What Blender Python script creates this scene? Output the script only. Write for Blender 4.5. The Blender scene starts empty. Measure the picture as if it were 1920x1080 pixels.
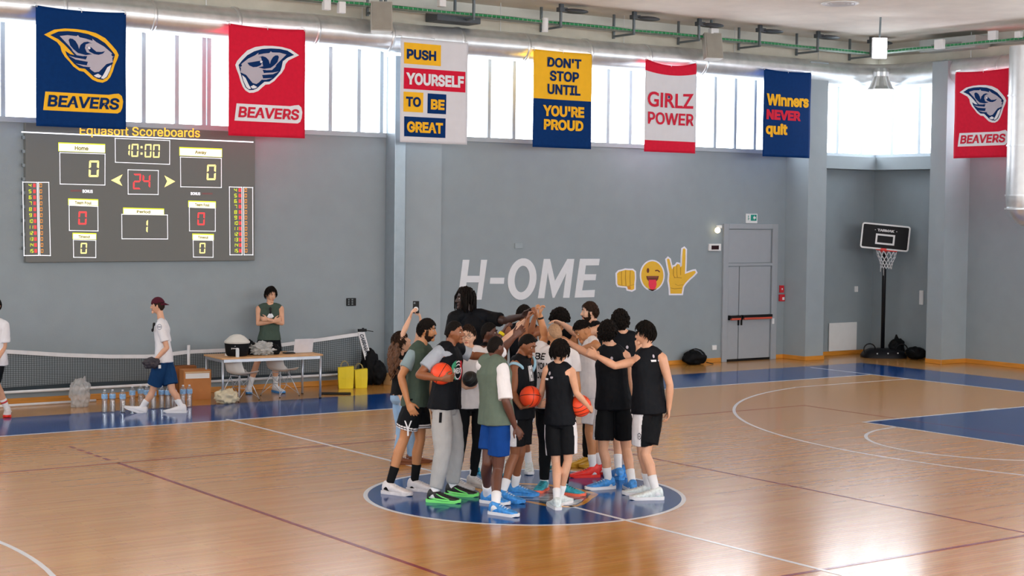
import bpy, bmesh, math, random
import numpy as np
from mathutils import Vector, Matrix, noise
from mathutils.bvhtree import BVHTree
R = math.radians
V = Vector
scene = bpy.context.scene
COL = scene.collection

# ---------------------------------------------------------------- camera
CAMP = V((-10.575433592823595, -14.553325926671498, 3.152369694106614))
YAW, PITCH, ROLL, FPX = 0.6191498286806268, -0.04647967977043357, 0.011429378527843457, 3032.3690378131787
FW = V((math.sin(YAW) * math.cos(PITCH), math.cos(YAW) * math.cos(PITCH), math.sin(PITCH)))
_rt = V((math.cos(YAW), -math.sin(YAW), 0)); _up = _rt.cross(FW)
RT = _rt * math.cos(ROLL) + _up * math.sin(ROLL)
UP = -_rt * math.sin(ROLL) + _up * math.cos(ROLL)
cam_data = bpy.data.cameras.new('camera'); cam = bpy.data.objects.new('camera', cam_data); COL.objects.link(cam)
cam_data.sensor_width = 36.0; cam_data.lens = 36.0 * FPX / 1920.0
cam_data.clip_end = 200
m = Matrix((RT, UP, -FW)).transposed().to_4x4(); m.translation = CAMP
cam.matrix_world = m
scene.camera = cam
FWH = V((math.sin(YAW), math.cos(YAW), 0))          # level viewing direction, for describing who faces where

# ---------------------------------------------------------------- world, daylight, exposure
world = bpy.data.worlds.new('world'); scene.world = world; world.use_nodes = True
bg = world.node_tree.nodes['Background']
bg.inputs['Color'].default_value = (0.93, 0.97, 1.0, 1); bg.inputs['Strength'].default_value = 9.0
scene.view_settings.view_transform = 'Standard'; scene.view_settings.look = 'None'
scene.view_settings.exposure = 0.0; scene.view_settings.gamma = 1.0
try: scene.view_settings.use_curve_mapping = False
except Exception: pass

def portal(name, loc, rot, sx, sy):
    """sampling portal in a window opening: no light of its own, it only guides the sky light through the opening"""
    d = bpy.data.lights.new(name, 'AREA'); d.shape = 'RECTANGLE'; d.size = sx; d.size_y = sy; d.cycles.is_portal = True
    o = bpy.data.objects.new(name, d); COL.objects.link(o); o.location = loc; o.rotation_euler = rot; o['kind'] = 'structure'
    return o
portal('window_portal_back', (0, 11.3, 5.4), (R(-90), 0, 0), 35.8, 1.8)
portal('window_portal_right', (18.15, -4.5, 5.4), (0, R(90), 0), 1.8, 31.0)
portal('window_portal_left', (-18.15, -4.5, 5.4), (0, R(-90), 0), 1.8, 31.0)
portal('window_portal_front', (0, -20.2, 4.8), (R(90), 0, 0), 35.8, 3.4)

# ---------------------------------------------------------------- pixel <-> place (measuring helpers)
def ray(x, y): return FW + RT * ((x - 960) / FPX) - UP * ((y - 540) / FPX)
def gnd(x, y, z=0.0):
    d = ray(x, y); return CAMP + d * ((z - CAMP.z) / d.z)
def on_y(x, y, Y):
    d = ray(x, y); return CAMP + d * ((Y - CAMP.y) / d.y)
def on_x(x, y, X):
    d = ray(x, y); return CAMP + d * ((X - CAMP.x) / d.x)
def at(x, y, D): return CAMP + ray(x, y) * D
def depth(p): return (V(p) - CAMP).dot(FW)

# ---------------------------------------------------------------- materials
def lin(c):
    if isinstance(c, str):
        c = [int(c[i:i + 2], 16) / 255 for i in (0, 2, 4)]
    return tuple(x / 12.92 if x <= 0.04045 else ((x + 0.055) / 1.055) ** 2.4 for x in c[:3])
MATS = {}
def mat(name, col, rough=0.6, metal=0.0, var=0.06, vscale=6.0, bump=0.0, bscale=60.0, spec=0.5, coat=0.0, emit=None, estr=1.0, trans=0.0, alpha=1.0, sheen=0.0, sss=0.0, stretch=(1, 1, 1)):
    if name in MATS: return MATS[name]
    mt = bpy.data.materials.new(name); mt.use_nodes = True; nt = mt.node_tree; b = nt.nodes['Principled BSDF']
    c = lin(col); L = nt.links.new
    tc = nt.nodes.new('ShaderNodeTexCoord'); mp = nt.nodes.new('ShaderNodeMapping'); mp.inputs['Scale'].default_value = stretch
    L(tc.outputs['Object'], mp.inputs['Vector'])
    nz = nt.nodes.new('ShaderNodeTexNoise'); nz.inputs['Scale'].default_value = vscale; nz.inputs['Detail'].default_value = 4
    L(mp.outputs['Vector'], nz.inputs['Vector'])
    rp = nt.nodes.new('ShaderNodeValToRGB')
    rp.color_ramp.elements[0].position = 0.3; rp.color_ramp.elements[1].position = 0.7
    rp.color_ramp.elements[0].color = (*[max(0, x * (1 - var)) for x in c], 1); rp.color_ramp.elements[1].color = (*[min(1, x * (1 + var)) for x in c], 1)
    L(nz.outputs['Fac'], rp.inputs['Fac']); L(rp.outputs['Color'], b.inputs['Base Color'])
    b.inputs['Roughness'].default_value = rough; b.inputs['Metallic'].default_value = metal
    b.inputs['Specular IOR Level'].default_value = spec
    if coat: b.inputs['Coat Weight'].default_value = coat; b.inputs['Coat Roughness'].default_value = 0.1
    if sheen: b.inputs['Sheen Weight'].default_value = sheen
    if sss:
        b.inputs['Subsurface Weight'].default_value = sss; b.inputs['Subsurface Radius'].default_value = (0.012, 0.005, 0.003); b.inputs['Subsurface Scale'].default_value = 1.0
    if trans: b.inputs['Transmission Weight'].default_value = trans
    if alpha < 1: b.inputs['Alpha'].default_value = alpha
    if emit is not None:
        b.inputs['Emission Color'].default_value = (*lin(emit), 1); b.inputs['Emission Strength'].default_value = estr
    if bump:
        n2 = nt.nodes.new('ShaderNodeTexNoise'); n2.inputs['Scale'].default_value = bscale; n2.inputs['Detail'].default_value = 3
        L(mp.outputs['Vector'], n2.inputs['Vector'])
        bp = nt.nodes.new('ShaderNodeBump'); bp.inputs['Strength'].default_value = bump; bp.inputs['Distance'].default_value = 0.01
        L(n2.outputs['Fac'], bp.inputs['Height']); L(bp.outputs['Normal'], b.inputs['Normal'])
    MATS[name] = mt
    return mt

def glass_mat(name, tint=(1, 1, 1), gloss=0.06, rough=0.05):
    mt = bpy.data.materials.new(name); mt.use_nodes = True; nt = mt.node_tree; nt.nodes.clear(); L = nt.links.new
    out = nt.nodes.new('ShaderNodeOutputMaterial'); tr = nt.nodes.new('ShaderNodeBsdfTransparent'); gl = nt.nodes.new('ShaderNodeBsdfGlossy')
    tr.inputs['Color'].default_value = (*tint, 1); gl.inputs['Roughness'].default_value = rough
    mx = nt.nodes.new('ShaderNodeMixShader'); fr = nt.nodes.new('ShaderNodeLayerWeight'); fr.inputs['Blend'].default_value = 0.25
    ma = nt.nodes.new('ShaderNodeMath'); ma.operation = 'MULTIPLY_ADD'; ma.inputs[1].default_value = 0.2; ma.inputs[2].default_value = gloss
    L(fr.outputs['Fresnel'], ma.inputs[0]); L(ma.outputs[0], mx.inputs['Fac'])
    L(tr.outputs[0], mx.inputs[1]); L(gl.outputs[0], mx.inputs[2]); L(mx.outputs[0], out.inputs['Surface'])
    return mt

# ---------------------------------------------------------------- mesh builder
def perp(d):
    d = V(d).normalized()
    a = V((0, 0, 1)) if abs(d.z) < 0.9 else V((1, 0, 0))
    u = d.cross(a).normalized(); return u, d.cross(u).normalized()
class MB:
    def __init__(s): s.v = []; s.f = []; s.m = []
    def add(s, vs, fs, mi=0):
        o = len(s.v); s.v.extend([tuple(v) for v in vs]); s.f.extend([tuple(i + o for i in f) for f in fs]); s.m.extend([mi] * len(fs)); return s
    def box(s, c, size, mi=0, rot=None):
        hx, hy, hz = [q / 2 for q in size]; c = V(c)
        vs = [V((x, y, z)) for x in (-hx, hx) for y in (-hy, hy) for z in (-hz, hz)]
        if rot is not None: vs = [rot @ v for v in vs]
        return s.add([v + c for v in vs], [(0, 1, 3, 2), (4, 6, 7, 5), (0, 4, 5, 1), (2, 3, 7, 6), (0, 2, 6, 4), (1, 5, 7, 3)], mi)
    def box2(s, a, b, mi=0):
        return s.box([(a[i] + b[i]) / 2 for i in range(3)], [abs(b[i] - a[i]) for i in range(3)], mi)
    def rings(s, rings, mi=0, cap=True, closed=False):
        n = len(rings[0]); vs = [p for r in rings for p in r]; fs = []
        k = len(rings)
        for i in range(k if closed else k - 1):
            j = (i + 1) % k
            for q in range(n): fs.append((i * n + q, i * n + (q + 1) % n, j * n + (q + 1) % n, j * n + q))
        if cap and not closed: fs.append(tuple(range(n))[::-1]); fs.append(tuple((k - 1) * n + q for q in range(n)))
        return s.add(vs, fs, mi)
    def tube(s, pts, r, n=8, mi=0, cap=True, closed=False):
        pts = [V(p) for p in pts]; k = len(pts); rs = r if isinstance(r, (list, tuple)) else [r] * k
        rings = []; u = None
        for i, p in enumerate(pts):
            if closed: d = pts[(i + 1) % k] - pts[i - 1]
            else: d = (pts[min(i + 1, k - 1)] - pts[max(i - 1, 0)])
            d = d.normalized() if d.length > 1e-9 else V((0, 0, 1))
            if u is None: u = perp(d)[0]
            u = (u - d * u.dot(d)); u = u.normalized() if u.length > 1e-6 else perp(d)[0]
            w = d.cross(u)
            rings.append([p + (u * math.cos(2 * math.pi * q / n) + w * math.sin(2 * math.pi * q / n)) * rs[i] for q in range(n)])
        return s.rings(rings, mi, cap, closed)
    def sphere(s, c, r, n=16, k=10, mi=0, rot=None):
        c = V(c); r = r if isinstance(r, (list, tuple)) else (r, r, r); vs = []; fs = []
        for i in range(1, k):
            t = math.pi * i / k
            for q in range(n):
                a = 2 * math.pi * q / n
                vs.append(V((r[0] * math.sin(t) * math.cos(a), r[1] * math.sin(t) * math.sin(a), r[2] * math.cos(t))))
        for i in range(k - 2):
            for q in range(n): fs.append((i * n + q, (i + 1) * n + q, (i + 1) * n + (q + 1) % n, i * n + (q + 1) % n))
        vs += [V((0, 0, r[2])), V((0, 0, -r[2]))]; T = len(vs) - 2
        for q in range(n): fs.append((T, q, (q + 1) % n)); fs.append((T + 1, (k - 2) * n + (q + 1) % n, (k - 2) * n + q))
        if rot is not None: vs = [rot @ v for v in vs]
        return s.add([v + c for v in vs], fs, mi)
    def prism(s, poly, o, u, v, d, mi=0):
        """polygon poly [(a,b)] in the frame o,u,v, thickened by the vector d"""
        o, u, v, d = V(o), V(u), V(v), V(d); n = len(poly)
        A = [o + u * a + v * b for a, b in poly]; B = [p + d for p in A]
        fs = [tuple(range(n))[::-1], tuple(range(n, 2 * n))] + [(i, (i + 1) % n, n + (i + 1) % n, n + i) for i in range(n)]
        return s.add(A + B, fs, mi)
    def lathe(s, c, prof, n=20, mi=0, axis=None):
        c = V(c)
        if axis is None: u, w, a = V((1, 0, 0)), V((0, 1, 0)), V((0, 0, 1))
        else: a = V(axis).normalized(); u, w = perp(a)
        return s.rings([[c + a * z + (u * math.cos(2 * math.pi * q / n) + w * math.sin(2 * math.pi * q / n)) * max(r, 1e-4) for q in range(n)] for r, z in prof], mi)
    def mesh(s, name, off=V((0, 0, 0))):
        me = bpy.data.meshes.new(name)
        me.from_pydata([(v[0] - off.x, v[1] - off.y, v[2] - off.z) for v in s.v], [], s.f); me.update()
        return me

def wloc(o):
    p = V((0, 0, 0))
    while o is not None: p = p + o.location; o = o.parent
    return p
def link(name, me, mats, parent=None, loc=None, smooth=False, keep=False):
    if not isinstance(mats, (list, tuple)): mats = [mats]
    o = bpy.data.objects.new(name, me); COL.objects.link(o)
    if not keep:
        me.materials.clear()
        for q in mats: me.materials.append(q)
    if smooth:
        me.polygons.foreach_set('use_smooth', [True] * len(me.polygons))
    if parent is not None: o.parent = parent
    if loc is not None: o.location = loc
    return o
def build(mb, name, mats, parent=None, loc=None, smooth=False, bevel=0.0, fix=True, auto=None):
    """link the builder's shapes (given in world space) as ONE mesh object"""
    off = wloc(parent) if parent is not None else (V(loc) if loc is not None else V((0, 0, 0)))
    if parent is not None and loc is not None: off = off + V(loc)
    me = mb.mesh(name, off)
    if fix:
        b = bmesh.new(); b.from_mesh(me); bmesh.ops.recalc_face_normals(b, faces=b.faces); b.to_mesh(me); b.free()
    o = link(name, me, mats, parent, loc, smooth)
    if any(mb.m): me.polygons.foreach_set('material_index', mb.m)
    if auto is not None:
        me.polygons.foreach_set('use_smooth', [True] * len(me.polygons))
        try: me.set_sharp_from_angle(angle=R(auto))
        except Exception: pass
    if bevel:
        md = o.modifiers.new('bevel', 'BEVEL'); md.width = bevel; md.segments = 2; md.limit_method = 'ANGLE'
    return o
def tag(o, label=None, cat=None, group=None, kind=None):
    if label: o['label'] = label
    if cat: o['category'] = cat
    if group: o['group'] = group
    if kind: o['kind'] = kind
    return o
def thing(name, label, cat, loc, group=None):
    o = bpy.data.objects.new(name, None); COL.objects.link(o); o.location = loc; o.empty_display_size = 0.1
    return tag(o, label, cat, group)
def dup(root, loc, rz=0.0, label=None):
    r = root.copy(); COL.objects.link(r); r.location = loc; r.rotation_euler = (0, 0, rz)
    if label: r['label'] = label
    for ch in list(root.children):
        c = ch.copy(); COL.objects.link(c); c.parent = r
        for g in list(ch.children):
            d = g.copy(); COL.objects.link(d); d.parent = c
    return r

# ---------------------------------------------------------------- lettering
FONT = None
try:
    import os
    FONT = bpy.data.fonts.load(os.path.join(bpy.utils.system_resource('DATAFILES'), 'fonts', 'Inter.woff2'))
except Exception: FONT = None
TXT = {}
def text_shape(s, bold=0.0, shear=0.0, space=1.0):
    """flat outline of a line of lettering, scaled to the unit box"""
    k = (s, bold, shear, space)
    if k in TXT: return TXT[k]
    cu = bpy.data.curves.new('t', 'FONT'); cu.body = s; cu.size = 1.0; cu.shear = shear; cu.space_character = space
    if FONT is not None and 'Z' not in s: cu.font = FONT      # that typeface draws a broken Z
    cu.resolution_u = 4; cu.fill_mode = 'FRONT'
    if bold: cu.bevel_depth = bold; cu.bevel_resolution = 0
    o = bpy.data.objects.new('t', cu); me = o.to_mesh(); zt = max(v.co.z for v in me.vertices)
    use = [p for p in me.polygons if all(me.vertices[i].co.z > -1e-5 for i in p.vertices)]      # the front and its outline, not the back
    ids = sorted({i for p in use for i in p.vertices}); re_ = {i: k for k, i in enumerate(ids)}
    vs = [(me.vertices[i].co.x, me.vertices[i].co.y) for i in ids]; fs = [tuple(re_[i] for i in p.vertices) for p in use]
    o.to_mesh_clear(); bpy.data.objects.remove(o); bpy.data.curves.remove(cu)
    x0 = min(v[0] for v in vs); x1 = max(v[0] for v in vs); y0 = min(v[1] for v in vs); y1 = max(v[1] for v in vs)
    TXT[k] = ([((x - x0) / (x1 - x0), (y - y0) / (y1 - y0)) for x, y in vs], fs, (x1 - x0) / (y1 - y0))
    return TXT[k]
def text_quad(mb, s, quad, mi=0, bold=0.0, shear=0.0, space=1.0, lift=None):
    """lettering that fills the quad (top-left, top-right, bottom-right, bottom-left)"""
    tl, tr, br, bl = [V(q) for q in quad]; vs, fs, _ = text_shape(s, bold, shear, space)
    P = [(bl * (1 - a) + br * a) * (1 - b) + (tl * (1 - a) + tr * a) * b for a, b in vs]
    if lift is not None: P = [p + V(lift) for p in P]
    mb.add(P, fs, mi)
# ================================================================ THE HALL
WY, WX, CEIL, SILL, WTOP = 11.05, 17.9, 7.1, 4.5, 6.3
WL = -17.9
m_wall = mat('wall_paint', '8e999f', rough=0.75, var=0.03, vscale=3, bump=0.15, bscale=90)
m_wall2 = mat('pilaster_paint', '98a3a9', rough=0.75, var=0.03, vscale=3, bump=0.15, bscale=90)
m_ceil = mat('ceiling_plaster', 'f2ebe0', rough=0.9, var=0.05, vscale=2, bump=0.3, bscale=14)
m_beam = mat('raw_concrete', 'c4c0b2', rough=0.85, var=0.08, vscale=2.5, bump=0.2, bscale=20)
m_upper = mat('upper_wall_white', 'd9d8d0', rough=0.8, var=0.03)
m_base = mat('baseboard_oak', 'cf8a33', rough=0.4, var=0.15, vscale=9, stretch=(0.3, 0.3, 4))
m_frame = mat('window_frame_white', 'a9b3bb', rough=0.5, var=0.02)
m_pane = glass_mat('window_glass', (0.97, 0.98, 1.0), 0.03)
m_zinc = mat('galvanised_steel', 'e0e3e5', rough=0.33, metal=0.7, var=0.1, vscale=5, bump=0.08, bscale=8)
m_white = mat('white_plastic', 'e2e3e4', rough=0.45, var=0.02)
m_black = mat('black_plastic', '131416', rough=0.5, spec=0.25, var=0.1)

def wood_floor():
    mt = bpy.data.materials.new('maple_strip_floor'); mt.use_nodes = True; nt = mt.node_tree; b = nt.nodes['Principled BSDF']; L = nt.links.new
    tc = nt.nodes.new('ShaderNodeTexCoord')
    br = nt.nodes.new('ShaderNodeTexBrick'); br.inputs['Scale'].default_value = 1.0
    br.offset = 0.37; br.inputs['Brick Width'].default_value = 0.95; br.inputs['Row Height'].default_value = 0.065
    br.inputs['Mortar Size'].default_value = 0.0009; br.inputs['Mortar Smooth'].default_value = 0.2; br.inputs['Bias'].default_value = 0.0
    br.inputs['Color1'].default_value = (*lin('ca9557'), 1); br.inputs['Color2'].default_value = (*lin('bb8647'), 1); br.inputs['Mortar'].default_value = (*lin('a06c34'), 1)
    L(tc.outputs['Object'], br.inputs['Vector'])
    mp = nt.nodes.new('ShaderNodeMapping'); mp.inputs['Scale'].default_value = (1.2, 22, 1); L(tc.outputs['Object'], mp.inputs['Vector'])
    nz = nt.nodes.new('ShaderNodeTexNoise'); nz.inputs['Scale'].default_value = 1.6; nz.inputs['Detail'].default_value = 6; L(mp.outputs['Vector'], nz.inputs['Vector'])
    mx = nt.nodes.new('ShaderNodeMix'); mx.data_type = 'RGBA'; mx.blend_type = 'OVERLAY'; mx.inputs['Factor'].default_value = 0.22
    L(br.outputs['Color'], mx.inputs['A']); L(nz.outputs['Color'], mx.inputs['B'])
    hs = nt.nodes.new('ShaderNodeHueSaturation'); hs.inputs['Saturation'].default_value = 1.05; L(mx.outputs['Result'], hs.inputs['Color'])
    L(hs.outputs['Color'], b.inputs['Base Color'])
    b.inputs['Specular IOR Level'].default_value = 1.0; b.inputs['Coat Weight'].default_value = 0.3; b.inputs['Coat Roughness'].default_value = 0.12
    n2 = nt.nodes.new('ShaderNodeTexNoise'); n2.inputs['Scale'].default_value = 3.0; L(mp.outputs['Vector'], n2.inputs['Vector'])
    rr = nt.nodes.new('ShaderNodeMapRange'); rr.inputs['To Min'].default_value = 0.225; rr.inputs['To Max'].default_value = 0.265
    L(n2.outputs['Fac'], rr.inputs['Value']); L(rr.outputs['Result'], b.inputs['Roughness'])
    bp = nt.nodes.new('ShaderNodeBump'); bp.inputs['Strength'].default_value = 0.012; bp.inputs['Distance'].default_value = 0.004
    L(n2.outputs['Fac'], bp.inputs['Height']); L(bp.outputs['Normal'], b.inputs['Normal'])
    return mt
m_floor = wood_floor()
m_blue = mat('court_paint_blue', '053f85', rough=0.13, var=0.08, vscale=2, spec=0.28)
m_bluec = mat('circle_paint_blue', '053f85', rough=0.14, var=0.08, vscale=2, spec=0.5)
m_line = mat('court_line_white', 'dfe3ea', rough=0.2, var=0.02)
m_red = mat('volleyball_line_red', '8a2f3a', rough=0.2, var=0.06)

def struct(mb, name, m, **k):
    o = build(mb, name, m, **k); o['kind'] = 'structure'; return o
# floor and court markings
floor = struct(MB().box2((WL - 0.3, -20.3, -0.2), (WX + 0.3, WY + 0.3, 0)), 'floor', m_floor)
def flat(polys, name, m, z):
    mb = MB()
    for p in polys: mb.prism(p, (0, 0, z - 0.0012), (1, 0, 0), (0, 1, 0), (0, 0, 0.0012))
    return build(mb, name, m, parent=floor)
def seg(a, b, w=0.05):
    a, b = V(a), V(b); d = (b - a).normalized(); n = V((-d.y, d.x)) * w / 2
    return [tuple(a + n), tuple(b + n), tuple(b - n), tuple(a - n)]
def arc(c, r0, r1, a0, a1, n=64):
    A = [R(a0 + (a1 - a0) * i / n) for i in range(n + 1)]
    return [[(c[0] + q * math.cos(t), c[1] + q * math.sin(t)) for q, t in ((r0, A[i]), (r1, A[i]), (r1, A[i + 1]), (r0, A[i + 1]))] for i in range(n)]
rect = lambda x0, y0, x1, y1: [(x0, y0), (x1, y0), (x1, y1), (x0, y1)]
flat([rect(WL, 7.5, 14, 9.42), rect(14, -9.4, 15.8, 9.42)], 'blue_border', m_blue, 0.0014)
flat([rect(8.2, -2.45, 14, 2.45)], 'key_area', m_blue, 0.0014)
disc = [(1.76 * math.cos(R(a)), 1.76 * math.sin(R(a))) for a in range(0, 360, 4)]
flat([disc], 'center_circle_fill', m_bluec, 0.0016)
flat([seg((-13.9, 7.525), (14.05, 7.525)), ], 'side_line', m_line, 0.0026)
flat([seg((14.025, -7.5), (14.025, 9.2))], 'end_line', m_line, 0.0028)
flat([seg((0, -7.5), (0, -0.72)), seg((0, 1.0), (0, 7.65))], 'halfway_line', m_line, 0.0024)
flat(arc((0, 0), 1.75, 1.80, 0, 360, 96), 'center_circle', m_line, 0.0028)
flat(arc((12.425, 0), 6.70, 6.75, 90 + 12.1, 270 - 12.1) + [seg((10.9, 6.575), (14, 6.575)), seg((10.9, -6.575), (14, -6.575))], 'three_point_line', m_line, 0.0026)
flat(arc((-12.425, 0), 6.70, 6.75, -78, 78), 'three_point_line', m_line, 0.0026)
flat(arc((8.2, 0), 1.75, 1.80, 90, 270) + [seg((8.2, -2.45), (8.2, 2.45)), seg((8.2, 2.45), (14, 2.45)), seg((8.2, -2.45), (14, -2.45))], 'free_throw_line', m_line, 0.0026)
flat([rect(11.1, 2.5, 11.5, 2.56), rect(11.3, 0.62, 11.9, 0.72)], 'key_mark', m_line, 0.0030)
flat([seg((-9, 4.475), (9, 4.475), 0.035), seg((-9, -4.525), (9, -4.525), 0.05), seg((9, -4.5), (9, 4.5), 0.035), seg((-2.97, -4.5), (-2.97, 4.5)), seg((3, -4.5), (3, 4.5), 0.04)]
     + [seg((-2.98, 4.75 + 0.3 * i), (-2.98, 4.93 + 0.3 * i)) for i in range(5)], 'volleyball_line', m_red, 0.0021)
# walls
wf = MB().box2((WL, WY, 0), (WX + 0.3, WY + 0.3, SILL)); wf.box2((WL, WY, WTOP), (WX + 0.3, WY + 0.3, CEIL))
wall_back = struct(wf, 'wall_back', m_wall); 
wr = MB().box2((WX, -20, 0), (WX + 0.3, WY, SILL)); wr.box2((WX, -20, WTOP), (WX + 0.3, WY, CEIL))
wall_right = struct(wr, 'wall_right', m_wall)
struct(MB().box2((WL - 0.3, -20.3, CEIL), (WX + 0.3, WY + 0.3, CEIL + 0.25)), 'ceiling', m_ceil)
wl_ = MB().box2((WL - 0.3, -20.3, 0), (WL, WY + 0.3, SILL)); wl_.box2((WL - 0.3, -20.3, WTOP), (WL, WY + 0.3, CEIL)); struct(wl_, 'wall_left', m_wall)
wn = MB().box2((WL, -20.3, 0), (WX + 0.3, -20, 3.1)); wn.box2((WL, -20.3, 6.5), (WX + 0.3, -20, CEIL)); struct(wn, 'wall_front', m_wall)  # unseen wall behind the camera; window opening made tall to let in more light
struct(MB().box2((WL, WY - 0.012, WTOP), (WX, WY, CEIL)), 'wall_back_upper', m_upper)
struct(MB().box2((WX - 0.012, -20, WTOP), (WX, WY - 0.012, CEIL)), 'wall_right_upper', m_upper)
struct(MB().box2((WL, 10.62, 6.52), (WX - 0.012, WY - 0.012, 6.76)), 'beam_back', m_beam)
struct(MB().box2((17.47, -20, 6.52), (WX - 0.012, 10.62, 6.76)), 'beam_right', m_beam)
# pilasters and the corner bay
struct(MB().box2((5.18, WY - 0.07, 0), (5.97, WY, 6.5)), 'pilaster_back_middle', m_wall2)
struct(MB().box2((15.06, 10.38, 0), (15.62, WY, 6.5)), 'pilaster_back_corner', m_wall2)
struct(MB().box2((17.1, 8.34, 0), (WX, 8.76, 6.5)), 'pilaster_right_corner', m_wall2)
lg = MB().box2((15.62, WY - 0.32, 4.22), (WX, WY, SILL)); lg.box2((WX - 0.32, 8.76, 4.22), (WX, WY - 0.32, SILL))
struct(lg, 'ledge_corner', m_wall2)
# baseboards
def baseb(name, segs):
    mb = MB()
    for (a, b) in segs: mb.box2((a[0], a[1], 0.001), (b[0], b[1], 0.095))
    struct(mb, name, m_base, bevel=0.006)
baseb('baseboard_back', [((WL, WY - 0.02), (4.77, WY)), ((5.97, WY - 0.02), (13.19, WY)), ((14.8, WY - 0.02), (15.04, WY)), ((5.18, WY - 0.09), (5.97, WY - 0.07)),
    ((15.04, 10.36), (15.06, WY)), ((15.06, 10.36), (15.64, 10.38)), ((15.62, 10.38), (15.64, WY)), ((15.64, WY - 0.02), (WX, WY))])
baseb('baseboard_right', [((WX - 0.02, 8.76), (WX, WY - 0.02)), ((17.08, 8.34), (17.1, 8.76)), ((17.1, 8.32), (WX, 8.34)), ((WX - 0.02, -20), (WX, 8.32))])
# window bands: frames with their mullions, and the panes
def window_band(n, org, du, length, posts, thick, nrm):
    org, du, nrm = V(org), V(du), V(nrm); mb = MB(); rot = Matrix((du, nrm, V((0, 0, 1)))).transposed()
    def bar(u0, u1, z0, z1, d0=0.07, d1=0.12):
        mb.box(org + du * ((u0 + u1) / 2) + nrm * ((d0 + d1) / 2) + V((0, 0, (z0 + z1) / 2)), (u1 - u0, d1 - d0, z1 - z0), 0, rot)
    bar(0, length, SILL, SILL + 0.085, -0.02, 0.16); bar(0, length, WTOP - 0.06, WTOP)
    for u in posts: bar(u - thick / 2, u + thick / 2, SILL + 0.085, WTOP - 0.06)
    fr = struct(mb, 'window_%d' % n, m_frame)
    g = MB(); g.box(org + du * (length / 2) + nrm * 0.1 + V((0, 0, (SILL + WTOP) / 2)), (length, 0.012, WTOP - SILL - 0.1), 0, rot)
    build(g, 'window_pane', m_pane, parent=fr)
pl = [-2.23 + 0.59 * i for i in range(-27, 21)]
window_band(1, (WL, WY, 0), (1, 0, 0), WX - WL, [p - WL for p in pl if WL + 0.2 < p < 4.6] + [1.215 - WL, 4.74 - WL] + [5.97 - WL + 0.585 * i for i in range(16)] + [15.68 - WL + 0.02, 16.73 - WL, 17.52 - WL, 17.86 - WL], 0.075, (0, 1, 0))
window_band(2, (WX, -20, 0), (0, 1, 0), 20 + WY, [20 + y for y in (10.62, 9.83, 9.3)] + [0.6 * i for i in range(1, 47)], 0.075, (1, 0, 0))

# steel riser column with its cables, ducts
col = build(MB().box2((4.79, 10.72, 0), (5.02, WY - 0.002, 5.98)), 'riser_duct', mat('riser_paint_grey', '98a5ad', rough=0.3, metal=0.35, var=0.05), loc=(4.9, 10.9, 0), bevel=0.01)
tag(col, 'tall square galvanised steel riser duct at back wall beside pale pilaster', 'duct')
cb = thing('cable_riser', 'bundle of thin green and grey cables running up beside the steel riser duct', 'cable', (5.1, 11.0, 0))
for i, (c, nm) in enumerate((('1d6b48', 'green_cable'), ('b9bfc0', 'grey_cable'), ('1d6b48', 'green_cable'), ('16181a', 'black_cable'))):
    build(MB().tube([(5.05 + 0.032 * i, 11.02, 0.0), (5.05 + 0.032 * i, 11.02, 6.0)], 0.011, 6), nm, mat('cable_' + c, c, rough=0.5), parent=cb, smooth=True)
DY, DX, DZ, DR = 10.58, 17.42, 6.29, 0.27
def duct_main():
    t = thing('ventilation_duct', 'long round silver spiral duct hung along the window tops and round the corner', 'duct', (5, DY, DZ - DR))
    mb = MB(); cx, cy = DX - 0.9, DY - 0.9
    path = [V((WL + 0.3 + i * 1.2, DY, DZ + 0.012 * math.sin(i * 1.9))) for i in range(25) if WL + 0.3 + i * 1.2 < cx - 0.1]
    path += [V((cx + 0.9 * math.sin(R(a)), cy + 0.9 * math.cos(R(a)), DZ)) for a in range(0, 91, 9)]
    path += [V((DX, cy - 0.6 - i * 1.2, DZ)) for i in range(24)]
    mb.tube(path, DR, 28); build(mb, 'duct_run', m_zinc, parent=t, smooth=True)
    for i in range(20):
        x = WL + 1.4 + i * 1.5
        if x < cx: build(MB().lathe((x - 0.03, DY, DZ), [(DR - 0.01, 0), (DR + 0.012, 0), (DR + 0.012, 0.06), (DR - 0.01, 0.06)], 28, 0, (1, 0, 0)), 'joint_collar', m_zinc, parent=t, smooth=True)
    for i in range(8):
        y = 8.6 - i * 1.5
        build(MB().lathe((DX, y, DZ), [(DR - 0.01, 0), (DR + 0.012, 0), (DR + 0.012, 0.06), (DR - 0.01, 0.06)], 28, 0, (0, 1, 0)), 'joint_collar', m_zinc, parent=t, smooth=True)
    w = MB()
    for x in [-8, -5, -2, 1, 4, 7, 10, 13, 15.5]: w.tube([(x, DY, DZ + DR - 0.01), (x, DY, CEIL)], 0.006, 5)
    for y in [8, 5, 2, -1]: w.tube([(DX, y, DZ + DR - 0.01), (DX, y, CEIL)], 0.006, 5)
    build(w, 'hanger_wires', m_zinc, parent=t)
duct_main()
# crumpled foil outlet hanging under the duct bend
random.seed(4)
c0 = V((16.96, 10.08, 6.14)); fo = MB(); rg = []
for k, (r, z) in enumerate([(0.14, 0.3), (0.16, 0.22), (0.15, 0.12), (0.17, 0.04), (0.22, -0.1), (0.27, -0.17)]):
    rg.append([c0 + V(((r * (1 + 0.13 * (q % 2))) * math.cos(R(q * 15)), (r * (1 + 0.13 * (q % 2))) * math.sin(R(q * 15)), z)) for q in range(24)])
fo.rings(rg); tag(build(fo, 'foil_outlet', m_zinc, loc=c0), 'flared crumpled foil air outlet at the bend of the duct over the corner', 'vent')
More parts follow.
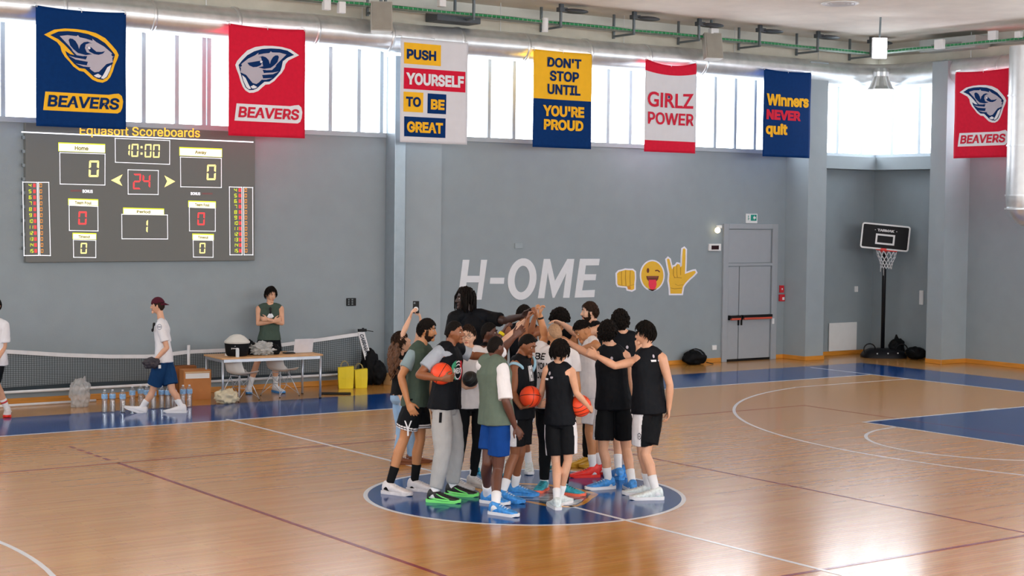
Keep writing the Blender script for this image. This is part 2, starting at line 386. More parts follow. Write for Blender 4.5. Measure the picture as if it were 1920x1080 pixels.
# fat vertical duct at the right edge
vd = thing('drop_duct', 'wide vertical round duct with ringed elbow end at right picture edge', 'duct', (16.75, 6.05, 3.1))
m_galv = mat('galvanised_pale', 'd9dadb', rough=0.35, metal=0.8, var=0.05)
build(MB().tube([(16.75, 6.05, 3.62), (16.75, 6.05, 6.6)], 0.36, 32), 'duct_run', m_galv, parent=vd, smooth=True, auto=40)
build(MB().tube([(16.75, 6.05, 3.60), (16.75, 6.05, 3.40), (16.82, 5.99, 3.25), (16.95, 5.86, 3.12)], [0.36, 0.35, 0.3, 0.2], 32), 'duct_end', m_zinc, parent=vd, smooth=True, auto=40)
for z in (3.6, 3.33, 4.6, 5.6):
    build(MB().lathe((16.75, 6.05, z), [(0.34, 0), (0.378, 0.0), (0.378, 0.035), (0.34, 0.035)], 32), 'duct_ring', m_zinc, parent=vd, smooth=True, auto=40)

# cable tray below the ceiling
m_tray = mat('tray_wire_zinc', 'a8b5ac', rough=0.4, metal=0.5)
m_gcab = mat('green_cables', '1f8a50', rough=0.5, var=0.2, vscale=20)
m_strut = mat('strut_grey', '6f787c', rough=0.45, metal=0.5)
m_dark = mat('fixture_dark_grey', '4a5056', rough=0.4, metal=0.2)
TYY, TZ = 10.1, 6.72
tray = thing('cable_tray', 'long wire mesh cable tray full of green cables under the ceiling', 'cable tray', (5, TYY, TZ))
def tray_run(p0, p1, side):
    p0, p1 = V(p0), V(p1); d = (p1 - p0); n = int(d.length / 0.1); side = V(side); mb = MB()
    for s_, z in ((-0.1, 0), (-0.05, 0), (0, 0), (0.05, 0), (0.1, 0), (-0.1, 0.055), (0.1, 0.055)):
        mb.tube([p0 + side * s_ + V((0, 0, z)), p1 + side * s_ + V((0, 0, z))], 0.004, 4)
    for i in range(n + 1):
        p = p0 + d * (i / n)
        mb.tube([p - side * 0.1 + V((0, 0, 0.06)), p - side * 0.1, p + side * 0.1, p + side * 0.1 + V((0, 0, 0.06))], 0.004, 4)
    build(mb, 'tray_mesh', m_tray, parent=tray)
    for k in range(4):
        o = side * (-0.07 + 0.047 * k)
        pts = [p0 + d * (i / 40) + o + V((0, 0, 0.03 + 0.012 * math.sin(i * 2.3 + k))) for i in range(41)]
        build(MB().tube(pts, 0.025, 6), 'green_cable', m_gcab, parent=tray, smooth=True)
tray_run((WL + 1, TYY, TZ), (16.5, TYY, TZ), (0, 1, 0))
tray_run((16.6, 10.0, TZ), (16.6, -4, TZ), (1, 0, 0))
for i, px in enumerate([715, 880, 1043, 1180, 1302, 1416, 1525, 1625]):
    x = on_y(px, 40, TYY).x
    t = thing('tray_bracket', 'steel tray bracket with dark oval fixture on top, ' + ['beside the left loudspeaker box', 'right of the left loudspeaker', 'above the yellow and navy banner', 'left of the red and white banner', 'beside the right loudspeaker box', 'above the navy Winners banner', 'between Winners banner and corner', 'nearest the corner floodlight'][i], 'bracket', (x, TYY, TZ - 0.1), 'brackets along the cable tray')
    build(MB().box2((x - 0.02, TYY - 0.16, TZ - 0.06), (x + 0.02, TYY - 0.12, CEIL - 0.002)), 'strut', m_strut, parent=t)
    build(MB().box2((x - 0.02, TYY + 0.46, TZ - 0.1), (x + 0.02, TYY + 0.50, CEIL - 0.002)), 'rear_strut', m_strut, parent=t)
    build(MB().box2((x - 0.018, TYY - 0.16, TZ - 0.075), (x + 0.018, TYY + 0.50, TZ - 0.035)), 'arm', m_strut, parent=t)
    if px > 1000:
        b = MB().sphere((x + 0.33, TYY - 0.14, CEIL - 0.115), (0.30, 0.2, 0.045), 24, 8); b.box2((x - 0.06, TYY - 0.2, CEIL - 0.15), (x + 0.12, TYY - 0.08, CEIL - 0.07)); b.box2((x - 0.03, TYY - 0.17, CEIL - 0.07), (x + 0.05, TYY - 0.11, CEIL - 0.002))
        build(b, 'oval_fixture', m_dark, parent=t, auto=40)
# loudspeakers, junction boxes, floodlight, ceiling diffuser, air handling box
def speaker(px, py, label, yaw):
    c = on_y(px, py, 10.0); t = thing('loudspeaker', label, 'loudspeaker', c, 'loudspeakers under the ceiling'); rot = Matrix.Rotation(R(yaw), 3, 'Z') @ Matrix.Rotation(R(-14), 3, 'X')
    mb = MB(); rg = []
    for y, w, h in ((-0.17, 0.19, 0.27), (0.0, 0.18, 0.26), (0.2, 0.10, 0.2)):
        rg.append([c + rot @ V((sx * w, y, sz * h)) for sx, sz in ((-1, -1), (1, -1), (1, 1), (-1, 1))])
    mb.rings(rg); build(mb, 'cabinet', mat('speaker_grey', 'a9a59c', rough=0.6), parent=t, bevel=0.012)
    g = MB(); g.box(c + rot @ V((0, -0.178, 0)), (0.33, 0.016, 0.49), 0, rot); build(g, 'grille', mat('speaker_grille', '9a968c', rough=0.7, bump=0.6, bscale=200), parent=t, bevel=0.006)
    build(MB().box2((c.x - 0.02, c.y - 0.02, c.z + 0.2), (c.x + 0.02, c.y + 0.02, CEIL)), 'bracket', m_strut, parent=t)
speaker(714, 36, 'grey wedge loudspeaker above the white banner with four slogan bars', -25)
speaker(1333, 90, 'grey wedge loudspeaker between red white banner and navy banner', -20)
for px, py, Y, w, lab in ((1338, 62, 9.95, 0.2, 'white square junction box on cable tray above the right loudspeaker'), (828, 6, 9.95, 0.14, 'small white junction box on cable tray right of left loudspeaker')):
    c = on_y(px, py, Y); o = build(MB().box(c, (w, 0.1, w * 0.9)), 'junction_box', m_white, loc=c, bevel=0.01); tag(o, lab, 'junction box')
for px, py, w, lab in ((1762, 83, 0.22, 'white square junction box on cable tray before the air handling box'), (1862, 66, 0.2, 'white junction box on cable tray with orange cable'), (1910, 65, 0.14, 'narrow white box on cable tray with black oval hole')):
    c = on_x(px, py, 16.45); o = build(MB().box(c, (0.1, w, w * 0.9)), 'junction_box', m_white, loc=c, bevel=0.01); tag(o, lab, 'junction box')
c = on_y(1022, 46, 10.0); tag(build(MB().lathe(c, [(0.001, -0.14), (0.06, -0.14), (0.06, 0.12), (0.001, 0.12)], 16), 'white_detector', m_white, loc=c, auto=40), 'small white cylinder hanging under the cable tray near the yellow banner', 'detector')
for k, (px, py, lab) in enumerate(((612, 8, 'white junction box left of the left loudspeaker, nearest the picture top'), (640, 14, 'white box between two others left of the left loudspeaker'))):
    c = on_y(px, py, 10.0); tag(build(MB().box(c, (0.13, 0.1, 0.2)), 'junction_box', m_white, loc=c, bevel=0.01), lab, 'junction box')
c = V((17.3, 8.35, 6.86)); ah = thing('air_handling_box', 'grey sheet metal air box on the beam above the right pilaster', 'air box', c)
build(MB().box(c, (0.5, 1.5, 0.26)), 'housing', mat('ahu_grey', 'b6bcbb', rough=0.4, metal=0.3), parent=ah, bevel=0.01)
build(MB().box(c + V((-0.26, 0, -0.05)), (0.03, 0.8, 0.1)), 'outlet_grille', m_strut, parent=ah)
c = on_y(850, 20, 10.38); c.z = 6.7
ab = thing('duct_box', 'dark grey flat box under cable tray right of left loudspeaker', 'air box', c)
build(MB().box(c, (0.95, 0.4, 0.18)), 'housing', m_dark, parent=ab, bevel=0.01)
fl = at(1650, 90, 32.0); t = thing('floodlight', 'lit floodlight with four white square panels high in the corner', 'floodlight', fl)
yw = Matrix.Rotation(-YAW, 3, 'Z')
build(MB().box(fl + yw @ V((0, 0.05, 0)), (0.30, 0.06, 0.42), 0, yw), 'housing', m_white, parent=t, bevel=0.01)
for sx in (-1, 1):
    for z0, z1 in ((0.0, 0.19), (-0.19, -0.05)):
        build(MB().box(fl + yw @ V((sx * 0.073, 0.01, (z0 + z1) / 2)), (0.125, 0.03, z1 - z0), 0, yw), 'lamp_panel', mat('lamp_panel_white', 'ffffff', emit='f4f7ff', estr=6), parent=t, bevel=0.004)
build(MB().tube([fl + yw @ V((0, 0.05, 0.2)), V((fl.x, fl.y, CEIL))], 0.02, 8), 'stem', m_strut, parent=t)
c = V((11.8, 6.5, CEIL)); cd = thing('ceiling_diffuser', 'round white slotted air diffuser flush in the beige ceiling', 'diffuser', c)
for r in (0.08, 0.16, 0.24, 0.32): build(MB().lathe(c, [(r - 0.03, -0.012), (r, -0.03), (r + 0.03, -0.012), (r + 0.01, 0.0), (r - 0.02, 0.0)], 32), 'ring', m_white, parent=cd, smooth=True)

# the exit door
m_door = mat('door_paint', '9ca2a9', rough=0.5, var=0.02)
door = struct(MB().box2((13.19, WY - 0.05, 0), (13.33, WY, 2.97)).box2((14.64, WY - 0.05, 0), (14.80, WY, 2.97)).box2((13.33, WY - 0.05, 2.86), (14.64, WY, 2.97)).box2((13.33, WY - 0.045, 2.06), (14.64, WY, 2.12)), 'door_1', m_door, bevel=0.006)
build(MB().box2((13.345, WY - 0.025, 2.13), (14.60, WY - 0.001, 2.845)), 'transom_panel', m_door, parent=door, bevel=0.004)
build(MB().box2((13.345, WY - 0.03, 0.05), (13.66, WY - 0.001, 2.05)), 'narrow_leaf', m_door, parent=door, bevel=0.004)
build(MB().box2((13.685, WY - 0.03, 0.05), (14.60, WY - 0.001, 2.05)), 'wide_leaf', m_door, parent=door, bevel=0.004)
build(MB().box2((13.33, WY - 0.012, 0.0), (14.64, WY - 0.001, 0.05)), 'threshold', m_black, parent=door)
m_pred = mat('push_bar_red', 'c0503c', rough=0.4)
for a, b in ((13.36, 13.67), (13.73, 14.60)):
    pb = build(MB().box2((a, WY - 0.13, 0.93), (b, WY - 0.07, 1.0)), 'push_bar', m_black, parent=door, bevel=0.008)
    build(MB().box2((a + 0.02, WY - 0.137, 0.90), (b - 0.02, WY - 0.08, 0.945)), 'bar_grip', m_pred, parent=pb, bevel=0.006)
    for q in (a + 0.02, b - 0.02): build(MB().box2((q - 0.02, WY - 0.08, 0.9), (q + 0.02, WY - 0.03, 1.0)), 'bar_mount', m_black, parent=pb)
build(MB().box2((13.64, WY - 0.07, 0.78), (13.66, WY - 0.03, 0.92)), 'handle', m_black, parent=door); build(MB().box2((13.73, WY - 0.07, 0.78), (13.75, WY - 0.03, 0.92)), 'handle', m_black, parent=door)

# small fittings on the walls
def plate(name, x0, z0, x1, z1, m, label, cat, d=0.03, Y=WY):
    c = V(((x0 + x1) / 2, Y, z0)); o = build(MB().box2((x0, Y - d, z0), (x1, Y, z1)), name, m, loc=c, bevel=0.004); return tag(o, label, cat)
es = thing('exit_sign', 'white and green emergency exit sign above the grey door', 'sign', (14.02, WY, 2.98))
build(MB().box2((13.85, WY - 0.03, 2.985), (14.18, WY, 3.19)), 'sign_plate', m_white, parent=es, bevel=0.004)
m_sgreen = mat('sign_green', '12907f', rough=0.4)
build(MB().box2((13.98, WY - 0.034, 3.04), (14.15, WY - 0.03, 3.17)), 'green_field', m_sgreen, parent=es)
build(MB().prism([(-0.04, 0), (0, 0.05), (0, 0.02), (0.04, 0.02), (0.04, -0.02), (0, -0.02), (0, -0.05)], (14.085, WY - 0.034, 3.105), (1, 0, 0), (0, 0, 1), (0, -0.003, 0)), 'arrow', m_white, parent=es)
pg = MB().box2((13.90, WY - 0.034, 3.05), (13.915, WY - 0.03, 3.12)).box2((13.895, WY - 0.034, 3.125), (13.92, WY - 0.03, 3.15)).box2((13.915, WY - 0.034, 3.08), (13.945, WY - 0.03, 3.09)); build(pg, 'running_figure', m_sgreen, parent=es)
wl = thing('wall_lamp', 'small lit emergency spot lamp on white arm left of the door', 'lamp', (13.0, WY, 2.8))
build(MB().box2((13.0, WY - 0.06, 2.87), (13.12, WY, 2.94)), 'arm', m_white, parent=wl, bevel=0.01)
build(MB().sphere((12.95, WY - 0.1, 2.83), 0.062, 16, 10), 'bulb', mat('lamp_warm', 'fff3d8', emit='ffe9b8', estr=3), parent=wl, smooth=True)
ck = thing('digital_clock', 'white wall clock with dark red display left of the door', 'clock', (12.94, WY, 2.39))
build(MB().box2((12.77, WY - 0.05, 2.39), (13.11, WY, 2.54)), 'case', m_white, parent=ck, bevel=0.008)
build(MB().box2((12.83, WY - 0.054, 2.42), (13.04, WY - 0.05, 2.505)), 'display', mat('clock_display', '2a0a12', rough=0.2), parent=ck)
m_fire = mat('fire_red', 'c8202c', rough=0.4)
fa = thing('fire_call_point', 'upper red fire alarm box beside the door', 'alarm', (14.95, WY, 1.47)); build(MB().box2((14.9, WY - 0.04, 1.46), (15.02, WY, 1.62)), 'case', m_fire, parent=fa, bevel=0.006)
build(MB().box2((14.945, WY - 0.044, 1.52), (14.975, WY - 0.04, 1.56)), 'mark', m_white, parent=fa)
fa = thing('fire_call_point', 'lower red fire call point with white square beside the door', 'alarm', (14.95, WY, 1.3)); build(MB().box2((14.89, WY - 0.05, 1.27), (15.04, WY, 1.42)), 'case', m_fire, parent=fa, bevel=0.006)
build(MB().box2((14.96, WY - 0.056, 1.3), (15.02, WY - 0.05, 1.36)), 'push_plate', m_white, parent=fa)
plate('light_switch', 14.66, 0.78, 14.72, 0.9, m_white, 'small white switch on the right door jamb', 'switch', 0.06)
plate('wall_socket', 12.93, 0.27, 13.05, 0.37, m_white, 'white wall socket low between black backpack and door', 'socket')
plate('wall_switch', 17.30, 1.43, 17.40, 1.56, m_white, 'white switch plate on dark wall left of the basketball pole', 'switch')
plate('cover_plate', 7.72, 2.46, 7.9, 2.56, m_wall2, 'grey painted cover plate on wall above the letter O', 'plate', 0.02)
sp = thing('socket_panel', 'black socket panel on grey wall above the yellow bags', 'socket', (4.08, WY, 1.44))
build(MB().box2((3.98, WY - 0.03, 1.43), (4.17, WY, 1.57)), 'panel', m_black, parent=sp, bevel=0.004)
for k in range(6): build(MB().box2((4.0 + 0.075 * (k // 3), WY - 0.034, 1.45 + 0.04 * (k % 3)), (4.03 + 0.075 * (k // 3), WY - 0.03, 1.475 + 0.04 * (k % 3))), 'outlet', m_strut, parent=sp)
y0 = on_x(1730, 530, WX).y
tag(build(MB().box2((WX - 0.04, y0 - 0.05, 1.2), (WX, y0 + 0.06, 1.52)), 'wall_unit', m_white, loc=(WX, y0, 1.2), bevel=0.01), 'narrow white wall unit beside the right pilaster behind the hoop', 'wall unit')
wp = build(MB().box2((16.47, WY - 0.045, 0.1), (17.37, WY - 0.02, 0.74)), 'leaning_board', m_white, loc=(16.9, WY, 0.1), bevel=0.006)
tag(wp, 'plain white rectangular board against the wall in the corner bay', 'panel')
# ================================================================ BANNERS
m_navy = mat('banner_navy', '06326b', rough=0.7, spec=0.08, var=0.08, vscale=14)
m_redb = mat('banner_red', 'd6203c', rough=0.7, spec=0.08, var=0.05, vscale=14)
m_yel = mat('banner_yellow', 'f7bd2f', rough=0.7, spec=0.08, var=0.03)
m_wht = mat('banner_white', 'dcdce2', rough=0.7, spec=0.08, var=0.02)
m_inkn = mat('ink_navy', '0d2f63', rough=0.7, spec=0.08, var=0.04); m_inkr = mat('ink_red', 'd12a42', rough=0.7, spec=0.08, var=0.04)
m_inky = mat('ink_yellow', 'f6b92c', rough=0.7, spec=0.08, var=0.04); m_inkw = mat('ink_white', 'e6e8ee', rough=0.7, spec=0.08, var=0.02)
m_inkg = mat('ink_grey', 'b9b4c0', rough=0.7, spec=0.08, var=0.03)
BY = 10.2
# outline drawing of the team emblem, in the first banner's zoomed picture (x right, y down)
EM_OUT = [(322,252),(400,205),(480,188),(560,184),(640,188),(720,205),(790,240),(840,290),(880,335),(897,370),(885,405),(865,450),(850,500),(830,545),(805,575),(770,592),(730,588),(690,572),(660,545),(625,515),(590,510),(545,480),(515,445),(480,410),(455,370),(445,330),(420,300),(370,275)]
EM_IN = [(368,251),(430,217),(500,206),(580,206),(660,217),(730,243),(790,280),(838,330),(868,368),(858,402),(845,450),(828,500),(806,548),(772,570),(735,566),(700,550),(668,520),(635,492),(590,488),(552,460),(518,425),(492,392),(482,362),(520,385),(552,390),(508,345),(472,310),(430,277)]
EM_GREY = [(440,251),(500,238),(570,240),(580,231),(594,247),(640,254),(694,268),(690,251),(722,276),(782,308),(832,348),(862,376),(846,393),(850,428),(800,445),(768,480),(742,508),(708,515),(684,500),(668,484),(690,470),(648,462),(656,436),(690,432),(640,420),(652,392),(600,392),(545,362),(520,330),(480,290)]
EM_NAVY = [[(508,275),(518,262),(540,264),(562,280),(580,310),(588,340),(600,306),(625,284),(655,277),(690,290),(668,288),(640,300),(634,330),(648,362),(690,374),(640,384),(580,372),(545,345),(520,318)],
           [(648,318),(680,318),(700,335),(722,352),(760,352),(790,344),(772,364),(738,376),(706,372),(670,356)], [(842,360),(866,374),(850,384),(838,372)],
           [(800,452),(840,430),(856,432),(838,448),(806,466),(782,494),(752,526),(716,530),(690,516),(712,518),(744,510),(772,482)]]
EM_STRIPE = [[(530,352),(570,374),(620,384),(655,384),(620,394),(570,390)], [(508,398),(560,410),(620,416),(690,428),(760,420),(700,440),(620,432),(560,424)], [(562,456),(620,462),(690,468),(740,456),(690,478),(620,474)]]
EM_WHITE = [[(806,470),(838,448),(826,494),(800,545),(776,562),(756,558),(778,524)], [(700,540),(734,524),(762,540),(744,556),(720,552)], [(654,318),(672,316),(678,330),(668,338),(656,332)]]
def banner_cloth(name, label, org, u, n, w, z0, z1, top_sag=0.0, mats=None, bands=None, seed=1):
    """cloth hanging from its top corners; returns the thing and a function that lays flat drawings on it"""
    org, u, n = V(org), V(u), V(n)
    t = thing(name, label, 'banner', (org.x + u.x * w / 2, org.y + u.y * w / 2, z0), 'banners hung along the duct')
    def P(a, b, lift=0.0):   # a 0..1 across, b 0..1 up
        sag = top_sag * 4 * a * (1 - a) * b ** 3
        wav = 0.007 * math.sin(a * 7 + seed) * (1 - 0.4 * b) + 0.004 * math.sin(b * 9 + a * 4 + seed * 2)
        return org + u * (w * a) + V((0, 0, z0 + (z1 - z0) * b - sag)) + n * (wav + lift)
    NX, NZ = 24, 32; mb = MB(); vs = [P(i / NX, j / NZ, 0.0) for j in range(NZ + 1) for i in range(NX + 1)]
    fs = []; mi = []
    for j in range(NZ):
        b = (j + 0.5) / NZ; k = 0
        for q, (b0, b1) in enumerate(bands or []):
            if b0 <= b < b1: k = q + 1
        for i in range(NX): fs.append((j * (NX + 1) + i, j * (NX + 1) + i + 1, (j + 1) * (NX + 1) + i + 1, (j + 1) * (NX + 1) + i)); mi.append(k)
    mb.v = [tuple(v) for v in vs]; mb.f = fs; mb.m = mi
    o = build(mb, 'cloth', mats, parent=t, smooth=True)
    sd = o.modifiers.new('thick', 'SOLIDIFY'); sd.thickness = 0.004; sd.offset = 0
    e = MB()
    for a in (0.012, 0.5, 0.988): e.tube([P(a, 0.985, 0.006), P(a, 1.0, 0.006) + V((0, 0, 0.02)), P(a, 1.0, 0.0) - n * 0.13 + V((0, 0, 0.05))], 0.007, 6)
    build(e, 'hooks', m_zinc, parent=t)
    return t, P
def dense(poly, k=2):
    return poly
def draw(t, P, polys, name, m, lift, box=None):
    """polys in (a,b) cloth coordinates; box maps drawing pixels to the cloth"""
    mb = MB()
    for p in polys:
        q = p
        if box is not None:
            (x0, y0, x1, y1, flip) = box
            q = [((x - x0) / (x1 - x0), 1 - (y - y0) / (y1 - y0)) for x, y in p]
            if flip: q = [(1 - a, b) for a, b in q]
        bm = bmesh.new(); bm.faces.new([bm.verts.new((a, b, 0)) for a, b in q]); bmesh.ops.triangulate(bm, faces=bm.faces)
        bmesh.ops.subdivide_edges(bm, edges=[e for e in bm.edges if e.calc_length() > 0.12], cuts=2, use_grid_fill=False); bmesh.ops.triangulate(bm, faces=bm.faces)
        bm.verts.ensure_lookup_table(); bm.verts.index_update()
        mb.add([P(v.co.x, v.co.y, lift) for v in bm.verts], [tuple(v.index for v in f.verts) for f in bm.faces]); bm.free()
    return build(mb, name, m, parent=t, fix=False)
def words(t, P, s, a0, b0, a1, b1, name, m, lift=0.014, bold=0.03, shear=0.0, rise=0.0, space=1.0):
    vs, fs, _ = text_shape(s, bold, shear, space); mb = MB(); bm = bmesh.new()
    bv_ = [bm.verts.new((a0 + (a1 - a0) * x, b0 + (b1 - b0) * y + rise * x, 0)) for x, y in vs]
    for f in fs:
        try: bm.faces.new([bv_[i] for i in f])
        except ValueError: pass
    for _ in range(2):
        bmesh.ops.triangulate(bm, faces=bm.faces); bmesh.ops.subdivide_edges(bm, edges=[e for e in bm.edges if e.calc_length() > 0.045], cuts=1)
    bmesh.ops.triangulate(bm, faces=bm.faces); bm.verts.index_update()
    mb.add([P(v.co.x, v.co.y, lift) for v in bm.verts], [tuple(v.index for v in f.verts) for f in bm.faces]); bm.free()
    return build(mb, name, m, parent=t, fix=False)
def rbox(a0, b0, a1, b1): return [(a0, b0), (a1, b0), (a1, b1), (a0, b1)]

def beavers(label, org, u, n, w, z0, z1, cloth, line, text, plate, flip, seed):
    t, P = banner_cloth('beavers_banner', label, org, u, n, w, z0, z1, 0.03, [cloth], None, seed)
    bx = (262, 35, 955, 950, flip)
    draw(t, P, [EM_OUT], 'emblem_outline', line, 0.006, bx); draw(t, P, [EM_IN], 'emblem_head', m_inkn, 0.008, bx)
    draw(t, P, [EM_GREY], 'emblem_face', m_inkg, 0.010, bx); [draw(t, P, [q], nm, m_inkn, 0.012, bx) for q, nm in zip(EM_NAVY, ('emblem_ear_shade', 'emblem_brow', 'emblem_nose', 'emblem_mouth'))]
    for q in EM_STRIPE: draw(t, P, [q], 'emblem_whisker', m_inkg, 0.014, bx)
    for q, nm in zip(EM_WHITE, ('emblem_teeth', 'emblem_lip', 'emblem_eye')): draw(t, P, [q], nm, m_inkw, 0.014, bx)
    pl = [(0.075, 0.135), (0.90, 0.135), (0.935, 0.15), (0.955, 0.185), (0.965, 0.24), (0.95, 0.285), (0.915, 0.305), (0.86, 0.30), (0.80, 0.29), (0.10, 0.29)]
    draw(t, P, [pl], 'name_plate', plate, 0.006); words(t, P, 'BEAVERS', 0.12, 0.165, 0.92, 0.265, 'name_lettering', text, 0.014, 0.028, 0.12)
    return t
U, N = (1, 0, 0), (0, -1, 0)
beavers('navy banner with yellow-outlined beaver emblem, leftmost above the scoreboard', (-2.02, BY, 0), U, N, 1.46, 4.41, 6.27, m_navy, m_yel, m_inkn, m_yel, False, 1)
beavers('red banner with mirrored beaver emblem at upper right of the scoreboard', (1.23, BY, 0), U, N, 1.43, 4.385, 6.24, m_redb, m_inkw, m_inkr, m_inkw, True, 2.2)
beavers('red banner with beaver emblem hanging at the far right of picture', (16.75, 7.85, 0), (0, -1, 0), (-1, 0, 0), 1.43, 4.4, 6.21, m_redb, m_inkw, m_inkr, m_inkw, False, 3.1)

t, P = banner_cloth('slogan_banner', 'white banner reading PUSH YOURSELF TO BE GREAT in coloured bars', (4.57, BY, 0), U, N, 1.44, 4.39, 6.25, 0.0, [m_wht], None, 0.4)
def zb(x0, y0, x1, y1): # zoomed picture box of that banner -> cloth
    f = lambda x, y: ((x - 520) / (950 - 520), 1 - (y - 255) / (920 - 255))
    a0, b0 = f(x0, y1); a1, b1 = f(x1, y0); return a0, b0, a1, b1
for box_, m_, nm in (((540, 285, 776, 420), m_yel, 'yellow_bar'), ((540, 445, 935, 580), m_redb, 'red_bar'), ((540, 598, 664, 725), m_yel, 'yellow_bar'), ((692, 600, 812, 728), m_navy, 'navy_bar'), ((544, 755, 810, 882), m_navy, 'navy_bar')):
    draw(t, P, [rbox(*zb(*box_))], nm, m_, 0.006)
for s, box_, m_, b_ in (('PUSH', (556, 325, 744, 390), m_inkn, 0.035), ('YOURSELF', (552, 475, 924, 552), m_inkw, 0.04), ('TO', (554, 628, 648, 692), m_inkn, 0.035), ('BE', (712, 636, 800, 702), m_inky, 0.04), ('GREAT', (560, 785, 792, 856), m_inky, 0.04)):
    words(t, P, s, *zb(*box_), 'lettering', m_, bold=b_)
t, P = banner_cloth('slogan_banner', "yellow over navy banner reading DON'T STOP UNTIL YOU'RE PROUD", (7.5, BY, 0), U, N, 1.4, 4.4, 6.24, 0.01, [m_navy, m_yel], [(0.49, 1.01)], 1.7)
def zb(x0, y0, x1, y1):
    f = lambda x, y: ((x - 1368) / (1745 - 1368), 1 - (y - 325) / (952 - 325))
    a0, b0 = f(x0, y1); a1, b1 = f(x1, y0); return a0, b0, a1, b1
for s, box_, m_, b_ in (("DON'T", (1455, 366, 1672, 430), m_inkn, 0.03), ('STOP', (1472, 452, 1658, 520), m_inkn, 0.03), ('UNTIL', (1458, 540, 1670, 606), m_inkn, 0.03), ("YOU'RE", (1428, 678, 1696, 750), m_inky, 0.04), ('PROUD', (1436, 768, 1690, 838), m_inky, 0.04)):
    words(t, P, s, *zb(*box_), 'lettering', m_, bold=b_)
t, P = banner_cloth('slogan_banner', 'white banner with red ends reading GIRLZ POWER', (10.25, BY, 0), U, N, 1.36, 4.4, 6.24, 0.10, [m_wht, m_redb, m_redb], [(-0.1, 0.115), (0.875, 1.1)], 2.9)
words(t, P, 'GIRLZ', 0.05, 0.49, 0.94, 0.66, 'lettering', m_inkr, bold=0.02); words(t, P, 'POWER', 0.06, 0.30, 0.95, 0.435, 'lettering', m_inkr, bold=0.02)
draw(t, P, [[(0.445 + 0.055 * math.cos(R(a)), 0.61 + 0.035 * math.sin(R(a))) for a in range(0, 360, 30)]], 'badge', m_inkg, 0.012); draw(t, P, [rbox(0.44, 0.60, 0.47, 0.63)], 'badge_mark', m_inkn, 0.014)
t, P = banner_cloth('slogan_banner', 'navy banner reading Winners NEVER quit beside the corner pilaster', (13.5, BY, 0), U, N, 1.4, 4.4, 6.24, 0.03, [m_navy], None, 4.0)
words(t, P, 'Winners', 0.055, 0.585, 0.955, 0.725, 'lettering', m_inky, bold=0.04); words(t, P, 'NEVER', 0.06, 0.425, 0.78, 0.54, 'lettering', m_inkr, bold=0.05); words(t, P, 'quit', 0.055, 0.225, 0.50, 0.385, 'lettering', m_inky, bold=0.04)

# ---------------------------------------------------------------- the emblem on the floor
eb = 1.75 / 580
def floor_poly(polys, name, m, z):
    mb = MB(); uu = V((math.cos(R(-35)), math.sin(R(-35)), 0)); vv = V((-uu.y, uu.x, 0))
    for p in polys: mb.prism([((x - 620) * eb, (388 - y) * eb * 1.25) for x, y in p], (0, 0, z), uu, vv, (0, 0, 0.0004))
    return build(mb, name, m, parent=floor)
floor_poly([EM_OUT], 'floor_emblem_outline', mat('floor_yellow', 'd99a35', rough=0.15), 0.0020)
floor_poly([EM_IN], 'floor_emblem_head', mat('floor_navy', '1a2c55', rough=0.15), 0.0026); floor_poly([EM_GREY], 'floor_emblem_face', mat('floor_grey', '8f8f98', rough=0.15), 0.0032)
floor_poly(EM_NAVY, 'floor_emblem_features', MATS['floor_navy'], 0.0038); floor_poly(EM_STRIPE + EM_WHITE, 'floor_emblem_teeth', mat('floor_pale', 'c9c9d0', rough=0.15), 0.0042)

# ================================================================ SCOREBOARD
SBY = WY - 0.10
def sb(zx, zy, Y=SBY): return on_y(zx / 3.856, 220 + zy / 3.857, Y)
p0, p1 = sb(158, 20), sb(1830, 1045)
board = thing('scoreboard', 'large lit grey scoreboard with yellow and red digits on the left wall', 'scoreboard', ((p0.x + p1.x) / 2, WY, 2.27))
SX0, SX1, SZ0, SZ1 = -1.93, 2.10, 2.27, 4.5
build(MB().box2((SX0, SBY, SZ0), (SX1, WY, SZ1)), 'screen', mat('screen_grey', '4e4e4b', rough=0.5, emit='5e5e5b', estr=0.4, var=0.05, vscale=120), parent=board, bevel=0.01)
m_lw = mat('led_white', 'f2f3f6', emit='e9ecf4', estr=0.75); m_ly = mat('led_yellow', 'f4e79a', emit='f6e58a', estr=0.95); m_lyg = mat('led_lime', 'd6e21a', emit='cfe01a', estr=0.8)
m_lr = mat('led_red', 'f04646', emit='f03a40', estr=0.85); m_lo = mat('led_orange', 'f09a30', emit='f0962c', estr=0.85); m_lp = mat('led_panel', 'f5f2da', emit='f5f2da', estr=0.85)
m_lt = mat('led_title', 'f6c04a', emit='f2bb38', estr=0.85); m_ldk = mat('led_ink', '8f8a10', emit='6f6a10', estr=0.12); m_dred = mat('led_dim_red', '6e4a4a', emit='6e4545', estr=0.4)
class SB:
    """drawing on the screen: metres right and up from its lower left corner"""
    pass
def q2(zx, zy, lift=0.003):
    p = sb(zx, zy, SBY); return V((p.x, SBY - lift, p.z))
def zrect(mb, x0, y0, x1, y1, lift=0.003):
    a, b, c, d = q2(x0, y0, lift), q2(x1, y0, lift), q2(x1, y1, lift), q2(x0, y1, lift); mb.add([a, b, c, d], [(0, 1, 2, 3)])
def zframe(name, pts, w=0.011, parent=board):
    P4 = [q2(*p) for p in pts]; mb = MB()
    for i in range(4):
        a, b = P4[i], P4[(i + 1) % 4]; d = (b - a).normalized(); n = V((-d.z, 0, d.x)) * w / 2
        mb.add([a + n - d * w / 2, b + n + d * w / 2, b - n + d * w / 2, a - n - d * w / 2], [(0, 1, 2, 3)])
    return build(mb, name, m_lw, parent=parent, fix=False)
